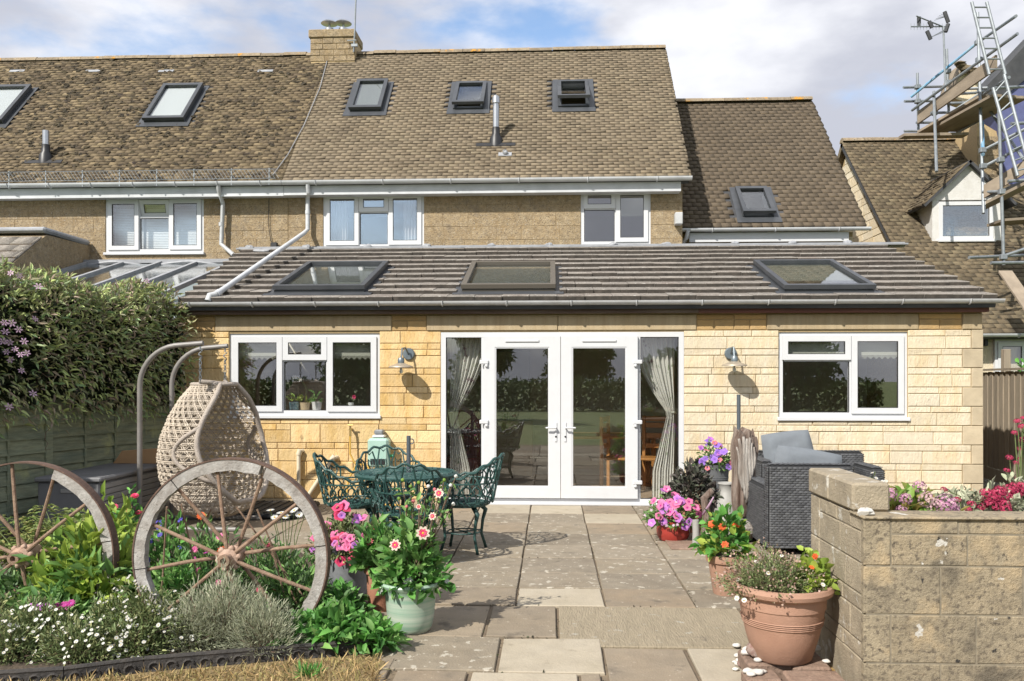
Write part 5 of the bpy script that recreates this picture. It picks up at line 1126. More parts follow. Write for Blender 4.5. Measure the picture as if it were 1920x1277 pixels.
# ------------------------------------------------------------------ cast table and chairs
def arc(c, u, v, r, a0, a1, n=10): return [c+u*(r*math.cos(a))+v*(r*math.sin(a)) for a in np.linspace(a0, a1, n)]
def cast_chair():
    t = thing('garden_chair', (0, 0, 0), 'x', 'chair', 'ornate green cast metal garden chairs'); m = 'cast_green'; RS = .23; Zs = .43
    mb = MB(); mb.lathe([(RS-.02, Zs-.02), (RS, Zs-.012), (RS, Zs+.008), (RS-.015, Zs+.012), (.17, Zs+.004), (0, Zs)], (0, 0, 0), 26)
    for r in (.06, .12, .18): mb.path([(r*math.cos(a), r*math.sin(a), Zs+.008) for a in np.linspace(0, 6.283, 25)[:-1]], .008, 4, closed=True)
    for k in range(12): a = k*math.pi/6; mb.path([(.03*math.cos(a), .03*math.sin(a), Zs+.006), (.12*math.cos(a+.3), .12*math.sin(a+.3), Zs+.012), (.2*math.cos(a), .2*math.sin(a), Zs+.01)], .007, 4)
    mb.build('seat', m, t)
    for k in range(4):
        a = math.pi/4+k*math.pi/2; e = Vector((math.cos(a), math.sin(a), 0)); mb = MB(); mb.path([e*.17+Vector((0, 0, Zs-.02)), e*.235+Vector((0, 0, Zs-.08)), e*.205+Vector((0, 0, .26)), e*.19+Vector((0, 0, .14)), e*.24+Vector((0, 0, .0))], [.024, .022, .015, .013, .014], 7); mb.build('leg', m, t, smooth=True)
    mb = MB(); mb.path([(.15*math.cos(a), .15*math.sin(a), .17) for a in np.linspace(0, 6.283, 17)[:-1]], .007, 5, closed=True)
    for k in range(4): a = math.pi/4+k*math.pi/2; mb.tube((0, 0, .17), (.195*math.cos(a), .195*math.sin(a), .17), .007, 5)
    mb.build('stretcher', m, t)
    def S(a, z): r = RS+.035+(z-Zs)*.22; return Vector((r*math.sin(a), r*math.cos(a), z))     # barrel surface, back at +y
    A = R(128); mb = MB(); ht = lambda a: .655+.215*max(0, math.cos(a*.72))**3.0 if abs(a) < R(95) else .655-.0*(abs(a)-R(95))
    mb.path([S(a, ht(a)+.012*math.sin(a*17)) for a in np.linspace(-A, A, 60)], .0125, 6); mb.path([S(a, .63) for a in np.linspace(-A, A, 40)], .008, 5); mb.path([S(a, Zs+.03) for a in np.linspace(-A, A, 40)], .009, 5)
    for sg in (-1, 1): mb.path([S(sg*A, .655), S(sg*A*1.03, .58), S(sg*A*.97, .5), S(sg*A, Zs)], .012, 6)
    mb.build('top_rail', m, t)
    mb = MB(); n = 13
    for k in range(n):
        a = -A+(k+.5)*2*A/n; w_ = A/n*.82
        mb.path([S(a+w_*math.cos(q)*.9, .485+.045*math.sin(q)) for q in np.linspace(0, 6.283, 11)[:-1]], .0075, 4, closed=True)
        mb.path([S(a-w_, .625), S(a-w_*.2, .60), S(a+w_*.35, .565), S(a, .53), S(a-w_*.35, .555), S(a, .59)], .0075, 4); mb.path([S(a+w_, .625), S(a+w_*.5, .58), S(a+w_*.9, .535)], .007, 4)
    mb.build('scroll_panel', m, t)
    mb = MB()
    for k in range(5):
        a = (k-2)*R(25); w_ = R(10); top = ht(a)-.015
        mb.path([S(a-w_, .63), S(a-w_*1.1, .72), S(a-w_*.6, top), S(a, top-.03), S(a+w_*.6, top), S(a+w_*1.1, .72), S(a+w_, .63)], .0085, 5)
        mb.path([S(a, .63), S(a-w_*.5, .70), S(a-w_*.4, .75), S(a, .725), S(a+w_*.4, .75), S(a+w_*.5, .70), S(a, .64)], .007, 4)
    mb.build('backrest', m, t); return t
ch0 = cast_chair()
CH = [((897, 1008), R(-75), 'ornate green garden chair between the table and the glazed doors'), ((655, 1015), R(78), 'ornate green garden chair behind the petunia tub'), ((712, 965), R(12), 'ornate green garden chair in front of the hose reel'), ((778, 1062), R(170), 'ornate green garden chair behind the potted dahlias')]
TC = px(762, 889, 7.38); TC = Vector((TC.x, TC.y, 0))
places = [(TC+Vector((.50, .12, 0)), R(-98)), (TC+Vector((-.47, .02, 0)), R(98)), (TC+Vector((-.26, .58, 0)), R(22)), (TC+Vector((.14, -.50, 0)), R(184))]
for k, (q, rz) in enumerate(places):
    o = ch0 if k == 0 else copy_tree(ch0); o.location = (q.x, q.y, .008); o.rotation_euler = (0, 0, rz); o['label'] = CH[k][2]
t = thing('garden_table', TC, 'round green cast metal garden table with a parasol pole stub', 'table')
mb = MB(); mb.lathe([(.43, .69), (.455, .695), (.46, .715), (.45, .722), (.40, .718), (0, .716)], TC, 48)
for r in (.08, .16, .24, .32, .40, .44): mb.path([TC+Vector((r*math.cos(a), r*math.sin(a), .722)) for a in np.linspace(0, 6.283, 49)[:-1]], .007, 4, closed=True)
for k in range(30):
    a = k*math.pi/15; f = lambda r, da: TC+Vector((r*math.cos(a+da), r*math.sin(a+da), .724)); mb.path([f(.1, 0), f(.2, .12), f(.3, -.06), f(.42, .06)], .007, 4); mb.path([f(.25+.04*math.cos(q), .1*math.sin(q)) for q in np.linspace(0, 6.28, 8)[:-1]], .006, 4, closed=True)
mb.build('table_top', 'cast_green', t)
for k in range(4):
    a = math.pi/4+k*math.pi/2; e = Vector((math.cos(a), math.sin(a), 0)); mb = MB(); mb.path([TC+e*.30+Vector((0, 0, .69)), TC+e*.36+Vector((0, 0, .6)), TC+e*.2+Vector((0, 0, .38)), TC+e*.2+Vector((0, 0, .2)), TC+e*.33+Vector((0, 0, .008))], [.025, .025, .018, .016, .02], 7); mb.build('leg', 'cast_green', t, smooth=True)
    mb = MB()
    for q in (.45, .56): c = TC+e*.3+Vector((0, 0, q)); mb.path(arc(c, e, Vector((0, 0, 1)), .05, 0, 5), .008, 5)
    mb.build('scroll', 'cast_green', t)
mb = MB(); mb.path([TC+Vector((.2*math.cos(a), .2*math.sin(a), .3)) for a in np.linspace(0, 6.283, 21)[:-1]], .008, 5, closed=True); mb.build('stretcher', 'cast_green', t)
pp = thing('parasol_pole', TC+Vector((.02, 0, .3)), 'dark lower pole of a parasol rising through the green table', 'pole')
mb = MB(); mb.tube(TC+Vector((.02, 0, .32)), TC+Vector((.02, 0, 1.05)), .019, 10); mb.build('pole', 'parasol_pole', pp, smooth='auto'); mb = MB(); mb.path(arc(TC+Vector((.045, 0, 1.0)), Vector((1, 0, 0)), Vector((0, 0, 1)), .022, -2, 2), .005, 5); mb.build('hook', 'parasol_pole', pp)

# ------------------------------------------------------------------ hanging basket chair
hc = thing('hanging_chair', px(330, 950, 8.7), 'woven beige egg chair hanging from a grey double-arm stand', 'hanging chair')
zt_ = 1.90
ends = []
for (d, xp, xe) in ((8.3, 262, 381), (9.0, 322, 427)):
    a = px(xp, HZ, d); e = px(xe, HZ, d); y = a.y; r = .42; mb = MB()
    pts = [(a.x, y, .03), (a.x, y, zt_-r)]+[(a.x+r*(1-math.cos(q)), y, zt_-r+r*math.sin(q)*1.0) for q in np.linspace(.15, 1.45, 9)]+[(e.x, y, zt_+.02)]
    mb.path(pts, .026, 12); mb.build('stand_arm', 'stand_grey', hc, smooth='auto'); ends.append(Vector((e.x-.03, y, zt_)))
    mb = MB(); mb.tube((a.x, y, .03), (a.x+1.0, y, .03), .026, 10); mb.build('stand_foot', 'stand_grey', hc, smooth='auto')
mb = MB(); q = px(262, HZ, 8.3); mb.tube((q.x, q.y, .03), (q.x, px(322, HZ, 9.0).y, .03), .026, 10); mb.build('stand_brace', 'stand_grey', hc, smooth='auto')
for e in ends:
    mb = MB(); z = e.z-.02
    mb.tube(e+Vector((0, 0, .0)), e-Vector((0, 0, .05)), .008); k = 0
    mb.path([e+Vector((.016*math.cos(q*9), .016*math.sin(q*9), -.05-.10*q)) for q in np.linspace(0, 1, 30)], .006, 4)
    zz = e.z-.15
    while zz > 1.53: 
        u_, v_ = (Vector((1, 0, 0)), Vector((0, 0, 1))) if k % 2 else (Vector((0, 1, 0)), Vector((0, 0, 1))); k += 1
        mb.path([Vector((e.x, e.y, zz))+u_*(.012*math.cos(q))+v_*(.024*math.sin(q)) for q in np.linspace(0, 6.283, 9)[:-1]], .0045, 4, closed=True); zz -= .036
    mb.build('chain', 'galv', hc)
BC = Vector(((ends[0].x+ends[1].x)/2+.05, (ends[0].y+ends[1].y)/2, 0)); zb0, zt0 = .12, 1.52
OA = R(-18)                                                       # opening looks to +x, turned towards the patio
prof_t = [0, .05, .15, .3, .45, .6, .75, .88, 1.0]; prof_r = [.22, .38, .51, .60, .625, .59, .50, .38, .22]
def brad(t): return float(np.interp(t, prof_t, prof_r))
def bpt(a, t, k=1.0):
    r = brad(t)*k; w_ = .92+.08*math.cos(a); return Vector((BC.x-.05+r*w_*math.cos(a+OA)*1.0, BC.y+r*math.sin(a+OA)*.92, zb0+(zt0-zb0)*t))
def aopen(t): return R(20)+R(46)*max(0, math.sin(math.pi*min(1, max(0, (t-.12)/.93))))**.75 if t > .12 else 0
mb = MB(); segs = 0; NA = 84; NZ = 40
def strand(f):
    global segs
    run = []
    for k in range(0, 121):
        a, t_ = f(k/120)
        ok = 0 <= t_ <= 1 and (abs((a+math.pi) % (2*math.pi)-math.pi) > aopen(t_) if t_ > .12 else True)
        if ok: run.append(bpt(a, t_, 1+.012*math.sin(k*1.9)))
        if (not ok or k == 120):
            if len(run) > 2: mb.path(run, .006, 4, cap=False)
            run = []
for k in range(34):
    a0 = k*2*math.pi/34
    strand(lambda s, a0=a0: (a0+s*2.3, s)); strand(lambda s, a0=a0: (a0-s*2.3, s)); strand(lambda s, a0=a0: (a0+.045+s*2.3, s)); strand(lambda s, a0=a0: (a0+.045-s*2.3, s))
for k in range(22):
    for e in (0, .012): strand(lambda s, k=k, e=e: (s*6.2832, (k+.5)/22.5+e))
o = mb.build('woven_basket', 'rattan', hc); o['kind'] = 'stuff'
mb = MB(); ts = np.linspace(.125, .985, 30); rim = [bpt(aopen(t_), t_) for t_ in ts]+[bpt(-aopen(t_), t_) for t_ in ts[::-1]]; mb.path(rim, .027, 9, closed=True); mb.build('rim', 'rattan_rim', hc, smooth=True)
for sg in (1, -1):
    mb = MB(); mb.path([bpt(sg*(aopen(t_)+R(26)*math.sin(math.pi*(t_-.28)/.4)), t_, 1.01) for t_ in np.linspace(.28, .68, 14)], .022, 8); mb.build('arm_hoop', 'rattan_rim', hc, smooth=True)
mb = MB(); mb.path([ends[0]*1+Vector((0, 0, 1.53-ends[0].z)), Vector((BC.x+.1, BC.y, 1.5)), ends[1]+Vector((0, 0, 1.53-ends[1].z))], .024, 8); mb.path([bpt(a, .985) for a in np.linspace(0, 6.283, 25)[:-1]], .022, 8, closed=True); mb.build('hanging_bar', 'rattan_rim', hc, smooth=True)
a, b = gp(395, 975), gp(556, 975); mb = MB(); mb.cbox(a.x, b.x, a.y, a.y+1.0, .012, .07, .02)
for k in range(9): x = a.x+.05+k*(b.x-a.x-.1)/8; mb.box(x-.012, x+.012, a.y+.05, a.y+.95, .0705, .082)
tag(mb.build('ridged_mat', 'mat_black'), 'black ridged plastic base slab on the patio below the wall', 'slab')

# ------------------------------------------------------------------ wicker seats
def weave(parent, O, u, v, n, W_, H_, name='wicker'):
    O, u, v, n = map(Vector, (O, u, v, n)); ph, pw = .021, .046; V = []; rows = int(H_/ph); cols = int(W_/pw)
    for i in range(rows):
        for k in range(-1, cols+1):
            a = (k+(i % 2)*.5)*pw; a0, a1 = max(0, a-.003), min(W_, a+pw+.001)
            if a1-a0 < .01: continue
            z0, z1 = i*ph+.002, i*ph+ph-.001; am = (a0+a1)/2; zm = (z0+z1)/2
            V.append([O+u*a0+v*z0-n*.003, O+u*am+v*z0+n*.005, O+u*a1+v*z0-n*.003, O+u*a1+v*z1-n*.003, O+u*am+v*z1+n*.005, O+u*a0+v*z1-n*.003, O+u*am+v*zm+n*.012])
    V = np.array([[tuple(p) for p in q] for q in V], float); n_ = len(V); V = V.reshape(-1, 3); b = (np.arange(n_)*7)[:, None]
    Fq = np.concatenate([b+np.array([[i, j, 6]]) for (i, j) in ((0, 1), (1, 2), (2, 3), (3, 4), (4, 5), (5, 0))], 0); org = WL[parent]
    o = link(name, npmesh(name, V-np.array(org), Fq), 'wicker', parent, org); o['kind'] = 'stuff'
def wpanel(t, x0, x1, y0, y1, z0, z1, name):
    mb = MB(); mb.cbox(x0, x1, y0, y1, z0, z1, .025); p = mb.build(name, 'wicker_core', t); c = .008; X, Y_, Z = Vector((1, 0, 0)), Vector((0, 1, 0)), Vector((0, 0, 1))
    weave(p, (x0+c, y0-.004, z0+c), X, Z, -Y_, x1-x0-2*c, z1-z0-2*c); weave(p, (x0-.004, y1-c, z0+c), -Y_, Z, -X, y1-y0-2*c, z1-z0-2*c); weave(p, (x0+c, y0+c, z1+.004), X, Y_, Z, x1-x0-2*c, y1-y0-2*c)
    weave(p, (x1+.004, y0+c, z0+c), Y_, Z, X, y1-y0-2*c, z1-z0-2*c)
def pillow(parent, c, w_, h, th, rx=0, ry=0, rz=0, m='cushion', name='cushion'):
    mb = MB(); N_ = 12; M3 = Matrix.Rotation(rz, 3, 'Z') @ Matrix.Rotation(rx, 3, 'X') @ Matrix.Rotation(ry, 3, 'Y'); V = []; Fs = []
    for s in (1, -1):
        for j in range(N_+1):
            for i in range(N_+1):
                a, b = i/N_*2-1, j/N_*2-1; e = (1-a**6)*(1-b**6); k = 1-.05*(a*a*b*b)
                wr = .006*math.sin(a*9+b*5)+.006*math.sin(b*11-a*4); V.append(Vector(c)+M3 @ Vector((a*w_/2*k, s*(th/2*(e**.45)+wr*e), b*h/2*k)))
    for s in range(2):
        o_ = s*(N_+1)**2
        for j in range(N_):
            for i in range(N_):
                q = (o_+j*(N_+1)+i, o_+j*(N_+1)+i+1, o_+(j+1)*(N_+1)+i+1, o_+(j+1)*(N_+1)+i); Fs.append(q[::-1] if s == 0 else q)
    mb.add(V, Fs); mb.build(name, m, parent, smooth=True)
a0 = px(1441, HZ, 7.42); x0, yk = a0.x, a0.y
t = thing('wicker_armchair', (x0+.36, yk+.35, 0), 'dark grey wicker armchair with its back to the garden wall', 'armchair')
wpanel(t, x0, x0+.74, yk, yk+.12, .06, .80, 'backrest'); wpanel(t, x0-.005, x0+.12, yk+.122, yk+.78, .06, .60, 'armrest'); wpanel(t, x0+.62, x0+.745, yk+.122, yk+.78, .06, .60, 'armrest'); wpanel(t, x0+.122, x0+.618, yk+.122, yk+.74, .06, .30, 'seat')
pillow(t, (x0+.37, yk+.45, .36), .49, .60, .13, rx=R(90)); pillow(t, (x0+.40, yk+.20, .70), .60, .46, .15, rx=R(-14), ry=R(9))
for (x, y) in ((.05, .05), (.69, .05), (.05, .72), (.69, .72)): mb = MB(); mb.tube((x0+x, yk+y, .008), (x0+x, yk+y, .06), .02); mb.build('foot', 'black_plastic', t)
a1 = px(1428, HZ, 8.9); x1, yk = a1.x, a1.y
t = thing('wicker_sofa', (x1+.6, yk+.35, 0), 'dark grey wicker two-seater under the window with grey cushions', 'sofa')
WD = px(1655, HZ, 8.95).x-x1
wpanel(t, x1, x1+WD, yk+.58, yk+.70, .06, .74, 'backrest'); wpanel(t, x1, x1+.13, yk, yk+.578, .06, .68, 'armrest'); wpanel(t, x1+WD-.13, x1+WD, yk, yk+.578, .06, .62, 'armrest'); wpanel(t, x1+.132, x1+WD-.132, yk+.02, yk+.578, .06, .30, 'seat')
pillow(t, (x1+WD/2, yk+.30, .37), WD-.27, .56, .14, rx=R(90)); pillow(t, (x1+.42, yk+.48, .72), .56, .52, .17, rx=R(-16), ry=R(-7))
for (x, y) in ((.05, .05), (WD-.05, .05), (.05, .65), (WD-.05, .65)): mb = MB(); mb.tube((x1+x, yk+y, .008), (x1+x, yk+y, .06), .02); mb.build('foot', 'black_plastic', t)

# ------------------------------------------------------------------ wagon wheels
def wheel(cx_, cy_, d, rpx, label, nsp, gap=None, seed=1, fel=True, yaw=0):
    C = px(cx_, cy_, d); Rr = rpx*d/F; t = thing('wagon_wheel', (C.x, C.y, C.z-Rr), label, 'wheel', 'old wagon wheels in the flower bed')
    M3 = Matrix.Rotation(yaw, 3, 'Z'); P3 = lambda r, a, y=0: C+M3 @ Vector((r*math.cos(a), y, r*math.sin(a))); rg = random.Random(seed)
    mb = MB(); n = 96; V = []
    for k in range(n):
        a = 2*math.pi*k/n
        for (r, y) in ((Rr, -.035), (Rr, .035), (Rr-.009, .035), (Rr-.009, -.035)): V.append(P3(r, a, y))
    mb.add(V, [(4*k+i, 4*k+(i+1) % 4, 4*((k+1) % n)+(i+1) % 4, 4*((k+1) % n)+i) for k in range(n) for i in range(4)]); mb.fix = True; mb.build('iron_tyre', 'rust_dark', t, smooth='auto')
    nf = 6; th = .075
    for k in range(nf):
        a0 = 2*math.pi*k/nf+R(8 if fel is True else fel[1]); a1 = a0+2*math.pi/nf-R(.7)
        if fel is not True and k not in fel[0]: continue
        if gap and k == gap[0]: a0 += gap[1]
        mb = MB(); m_ = 16; V = []
        for i in range(m_+1):
            a = a0+(a1-a0)*i/m_; ri = Rr-th+rg.uniform(-.004, .004)
            for (r, y) in ((Rr-.0095, -.031), (Rr-.0095, .031), (ri, .029), (ri, -.029)): V.append(P3(r, a, y))
        mb.add(V, [(4*i+j, 4*i+(j+1) % 4, 4*(i+1)+(j+1) % 4, 4*(i+1)+j) for i in range(m_) for j in range(4)]+[(0, 1, 2, 3), (4*m_+3, 4*m_+2, 4*m_+1, 4*m_)]); mb.fix = True; mb.build('felloe', 'felloe', t)
    for k in range(nsp):
        a = 2*math.pi*k/nsp+R(9); y0 = -.05 if k % 2 else .06; mb = MB(); mb.path([P3(.05, a+.02, y0), P3(Rr*.5, a+rg.uniform(-.02, .02), y0*.6), P3(Rr-(th if fel is True else .02)+.008, a+rg.uniform(-.02, .02), 0)], [.0125, .0115, .0105], 8); mb.build('spoke', 'rust', t, smooth='auto')
    A = (M3 @ Vector((1, 0, 0)), Vector((0, 0, 1)), M3 @ Vector((0, -1, 0)))
    mb = MB(); mb.lathe([(.035, -.11), (.055, -.10), (.058, -.04), (.04, -.02), (.042, .02), (.062, .035), (.06, .06), (.036, .07), (.034, .125), (.018, .126), (.017, .06), (0, .06)], C, 18, axis=A); hb = mb.build('hub', 'rust_pale', t, smooth='auto')
    mb = MB(); mb.lathe([(.036, .1), (.037, .128), (.018, .129), (.017, .04), (0, .04)], C, 18, axis=A); mb.build('hub_collar', 'rust', hb, smooth='auto')
    for k in range(6): a = 2*math.pi*k/6+.2; mb = MB(); mb.blob(tuple(P3(.062, a, -.045)), .02, k, 7, 5, (1, 1, 1), .1); mb.build('hub_lug', 'rust_pale', hb, smooth=True)
    return C, Rr
W1 = wheel(434, 1044, 4.9, 189, 'large weathered wagon wheel with white felloes and rusty spokes in front of the egg chair', 12, gap=(1, .05))
W2 = wheel(48, 1040, 5.15, 180, 'wagon wheel with part of its wooden rim missing beside the lime-green shrub', 12, seed=4, fel=((0, 5), 10))
# thin rusty rods of a plant support leaning through the large wheel
t = thing('plant_support', px(500, 1150, 5.1), 'thin rusty rods of a plant support leaning behind the large wheel', 'plant support')
for (p, q) in (((482, 955), (570, 1165)), ((443, 950), (600, 1160)), ((505, 1010), (545, 1160)), ((340, 945), (372, 1090)), ((313, 950), (302, 1135)), ((396, 955), (377, 990))):
    mb = MB(); mb.tube(px(*p, 5.05), px(*q, 5.15), .0055, 5); mb.build('rod', 'rust', t)

# ------------------------------------------------------------------ fences, storage box
fx_ = -4.86
fn = thing('garden_fence', (fx_, -2, 0), 'weathered green lap fence under the clematis beside the storage box', 'fence')
for k in range(4):
    y1 = -.10-k*1.83; y0 = y1-1.74
    mb = MB(); mb.cbox(fx_-.04, fx_+.05, y1+.003, y1+.09, 0, 1.85, .006); mb.build('post', 'fence_green', fn)
    for j in range(12):
        z = .05+j*.148; mb = MB(); dx = random.uniform(-.004, .004)
        mb.add([(fx_+.040+dx, y0, z), (fx_+.040+dx, y1, z), (fx_+.012, y1, z+.16), (fx_+.012, y0, z+.16), (fx_+.005+dx, y0, z), (fx_+.005+dx, y1, z), (fx_-.003, y1, z+.16), (fx_-.003, y0, z+.16)], [(0, 3, 2, 1), (4, 5, 6, 7), (0, 1, 5, 4), (3, 7, 6, 2), (0, 4, 7, 3), (1, 2, 6, 5)]); mb.fix = True; mb.build('board', 'fence_green', fn)
    for j in range(1, 4): y = y0+j*1.74/4; mb = MB(); mb.cbox(fx_+.028, fx_+.046, y-.014, y+.014, .05, 1.82, .003); mb.build('batten', 'fence_green', fn)
fn.location = Vector((-4.83, -.1, 0))+Matrix.Rotation(R(-15.4), 3, 'Z') @ (Vector((fx_, -2, 0))-Vector((fx_, -.1, 0))); fn.rotation_euler = (0, 0, R(-15.4))
d0, d1 = 7.72, 9.3; bx0, bx1 = px(70, HZ, d0).x, px(186, HZ, d0).x; y0, y1 = d0-DCAM, d1-DCAM
t = thing('storage_box', ((bx0+bx1)/2, y0, 0), 'dark grey plastic garden storage box standing along the green fence', 'storage box')
mb = MB(); mb.cbox(bx0, bx1, y0, y1, .01, .57, .012); bo = mb.build('body', 'plastic_box', t); mb = MB(); mb.cbox(bx0-.02, bx1+.03, y0-.03, y1+.02, .572, .62, .014); mb.build('lid', 'plastic_box', t)
for j in range(9): mb = MB(); mb.cbox(bx1+.001, bx1+.012, y0+.03, y1-.03, .03+j*.059, .03+j*.059+.05, .004); mb.build('slat', 'box_slat', bo)
mb = MB(); mb.cbox((bx0+bx1)/2-.07, (bx0+bx1)/2+.07, y0-.012, y0-.001, .47, .51, .004); mb.build('handle', 'box_slat', bo)
a = px(212, 868, 9.0); mb = MB(); mb.prism([(a.x, a.y, .622), (a.x+.62, a.y, .622), (a.x+.66, a.y, .80), (a.x+.1, a.y, .76)], (0, .05, 0)); tag(mb.build('cardboard_sheet', 'cardboard'), 'orange-brown cardboard sheet lying on the storage box', 'cardboard')
# right-hand board fence
fr = thing('board_fence', px(1880, 910, 12), 'vertical board fence beside the house corner in half shadow', 'fence')
pA, pB = gp(1843, 897), gp(1925, 926); dv = (pB-pA); Ln = dv.length; dv.normalize(); nv = Vector((dv.y, -dv.x, 0))
if nv.x > 0: nv = -nv
tot = 3.4; k = 0; s_ = -.6
while s_ < tot:
    a = pA+dv*s_; b = a+dv*.118; h = 1.66+random.uniform(-.008, .008); o_ = nv*(.012 if k % 2 else 0); mb = MB(); mb.prism([a+o_+Vector((0, 0, .22)), b+o_+Vector((0, 0, .22)), b+o_+Vector((0, 0, h)), a+o_+Vector((0, 0, h))], nv*.018); mb.fix = True; mb.build('board', 'fence_wood', fr); s_ += .112; k += 1
a, b = pA-dv*.6, pA+dv*tot; mb = MB(); mb.prism([a+Vector((0, 0, .02)), b+Vector((0, 0, .02)), b+Vector((0, 0, .21)), a+Vector((0, 0, .21))], nv*.03); mb.fix = True; mb.build('gravel_board', 'fence_wood', fr)
mb = MB(); mb.prism([a+Vector((0, 0, 1.68)), b+Vector((0, 0, 1.68)), b+Vector((0, 0, 1.71)), a+Vector((0, 0, 1.71))], nv*.06-dv*0); mb.fix = True; mb.build('capping', 'fence_wood', fr)
q = px(1886, 690, 12.9); mb = MB(); mb.cbox(q.x-.05, q.x+.05, q.y-.05, q.y+.05, 0, px(1888, 655, 12.9).z, .006); mb.build('post', 'fence_wood', fr)
# ------------------------------------------------------------------ leaf and petal materials
def leafm(name, c, rc, rough=.5, tr=.3, rv=.3): mat(name, c, rough=rough, rnd='i', rv=rv, rcol=rc, transl=tr, spec=.35)
leafm('leaf_clematis', (0.259, 0.389, 0.179), [(0.488, 0.576, 0.288), (0.408, 0.306, 0.232), (0.629, 0.717, 0.276)], rough=.45)
leafm('leaf_clematis_dry', (0.440, 0.340, 0.263), [(0.607, 0.455, 0.379), (0.334, 0.385, 0.157)])
leafm('leaf_moss', (.06, .075, .03), [(.10, .08, .05), (.05, .04, .03)])
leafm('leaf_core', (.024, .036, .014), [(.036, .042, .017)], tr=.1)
leafm('leaf_lime', (0.382, 0.498, 0.090), [(0.506, 0.610, 0.119), (0.216, 0.371, 0.067)], tr=.4)
leafm('leaf_mid', (0.195, 0.370, 0.103), [(0.310, 0.496, 0.149), (0.119, 0.247, 0.083)], tr=.35)
leafm('leaf_bright', (0.133, 0.353, 0.070), [(0.203, 0.483, 0.106), (0.092, 0.243, 0.065)], tr=.35)
leafm('leaf_dark', (0.100, 0.175, 0.074), [(0.155, 0.242, 0.104)], tr=.25)
leafm('leaf_grey', (0.425, 0.444, 0.313), [(0.579, 0.568, 0.417), (0.292, 0.332, 0.211)], tr=.2)
leafm('leaf_fern', (0.278, 0.342, 0.109), [(0.459, 0.395, 0.161), (0.188, 0.295, 0.082)], tr=.35)
leafm('leaf_bronze', (0.085, 0.083, 0.071), [(0.144, 0.110, 0.100), (0.110, 0.132, 0.088)], tr=.15)
leafm('leaf_fleabane', (0.216, 0.283, 0.117), [(0.393, 0.393, 0.184), (0.155, 0.209, 0.084)], tr=.25)
leafm('leaf_pinkish', (.465, .310, .248), [(.620, .434, .372), (.186, .186, .078)], tr=.25)
leafm('leaf_hydrangea', (0.203, 0.371, 0.070), [(0.338, 0.506, 0.102), (0.125, 0.222, 0.055), (0.418, 0.306, 0.098)], tr=.35)
leafm('leaf_tree', (0.072, 0.136, 0.040), [(0.112, 0.192, 0.056), (0.048, 0.088, 0.032)], tr=.3)
for n_, c in dict(pink=(.78, .20, .40), hotpink=(.75, .055, .16), magenta=(.55, .035, .30), mauve=(.58, .20, .62), purple=(.32, .16, .62), blue=(.10, .09, .50), red=(.60, .03, .06), orange=(.75, .14, .03), white=(.80, .80, .76), yellow=(.72, .48, .04), lilac=(.60, .40, .54), crimson=(.52, .035, .10), cream=(.70, .60, .48), coral=(.75, .22, .24)).items():
    mat('petal_'+n_, c, rough=.6, rnd='o', rv=.18, transl=.3)
mat('petal_hyd', (.55, .26, .42), rough=.7, rnd='i', rv=.25, rcol=[(.70, .55, .52), (.45, .17, .34)], transl=.2)
mat('petal_hyd_pale', (.66, .46, .44), rough=.7, rnd='i', rv=.22, rcol=[(.72, .60, .52), (.55, .30, .40)], transl=.2)
mat('petal_val', (.48, .03, .10), rough=.7, rnd='i', rv=.35, rcol=[(.60, .09, .18), (.35, .02, .07)], transl=.2)
mat('stem', (.13, .17, .06), rnd='i', rv=.25); mat('stem_brown', (.16, .11, .075), rnd='i', rv=.3); mat('bark', (.10, .075, .055), (.14, .11, .08), scale=8, bump=1.5)

# ------------------------------------------------------------------ flower heads (shared meshes)
FM = {}
def fmesh(key, mats, fn):
    if key not in FM:
        mb = MB(); fn(mb); me = mb.mesh('flower', (0, 0, 0))
        for m in mats: me.materials.append(MATS[m])
        FM[key] = me
    return FM[key]
def petals(mb, n, r, w_, z0=0, up=.15, cup=.1, tw=0, tip=1.0, mi=0):
    mb.cur = mi
    for k in range(n):
        a = 2*math.pi*k/n+tw; e = Vector((math.cos(a), math.sin(a), 0)); s = Vector((-e.y, e.x, 0)); Z = Vector((0, 0, 1))
        mb.add([e*r*.1+Z*z0, e*r*.6+s*w_/2+Z*(z0+r*up*.6+r*cup*.3), e*r*tip+s*w_*.2+Z*(z0+r*up), e*r*tip-s*w_*.2+Z*(z0+r*up), e*r*.6-s*w_/2+Z*(z0+r*up*.6+r*cup*.3)], [(0, 4, 3, 2, 1)])
def disc(mb, r, z, mi): mb.cur = mi; mb.lathe([(r, z), (r*.7, z+r*.45), (0, z+r*.6)], (0, 0, 0), 8); mb.cur = 0
def petunia(c): return fmesh('pet'+c, ['petal_'+c, 'petal_magenta' if c in ('pink', 'hotpink') else 'petal_purple'], lambda mb: (_petunia(mb)))
def _petunia(mb):
    n = 20; V = [(0, 0, -.35)]; 
    for r, z, l in ((.28, -.12, 0), (.7, .06, .03), (1.0, .02, .11)):
        for k in range(n): a = 2*math.pi*k/n; rr = r*(1+l*math.cos(5*a)); V.append((rr*math.cos(a), rr*math.sin(a), z+.05*l/.11*math.sin(10*a)))
    mb.cur = 1; mb.add(V, [(0, 1+k, 1+(k+1) % n) for k in range(n)]); b = len(mb.v)-len(V); mb.cur = 0
    for q in range(2):
        for k in range(n): mb.f.append((b+1+q*n+k, b+1+(q+1)*n+k, b+1+(q+1)*n+(k+1) % n, b+1+q*n+(k+1) % n)); mb.mi.append(0)
def daisy(c, cc='yellow', n=13, w_=.36, layers=1, key=''):
    def f(mb):
        for q in range(layers): petals(mb, n, 1-.22*q, w_, z0=.06*q, up=.12+.22*q, tw=q*.25, mi=0)
        disc(mb, .26, .04, 1)
    return fmesh('d'+c+cc+key+str(n), ['petal_'+c, 'petal_'+cc], f)
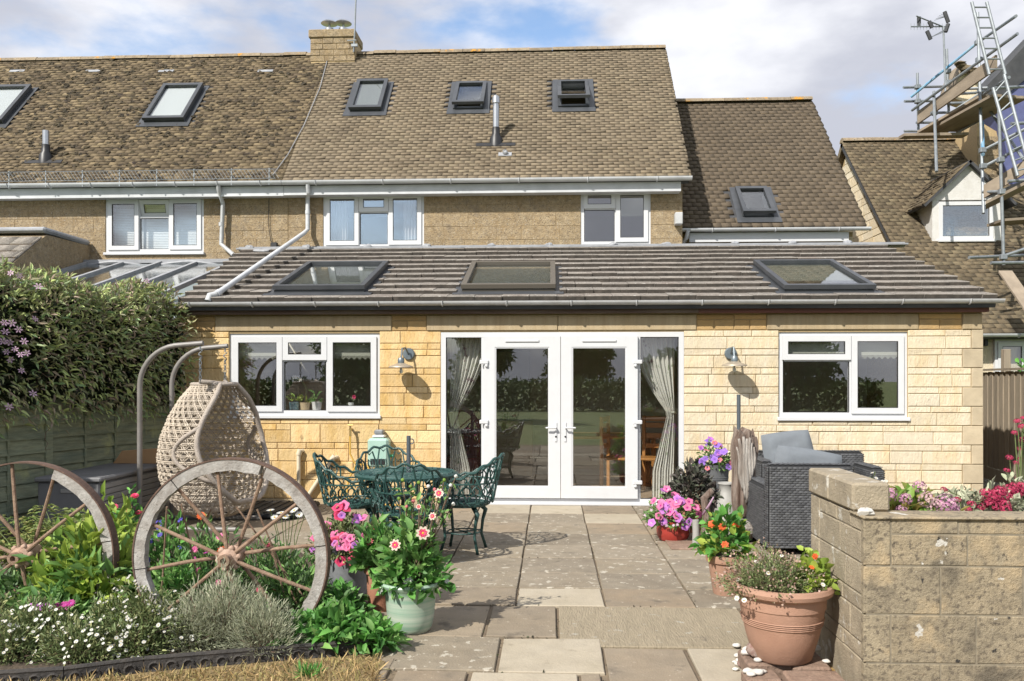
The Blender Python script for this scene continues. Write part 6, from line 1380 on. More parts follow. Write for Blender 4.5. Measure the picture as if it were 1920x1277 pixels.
def dahlia():
    def f(mb):
        petals(mb, 8, 1.0, .62, 0, .12, mi=0); petals(mb, 8, .62, .34, .05, .2, tw=.0, mi=1); petals(mb, 8, .45, .3, .1, .35, tw=.39, mi=1); disc(mb, .22, .1, 2)
    return fmesh('dahlia', ['petal_cream', 'petal_hotpink', 'petal_yellow'], f)
def ball(key, m, n, fl, flat=1.0, seed=3, half=False):
    rg = random.Random(seed)
    def f(mb):
        mb.cur = 0
        for k in range(n):
            z = rg.uniform(-.25 if half else -.6, 1); a = rg.uniform(0, 6.283); s = math.sqrt(max(0, 1-z*z)); d = Vector((s*math.cos(a), s*math.sin(a), z)); u_, v_ = ortho(d); c = Vector((d.x, d.y, d.z*flat))*rg.uniform(.86, 1.04); t0 = rg.uniform(0, 1.6)
            for q in range(4):
                b = t0+q*math.pi/2; e = u_*math.cos(b)+v_*math.sin(b); g = u_*-math.sin(b)+v_*math.cos(b)
                mb.add([c, c+e*fl*.6+g*fl*.45+d*.04, c+e*fl+d*.02, c+e*fl*.6-g*fl*.45+d*.04], [(0, 1, 2, 3)])
    return fmesh(key, [m], f)
def put_flower(parent, me, p, r, nrm=None, name='flower', tilt=.5):
    o = bpy.data.objects.new(name, me); COL.objects.link(o); o.parent = parent; d = Vector(nrm) if nrm is not None else Vector((0, -.55, .6))
    d = (d.normalized()+Vector((random.gauss(0, 1), random.gauss(0, 1), random.gauss(0, .6)))*tilt*.5).normalized()
    o.matrix_local = Matrix.Translation(Vector(p)-WL[parent]) @ d.to_track_quat('Z', 'Y').to_matrix().to_4x4() @ Matrix.Rotation(random.uniform(0, 6.28), 4, 'Z') @ Matrix.Scale(r*random.uniform(.85, 1.12), 4); return o
def dome(n, c, rx, ry, h, shell=.55, rng=RNG, low=0.0):
    """points in a half ellipsoid standing on c, and their outward directions"""
    d = rng.normal(size=(n, 3)); d[:, 2] = np.abs(d[:, 2])*1.0-low; d = unit(d); k = (shell+(1-shell)*rng.random(n))**.8
    k *= 1+.16*np.sin(d[:, 0]*5+c[0]*7)*np.sin(d[:, 1]*6+c[1]*5)+.10*np.sin(d[:, 2]*9+d[:, 0]*7); P = np.array(c)[None]+d*k[:, None]*np.array([rx, ry, h])[None]; P[:, 2] = np.maximum(P[:, 2], c[2]+.01); return P, d
def stems(name, base, P, m, parent, r=.003, n=None, bend=.3):
    mb = MB(); idx = RNG.choice(len(P), min(n or len(P), len(P)), replace=False); base = Vector(base)
    for i in idx:
        p = Vector(P[i]); b = base+Vector((random.gauss(0, .03), random.gauss(0, .03), 0)); mid = b.lerp(p, .5)+Vector((0, 0, (p.z-b.z)*bend*.4)); mb.path([b, mid, p], [r*1.3, r, r*.7], 4, cap=False)
    o = mb.build(name, m, parent); o['kind'] = 'stuff'; return o
def plant(name, label, c, rx, ry, h, n, leaf, m, group=None, shell=.5, up=.35, aspect=.42, st=25, stm='stem', fl=(), m2=None, cat='plant', low=0, droop=.3, fname='foliage'):
    """a leafy plant on point c; fl = list of (mesh, count, radius, height bias)"""
    c = tuple(c); t = thing(name, c, label, cat, group); P, d = dome(n, c, rx, ry, h, shell, low=low)
    if m2: 
        k = RNG.random(n) < .3; leaves(fname, P[~k], leaf, m, t, 'stuff', out=d[~k], up=up, aspect=aspect, droop=droop); leaves(fname, P[k], leaf, m2, t, 'stuff', out=d[k], up=up, aspect=aspect, droop=droop)
    else: leaves(fname, P, leaf, m, t, 'stuff', out=d, up=up, aspect=aspect, droop=droop)
    if st: stems('stems', c, P[P[:, 2] > c[2]+h*.3] if (P[:, 2] > c[2]+h*.3).sum() > 3 else P, stm, t, n=st)
    for (me, k, r, bias) in fl:
        Q, e = dome(k*6, c, rx*1.04, ry*1.04, h*1.06, .96); sel = np.argsort(-(e[:, 2]*bias-e[:, 1]*.9+RNG.random(len(e))*.8))[:k*2]; sel = RNG.choice(sel, k, replace=False)
        for i in sel: put_flower(t, me, Q[i], r, Vector(e[i])+Vector((-.1, -.9, .45)))
    return t

# ------------------------------------------------------------------ clematis over the fence
t = thing('clematis', (fx_, -2, 0), 'dense clematis with mauve flowers sprawling over the green fence', 'climbing plant')
n = 15000; y = RNG.uniform(-4.6, -.12, n); th = RNG.uniform(-.55, math.pi*.95, n)
bul = .43+.09*np.sin(y*2.3)+.06*np.sin(y*5.1+1); top = .88+.10*np.sin(y*1.7+.6)+.05*np.sin(y*6)+.05*(y+2)/2
k = 1-.30*RNG.random(n)**1.6
X = fx_+.06+np.cos(th)*bul*k; Z = 1.80+np.where(np.sin(th) > 0, np.sin(th)*top*k, np.sin(th)*1.35*k)
y = y; sf = -.1-y; P = np.stack([-4.83+(X-fx_)*.964-sf*.265, -.1-sf*.964+(X-fx_)*-.265, Z], 1); out = unit(np.stack([np.cos(th), 0*th-.15, np.sin(th)], 1))
hang = RNG.random(n) < .12; P[hang, 2] -= RNG.random(hang.sum())*.18
sel = RNG.random(n) < .78
leaves('foliage', P[sel], .075, 'leaf_clematis', t, 'stuff', out=out[sel], aspect=.28, up=.0, droop=.5, jit=.55); leaves('foliage', P[~sel], .075, 'leaf_clematis_dry', t, 'stuff', out=out[~sel], aspect=.26, up=.0, droop=.6)
P2 = P[:5000].copy(); P2[:, 0] -= .38*(X[:5000]-fx_); P2[:, 2] = 1.8+(P2[:, 2]-1.8)*.72; leaves('inner_foliage', P2, .15, 'leaf_core', t, 'stuff', aspect=.6)  # dark oversized leaves added inside the hedge to block light
mb = MB()
for k in range(70):
    i = random.randrange(n); p = Vector(P[i]); q = [p]
    for s in range(6): q.append(q[-1]+Vector((random.gauss(.01, .03), random.gauss(0, .08), random.gauss(-.04, .04))))
    mb.path(q, .003, 4, cap=False)
o = mb.build('vines', 'stem_brown', t); o['kind'] = 'stuff'
cl6 = fmesh('clem', ['petal_lilac', 'petal_cream'], lambda mb: (petals(mb, 6, 1, .42, 0, .06), disc(mb, .14, .04, 1)))
for (x, y_) in ((20, 512), (36, 517), (72, 537), (150, 535), (8, 605), (22, 606), (10, 622), (35, 618), (18, 642), (45, 640), (28, 655), (12, 660), (38, 665), (20, 675), (50, 662), (62, 738), (17, 763), (275, 527), (40, 695), (66, 598), (5, 640)):
    d = 7.35 if x < 120 else 8.6; put_flower(t, cl6, px(x, y_, d+.12), .036, Vector((.6, -.8, .3)))

# ------------------------------------------------------------------ flower bed
bed = [gp(-140, 1300), gp(120, 1283), gp(270, 1262), gp(480, 1244), gp(688, 1226), gp(742, 1200), gp(700, 1130), gp(625, 1082), gp(560, 1035), gp(430, 1002), gp(250, 992), gp(0, 985), gp(-200, 985)]
mb = MB(); cxy = sum(bed, Vector())/len(bed); nB = len(bed); V = [Vector((p.x, p.y, .012)) for p in bed]+[Vector((cxy.x+(p.x-cxy.x)*.93, cxy.y+(p.y-cxy.y)*.93, .05)) for p in bed]+[Vector((cxy.x, cxy.y, .07))]
mb.add(V, [(i, (i+1) % nB, nB+(i+1) % nB, nB+i) for i in range(nB)]+[(nB+i, nB+(i+1) % nB, 2*nB) for i in range(nB)]); tag(mb.build('flower_bed', 'soil'), 'planted soil bed around the two wagon wheels', 'flower bed')
lw_ = [gp(-160, 1302), gp(120, 1287), gp(270, 1266), gp(480, 1248), gp(690, 1231), gp(722, 1245), gp(690, 1300), gp(640, 1420), gp(-300, 1420)]
mb = MB(); mb.prism([(p.x, p.y, .0) for p in lw_], (0, 0, .014)); mb.fix = True; o = mb.build('lawn', 'dry_lawn'); o['kind'] = 'structure'
q = []
while len(q) < 5200:
    x, y_ = random.uniform(-60, 715), random.uniform(1228, 1330)
    if y_ > 1290-.086*x+6+random.uniform(-3, 3) and x < 712: g_ = gp(x, y_); q.append((g_.x, g_.y, .012))
P = np.array(q); o = leaves('dry_grass', P, .055, 'straw', None, 'stuff', aspect=.09, up=.9, fold=.02); tag(o, 'dry straw-coloured lawn strip in front of the black edging', 'grass', kind='stuff')
for k, (x, y_) in enumerate(((575, 1274),)):
    c = gp(x, y_); Pt, dt = dome(90, (c.x, c.y, .012), .06, .04, .03, .2); o = leaves('grass_tuft', Pt, .06, 'leaf_bright', None, 'stuff', out=dt, aspect=.1, up=.8); tag(o, ['bright green grass tuft in the straw lawn near the paving', 'green grass tuft in the straw lawn further from the paving'][k], 'grass', kind='stuff')
et = thing('bed_edging', gp(480, 1250), 'black embossed edging strip along the front of the flower bed', 'edging')
epts = [gp(-60, 1296), gp(120, 1284), gp(270, 1264), gp(480, 1246), gp(692, 1229)]
for i in range(len(epts)-1):
    a, b = epts[i], epts[i+1]; d = (b-a).normalized(); nn = Vector((d.y, -d.x, 0)); mb = MB(); mb.prism([a, b-d*.004, b-d*.004+Vector((0, 0, .075)), a+Vector((0, 0, .075))], -nn*.02); mb.fix = True; mb.build('strip', 'edging', et)
    mb = MB(); mb.tube(a+Vector((0, 0, .078))-nn*.01, b-d*.004+Vector((0, 0, .078))-nn*.01, .014, 7)
    for s_ in np.arange(.05, (b-a).length-.04, .085): c = a+d*s_+Vector((0, 0, .035))+nn*.003; mb.path([c+d*(.026*math.cos(v))+Vector((0, 0, .024*math.sin(v))) for v in np.linspace(0, 5.2, 9)], .007, 4)
    mb.build('moulding', 'edging', et)
def G(x, y_, d): p = px(x, y_, d); return (p.x, p.y, .04)
BG = 'plants of the wheel bed'
# lime shrub, fern
plant('lime_shrub', 'lime-green broad-leaved shrub between the two wagon wheels', G(165, 0, 5.2), .36, .30, .52, 1150, .115, 'leaf_lime', BG, aspect=.36, st=30, shell=.4, m2='leaf_mid')
plant('lime_shrub', 'small lime-green shoot beside the upright edge of the large wheel', G(215, 0, 5.9), .20, .16, .62, 260, .11, 'leaf_lime', BG, aspect=.34, st=12)
def fern(x, d, nf, L_, label):
    b = Vector(G(x, 0, d)); t = thing('fern', b, label, 'fern', BG); Ps = []; Ds = []; mb = MB()
    for k in range(nf):
        a = random.uniform(0, 6.28); e = Vector((math.cos(a), math.sin(a)*.7, 0)); ln = L_*random.uniform(.7, 1.1); pts = [b+e*(ln*.55*f**1.5)+Vector((0, 0, ln*(1.0*f-.38*f*f))) for f in np.linspace(0, 1, 14)]; mb.path(pts, .003, 4, cap=False)
        for i in range(3, 14):
            s_ = (pts[i]-pts[i-1]).cross(Vector((0, 0, 1))).normalized(); w_ = .13*math.sin(math.pi*(i-1.5)/13)
            for sg in (-1, 1):
                for q_ in np.linspace(.1, 1, 5): Ps.append(tuple(pts[i]+s_*sg*w_*q_)); Ds.append(tuple((s_*sg+Vector((0, 0, -.1))).normalized()))
    o = mb.build('stems', 'stem', t); o['kind'] = 'stuff'; leaves('fronds', np.array(Ps), .04, 'leaf_fern', t, 'stuff', out=np.array(Ds)*2.5, up=0, aspect=.4)
fern(110, 6.3, 16, .75, 'tall yellow-green fern in front of the storage box'); fern(45, 6.0, 11, .62, 'fern behind the hub of the damaged wheel'); fern(165, 6.6, 9, .62, 'fern close to the corner of the storage box')
# perennials inside the wheel
plant('leafy_perennial', 'leafy perennial with blue flowers behind the large wheel', G(320, 0, 5.75), .26, .24, .52, 900, .06, 'leaf_mid', BG, aspect=.35, st=40, fl=[(daisy('blue', 'purple', 10, .5), 12, .022, 1.2)], m2='leaf_bright')
plant('leafy_perennial', 'leafy perennial with red and pink blooms behind the large wheel', G(395, 0, 5.6), .26, .24, .50, 1000, .055, 'leaf_mid', BG, aspect=.30, st=40, fl=[(daisy('orange', 'red', 12, .4, 2), 3, .036, 1.5), (daisy('pink', 'magenta', 10, .5, 2), 4, .024, 1), (daisy('magenta', 'purple', 8, .5), 4, .018, 1)], m2='leaf_dark')
plant('leafy_perennial', 'airy green perennial seen through the spokes of the large wheel', G(500, 0, 5.5), .30, .26, .42, 1200, .05, 'leaf_mid', BG, aspect=.26, st=50, fl=[(daisy('crimson', 'red', 8, .5), 4, .02, 1.2)], m2='leaf_dark')
plant('leafy_perennial', 'bushy green perennial low behind the large wheel hub', G(330, 0, 5.3), .30, .22, .34, 1100, .06, 'leaf_mid', BG, aspect=.36, st=20, m2='leaf_bright')
plant('leafy_perennial', 'bushy dark perennial at the rim of the large wheel near the tub', G(560, 0, 5.25), .24, .2, .34, 900, .055, 'leaf_mid', BG, aspect=.36, st=20, m2='leaf_dark')
plant('leafy_perennial', 'low dark foliage under the damaged wheel', G(30, 0, 5.2), .42, .3, .30, 1100, .06, 'leaf_dark', BG, aspect=.4, st=20, m2='leaf_mid')
plant('red_zinnia', 'red zinnias on leafy stems between the two wheels', G(243, 0, 6.3), .13, .12, .62, 320, .07, 'leaf_bright', BG, aspect=.4, st=20, fl=[(daisy('hotpink', 'red', 14, .34, 3, 'z'), 5, .03, 2.2)])
t = thing('ox_eye_daisy', G(525, 0, 6.0), 'tall white daisies swaying by the ridged black slab', 'flower', BG); b = Vector(G(525, 0, 6.0)); mb = MB()
for (x, y_) in ((507, 957), (527, 962), (543, 967), (552, 957), (561, 965), (574, 958), (535, 969), (515, 970)):
    p = px(x, y_, 5.95); put_flower(t, daisy('white', 'yellow', 14, .3), p, .032, (0, -.4, .9)); mb.path([b+Vector((random.gauss(0, .05), 0, 0)), b.lerp(p, .6)+Vector((.02, 0, .05)), p], .003, 4)
o = mb.build('stems', 'stem', t); o['kind'] = 'stuff'; Pd, dd_ = dome(250, tuple(b), .12, .1, .3); leaves('foliage', Pd, .05, 'leaf_mid', t, 'stuff', out=dd_, aspect=.2)
t = thing('pink_flower_spike', gp(90, 1175), 'bright mauve-pink flower spray lying over the daisies', 'flower', BG)
for k in range(26): p = px(46+k*3.5, 1141-k*.25+random.uniform(-4, 4), 4.75); put_flower(t, daisy('magenta' if k > 12 else 'mauve', 'mauve', 9, .5, 2), p, .022)
mb = MB(); mb.path([gp(100, 1200), px(90, 1145, 4.78), px(130, 1140, 4.76)], .004, 5); mb.build('stem', 'stem', t)
plant('leafy_perennial', 'dark-leaved clump under the mauve-pink spray', G(100, 0, 4.85), .3, .16, .24, 700, .06, 'leaf_mid', BG, aspect=.42, st=10)
# grey lavender
def sticks(name, label, c, rx, ry, h, n, L_, m, nb=0, **k):
    t = thing(name, c, label, 'plant', BG); P, d = dome(n, c, rx, ry, h, .35); leaves('foliage', P, L_, m, t, 'stuff', out=d*1.4, aspect=.09, up=.8, fold=.02, jit=.5); stems('stems', c, P, 'stem_brown', t, n=60); return t
sticks('lavender', 'grey-green lavender bush in front of the large wheel hub', G(425, 0, 4.68), .28, .2, .40, 6500, .036, 'leaf_grey')
sticks('lavender', 'lower grey-green lavender bush next to the broad green leaves', G(495, 0, 4.60), .22, .16, .30, 4200, .036, 'leaf_grey')
sticks('lavender', 'grey-green lavender bush touching the white daisies', G(365, 0, 4.62), .2, .16, .30, 3600, .036, 'leaf_grey')
# fleabane daisies
def fleabane(c, rx, ry, h, n, nf, label, group=BG, m='leaf_fleabane', fr=.0105, L_=.032, name='fleabane', bed_=True):
    t = thing(name, c, label, 'flower', group); P, d = dome(n, c, rx, ry, h, .3); leaves('foliage', P, L_, m, t, 'stuff', out=d, aspect=.28, up=.5); stems('stems', c, P, 'stem_brown', t, n=120, r=.0018)
    Q, e = dome(nf*3, c, rx*1.04, ry*1.06, h*1.08, .9); sel = np.argsort(-(e[:, 2]*.8-e[:, 1]+RNG.random(len(e))*1.2))[:nf]; src = daisy('white', 'yellow', 11, .42); mb = MB()
    V0 = np.array([v.co[:] for v in src.vertices]); F0 = [tuple(p.vertices) for p in src.polygons]; mi0 = [p.material_index for p in src.polygons]
    for i in sel:
        dd = (Vector(e[i])*.5+Vector((-.15, -.55, .7))+Vector((random.gauss(0, .25), random.gauss(0, .2), 0))).normalized(); M4 = dd.to_track_quat('Z', 'Y').to_matrix(); s_ = fr*random.uniform(.7, 1.25); k0 = len(mb.v)
        mb.v += [tuple(Vector(Q[i])+M4 @ (Vector(v)*s_)) for v in V0]; mb.f += [tuple(j+k0 for j in f) for f in F0]; mb.mi += mi0
    o = mb.build('flowers', ['petal_white', 'petal_yellow'], t); o['kind'] = 'stuff'; return t
fleabane(G(70, 0, 4.55), .34, .17, .25, 3800, 55, 'white fleabane daisies spilling under the damaged wheel')
fleabane(G(260, 0, 4.60), .36, .2, .33, 4600, 80, 'white fleabane daisies in front of the upright rim of the large wheel')
fleabane(G(10, 0, 4.36), .24, .14, .22, 2000, 36, 'white fleabane daisies hanging over the outer end of the black edging')
fleabane(G(150, 0, 4.38), .24, .14, .2, 2000, 40, 'white fleabane daisies hanging over the middle of the black edging')
fleabane(G(250, 0, 4.46), .16, .12, .2, 1200, 26, 'white fleabane daisies where the black edging emerges')
fleabane(G(-30, 0, 4.7), .3, .2, .26, 2200, 40, 'white fleabane daisies at the outer end of the bed')
# broad leaves at the corner of the bed
def rosette(x, d, r, n, h, label, L_=.082):
    c = G(x, 0, d); return plant('broadleaf_clump', label, c, r, r*.75, h, n, L_, 'leaf_bright', BG, aspect=.42, st=0, shell=.25, up=.15, m2='leaf_mid')
rosette(630, 4.78, .26, 620, .17, 'low clump of broad bright green leaves in front of the glazed pot'); rosette(700, 4.72, .16, 280, .12, 'broad green leaves spilling onto the paving corner', .075); rosette(565, 4.70, .15, 170, .15, 'broad green leaves at the foot of the large wheel')
plant('leafy_perennial', 'crinkled dark green leaves between the large wheel and the slim pot', G(640, 0, 5.35), .15, .12, .16, 380, .06, 'leaf_bright', BG, aspect=.6, st=8, m2='leaf_dark')
mb = MB(); a = gp(120, 1240, .2); mb.tube(px(118, 1188, 4.5), px(137, 1180, 4.52), .012, 8); tag(mb.build('garden_light_stake', 'ceramic_blue'), 'small dark blue plastic stake among the fleabane', 'garden stake')

o = leaves('joint_moss', np.array(mj)+RNG.normal(0, .004, (len(mj), 3))*np.array([1, 1, 0]), .016, 'leaf_moss', None, 'stuff', aspect=.5, up=.5); tag(o, 'small weeds and moss in the joints of the paving', 'moss', kind='stuff')
# ------------------------------------------------------------------ plants in pots
PG = 'potted plants on the patio'
def inpot(b, z): return (b.x, b.y, b.z+z)
plant('petunia', 'pink petunias overflowing the zinc grey tub', inpot(ZP, .28), .30, .22, .30, 1100, .045, 'leaf_fleabane', PG, fl=[(petunia('pink'), 22, .036, 1), (petunia('hotpink'), 14, .038, .8), (petunia('mauve'), 9, .03, 1.6)], low=.0, aspect=.4)
plant('leafy_pot_plant', 'leafy green plant in the slim terracotta pot', inpot(TP, .29), .16, .14, .28, 480, .075, 'leaf_mid', PG, aspect=.45, low=.0, m2='leaf_bright', fl=[(daisy('magenta', 'yellow', 9, .5, 2), 1, .032, 1), (daisy('coral', 'red', 10, .5, 2), 1, .032, 1)])
t = plant('dahlia', 'tall dahlias with pink and cream star flowers in the green glazed pot', inpot(GP, .27), .2, .17, .38, 560, .075, 'leaf_mid', PG, aspect=.5, low=.0, m2='leaf_bright')
mb = MB(); b = GP+Vector((0, 0, .26)); Ps = []
for (x, y_, r) in ((823, 925, .034), (793, 1000, .045), (741, 1022, .042), (811, 968, .024), (785, 950, .02)):
    p = px(x, y_, 5.0); put_flower(t, dahlia(), p, r, (-.1, -1, .35), tilt=.3); mb.path([b+Vector((random.gauss(0, .03), 0, 0)), b.lerp(p, .5)+Vector((.02, .03, .02)), p+Vector((0, .01, 0))], .004, 5)
for (x, y_) in ((755, 900), (770, 912), (785, 905), (803, 912), (815, 918), (845, 910), (855, 893), (833, 900), (748, 935), (762, 950), (830, 960), (850, 945), (775, 940), (800, 940)):
    p = px(x, y_, 5.1); mb.path([b+Vector((random.gauss(0, .04), random.gauss(0, .04), 0)), b.lerp(p, .55)+Vector((random.gauss(0, .02), 0, .02)), p], .0032, 4); Ps.append(p)
o = mb.build('stems', 'stem_brown', t); o['kind'] = 'stuff'
for p in Ps: mb = MB(); mb.blob(p, .012, int(p.x*50), 7, 5, (1, 1, 1), .1); mb.build('bud', random.choice(['leaf_lime', 'leaf_mid', 'petal_coral', 'petal_white']), t, smooth=True)
Q = np.array([tuple(b.lerp(p, random.uniform(.45, .95))) for p in Ps for _ in range(9)])+RNG.normal(0, .02, (len(Ps)*9, 3)); leaves('upper_foliage', Q, .055, 'leaf_mid', t, 'stuff', aspect=.4)
plant('strawberry', 'low green leaves with white blooms at the rim of the green glazed pot', inpot(GP, .27), .2, .17, .1, 130, .075, 'leaf_bright', PG, aspect=.7, low=.5, st=0, fl=[(daisy('white', 'white', 6, .7, 2), 4, .022, .3)])
plant('petunia', 'pink petunias mounded over the squat red pot', inpot(RP_, .16), .27, .22, .27, 650, .05, 'leaf_mid', PG, aspect=.4, low=.35, fl=[(petunia('pink'), 16, .042, .8), (petunia('mauve'), 14, .04, .8), (daisy('lilac', 'white', 5, .8), 16, .016, .2)])
plant('dark_leaved_plant', 'bushy dark bronze plant in the ribbed terracotta pot', inpot(DP, .30), .22, .2, .38, 900, .07, 'leaf_bronze', PG, aspect=.45, low=.1, st=30, stm='stem_brown')
plant('petunia', 'purple petunias in the tall dark grey planter', inpot(TG_, .60), .2, .18, .26, 420, .045, 'leaf_mid', PG, aspect=.4, low=.2, st=30, fl=[(petunia('purple'), 13, .04, 1.2), (petunia('mauve'), 5, .036, 1), (petunia('coral'), 8, .03, -.2)])
plant('pelargonium', 'green plant with orange flowers in the medium terracotta pot', inpot(MP, .28), .17, .15, .33, 330, .07, 'leaf_bright', PG, aspect=.65, low=.05, st=20, m2='leaf_lime', fl=[(daisy('orange', 'orange', 7, .7, 2), 5, .03, .5)])
c = inpot(BP, .34); fleabane((c[0]-.05, c[1], c[2]), .25, .22, .2, 3600, 9, 'fading fleabane filling the large terracotta pot', PG, 'leaf_fleabane', .012, .022)
Q, e = dome(1100, (c[0]-.06, c[1], c[2]), .28, .24, .23, .75); o = leaves('seed_heads', Q, .013, 'leaf_pinkish', bpy.data.objects[[x.name for x in bpy.data.objects if x.name.startswith('fleabane')][-1]], 'stuff', out=e, aspect=.9)
plant('pelargonium', 'lime-green lobed leaves at the wall side of the large terracotta pot', (c[0]+.14, c[1]-.03, c[2]), .12, .1, .21, 130, .05, 'leaf_lime', PG, aspect=.8, st=10, fl=[(daisy('orange', 'orange', 6, .8), 3, .015, .5)])
mb = MB(); a = px(1318, 965, 7.7); b_ = px(1338, 932, 7.6); mb.path([a, a.lerp(b_, .5)+Vector((.01, 0, .01)), b_], [.012, .01, .006], 6); o = tag(mb.build('buddleja_spike', 'petal_lilac', smooth=True), 'pale lilac flower spike beside the milk churn', 'flower')
mb = MB(); mb.path([Vector((a.x-.02, a.y, .1)), a], .004, 5); mb.build('stem', 'stem', o)

# ------------------------------------------------------------------ raised bed and right edge
RG = 'plants of the raised bed'
def RBp(x, d, z=.81): p = px(x, HZ, d); return (p.x, p.y, z)
hyd = ball('hyd', 'petal_hyd', 85, .17); hydp = ball('hydp', 'petal_hyd_pale', 85, .17, seed=6)
t = plant('hydrangea', 'hydrangea with fading pink mopheads behind the low wall', RBp(1700, 4.50, .78), .26, .16, .17, 320, .075, 'leaf_hydrangea', RG, aspect=.6, st=12, shell=.4)
for (x, y_, r, m) in ((1667, 931, .038, hyd), (1698, 939, .028, hyd), (1724, 916, .03, hyd), (1738, 940, .045, hydp), (1752, 952, .036, hydp), (1775, 950, .048, hyd), (1690, 962, .028, hyd), (1652, 945, .034, hydp), (1788, 962, .03, hyd)): put_flower(t, m, px(x, y_-3, 4.3), r*1.05, (0, -.4, 1), tilt=.2)
val = ball('val', 'petal_val', 70, .2, .7, half=True)
def valerian(label, base, pts, d, r, nl=120):
    t = thing('valerian', base, label, 'flower', RG); mb = MB(); b = Vector(base)
    for (x, y_, k) in pts: p = px(x, y_, d+random.uniform(-.05, .05)); put_flower(t, val, p, r*k, (0, -.3, 1), tilt=.3); mb.path([b+Vector((random.gauss(0, .05), random.gauss(0, .03), 0)), b.lerp(p, .6)+Vector((random.gauss(0, .02), 0, .03)), p], .0035, 4)
    o = mb.build('stems', 'stem', t); o['kind'] = 'stuff'; Pv, dv_ = dome(nl, base, .16, .1, .16); leaves('foliage', Pv, .06, 'leaf_grey', t, 'stuff', out=dv_, aspect=.4)
valerian('small crimson valerian between the hydrangea and the larger valerian', RBp(1805, 4.5), [(1770, 918, .7), (1795, 937, .8), (1822, 945, .9), (1815, 955, .8), (1836, 955, .9), (1848, 938, 1), (1798, 960, .6)], 4.45, .026)
valerian('dense crimson valerian beside the end block of the wall', RBp(1870, 4.5), [(1850, 925, 1), (1858, 932, 1.1), (1868, 926, 1.2), (1878, 932, 1.1), (1872, 942, 1.2), (1862, 947, 1.1), (1884, 945, 1), (1882, 955, 1), (1866, 955, 1), (1890, 930, .9), (1876, 920, 1), (1843, 950, .8)], 4.42, .033)
valerian('crimson valerian over the end block of the wall', RBp(1905, 4.9), [(1892, 918, 1.1), (1905, 914, 1.2), (1914, 922, 1.2), (1900, 926, 1.1), (1918, 912, 1), (1888, 928, 1), (1925, 918, 1.1)], 4.8, .036)
valerian('tall crimson valerian stems standing against the board fence', RBp(1925, 5.2, .3), [(1908, 790, .8), (1917, 800, 1), (1903, 812, .9), (1893, 858, .9), (1912, 842, .8), (1905, 868, .7), (1888, 882, .8), (1915, 862, .9), (1897, 895, .7), (1920, 785, .9), (1918, 825, .9)], 5.1, .026, 260)
fleabane(RBp(1645, 4.62, .8), .10, .1, .20, 700, 16, 'white fleabane beside the tall end of the garden wall', RG)
plant('shrub', 'green shrub showing over the board fence', (px(1918, 700, 13.6).x+.1, px(1912, 700, 13.6).y, .2), .42, .4, 1.75, 900, .11, 'leaf_bright', None, aspect=.5, cat='shrub')
# sill plants indoors
def sillpot(x, m, label, r, h, lf=None, fl=None):
    p = px(x, HZ, DCAM+.22); b = Vector((p.x, p.y, WLz0+.041)); t = thing('sill_pot', b, label, 'plant pot', 'pots on the kitchen window sill'); mb = MB(); mb.lathe([(r*.8, 0), (r, h), (r*.88, h), (r*.8, h*.8), (0, h*.8)], b, 18); mb.build('pot', m, t, smooth='auto')
    if lf: Ps, ds = dome(lf[0], (b.x, b.y, b.z+h), .09, .06, lf[1], .3); leaves('foliage', Ps, .09, lf[2], t, 'stuff', out=ds, aspect=.4)
    if fl:
        mb = MB(); q = [b+Vector((0, 0, h)), b+Vector((.02, 0, h+.18)), b+Vector((-.06, 0, h+.30)), b+Vector((-.14, 0, h+.33))]; mb.path(q, .003, 4); mb.build('flower_stem', 'stem', t)
        for k in range(7): put_flower(t, daisy('white', 'yellow', 5, .7), q[2].lerp(q[3], k/6)+Vector((0, -.01, random.uniform(-.02, .02))), .026, (0, -1, .2))
sillpot(552, 'ceramic_blue', 'blue patterned pot with yellowing leaves on the kitchen sill', .065, .115, (14, .08, 'leaf_lime')); sillpot(572, 'ceramic_tan', 'tan pot holding a white orchid on the kitchen sill', .065, .11, (12, .07, 'leaf_lime'), True); sillpot(594, 'ceramic_white', 'white pot with broad green leaves on the kitchen sill', .065, .12, (14, .12, 'leaf_bright'))
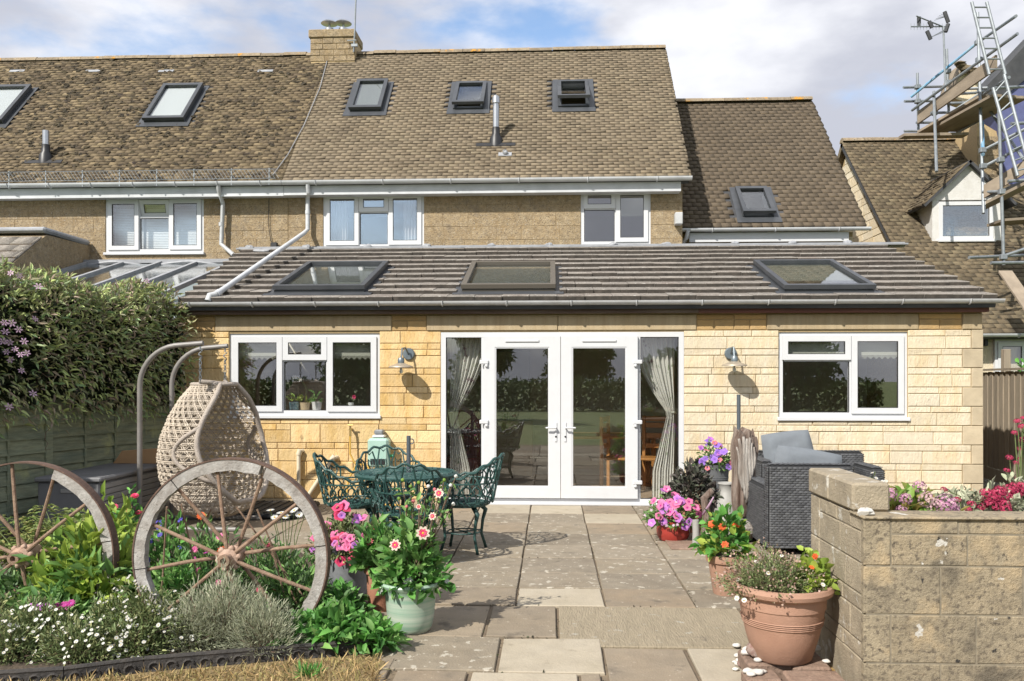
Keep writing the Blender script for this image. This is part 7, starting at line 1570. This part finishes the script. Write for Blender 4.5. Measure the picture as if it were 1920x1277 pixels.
p = px(658, HZ, DCAM+.22); b = Vector((p.x, p.y, WLz0+.041)); t = thing('glass_vase', b, 'small glass with a pink bloom on the kitchen sill', 'vase'); mb = MB(); mb.lathe([(.03, 0), (.04, .11), (.037, .11), (.028, .01), (0, .01)], b, 14); mb.build('glass', 'ceramic_white', t, smooth='auto'); put_flower(t, petunia('hotpink'), b+Vector((.04, 0, .18)), .03, (0, -1, .2)); mb = MB(); mb.tube(b+Vector((0, 0, .02)), b+Vector((.04, .01, .175)), .003, 4); mb.build('stem', 'stem', t)

# ------------------------------------------------------------------ garden behind the viewer, seen in the glass
def tree(x, y_, h, r, label, seed, n=5200):
    b = Vector((x, y_, -.02)); t = thing('tree', b, label, 'tree', 'trees of the garden reflected in the glass'); rg = np.random.default_rng(seed); mb = MB(); mb.path([b, b+Vector((.1, 0, h*.3)), b+Vector((0, .1, h*.75))], [h*.028, h*.02, h*.006], 8)
    cs = []
    for k in range(7): a = rg.uniform(0, 6.28); e = Vector((math.cos(a)*r*.6, math.sin(a)*r*.6, h*rg.uniform(.4, .85))); mb.path([b+Vector((0, 0, h*.3)), b+e*.6+Vector((0, 0, h*.12)), b+e], [h*.012, h*.008, h*.003], 6); cs.append(e)
    mb.build('trunk', 'bark', t, smooth=True); Ps = []
    for e in cs+[Vector((0, 0, h*.8))]:
        d = unit(rg.normal(size=(n//8, 3))); Ps.append(np.array(tuple(b+e))[None]+d*(rg.random((n//8, 1))**.4)*np.array([r*.55, r*.55, h*.2]))
    P = np.concatenate(Ps); leaves('crown', P, .26, 'leaf_tree', t, 'stuff', aspect=.55, rng=rg)
tree(-2.6, -23, 4.6, 1.3, 'round-headed garden tree beyond the lawn beside the hedge', 1); tree(-9, -30, 4.6, 2.4, 'tall broad garden tree at the fenced side of the lawn', 2); tree(5.5, -27, 2.9, 1.6, 'small garden tree on the wall side of the lawn', 3); tree(11, -29, 4.4, 2.2, 'spreading garden tree beyond the raised bed', 4); tree(1.6, -38, 3.6, 1.8, 'distant garden tree at the end of the path', 5)
hg = thing('hedge', (0, -31, 0), 'clipped green hedge closing the far end of the garden', 'hedge'); Ph = np.stack([RNG.uniform(-16, 16, 16000), -31+RNG.uniform(-.6, .6, 16000), RNG.uniform(0, 1.5, 16000)], 1); leaves('foliage', Ph, .2, 'leaf_tree', hg, 'stuff', aspect=.6)
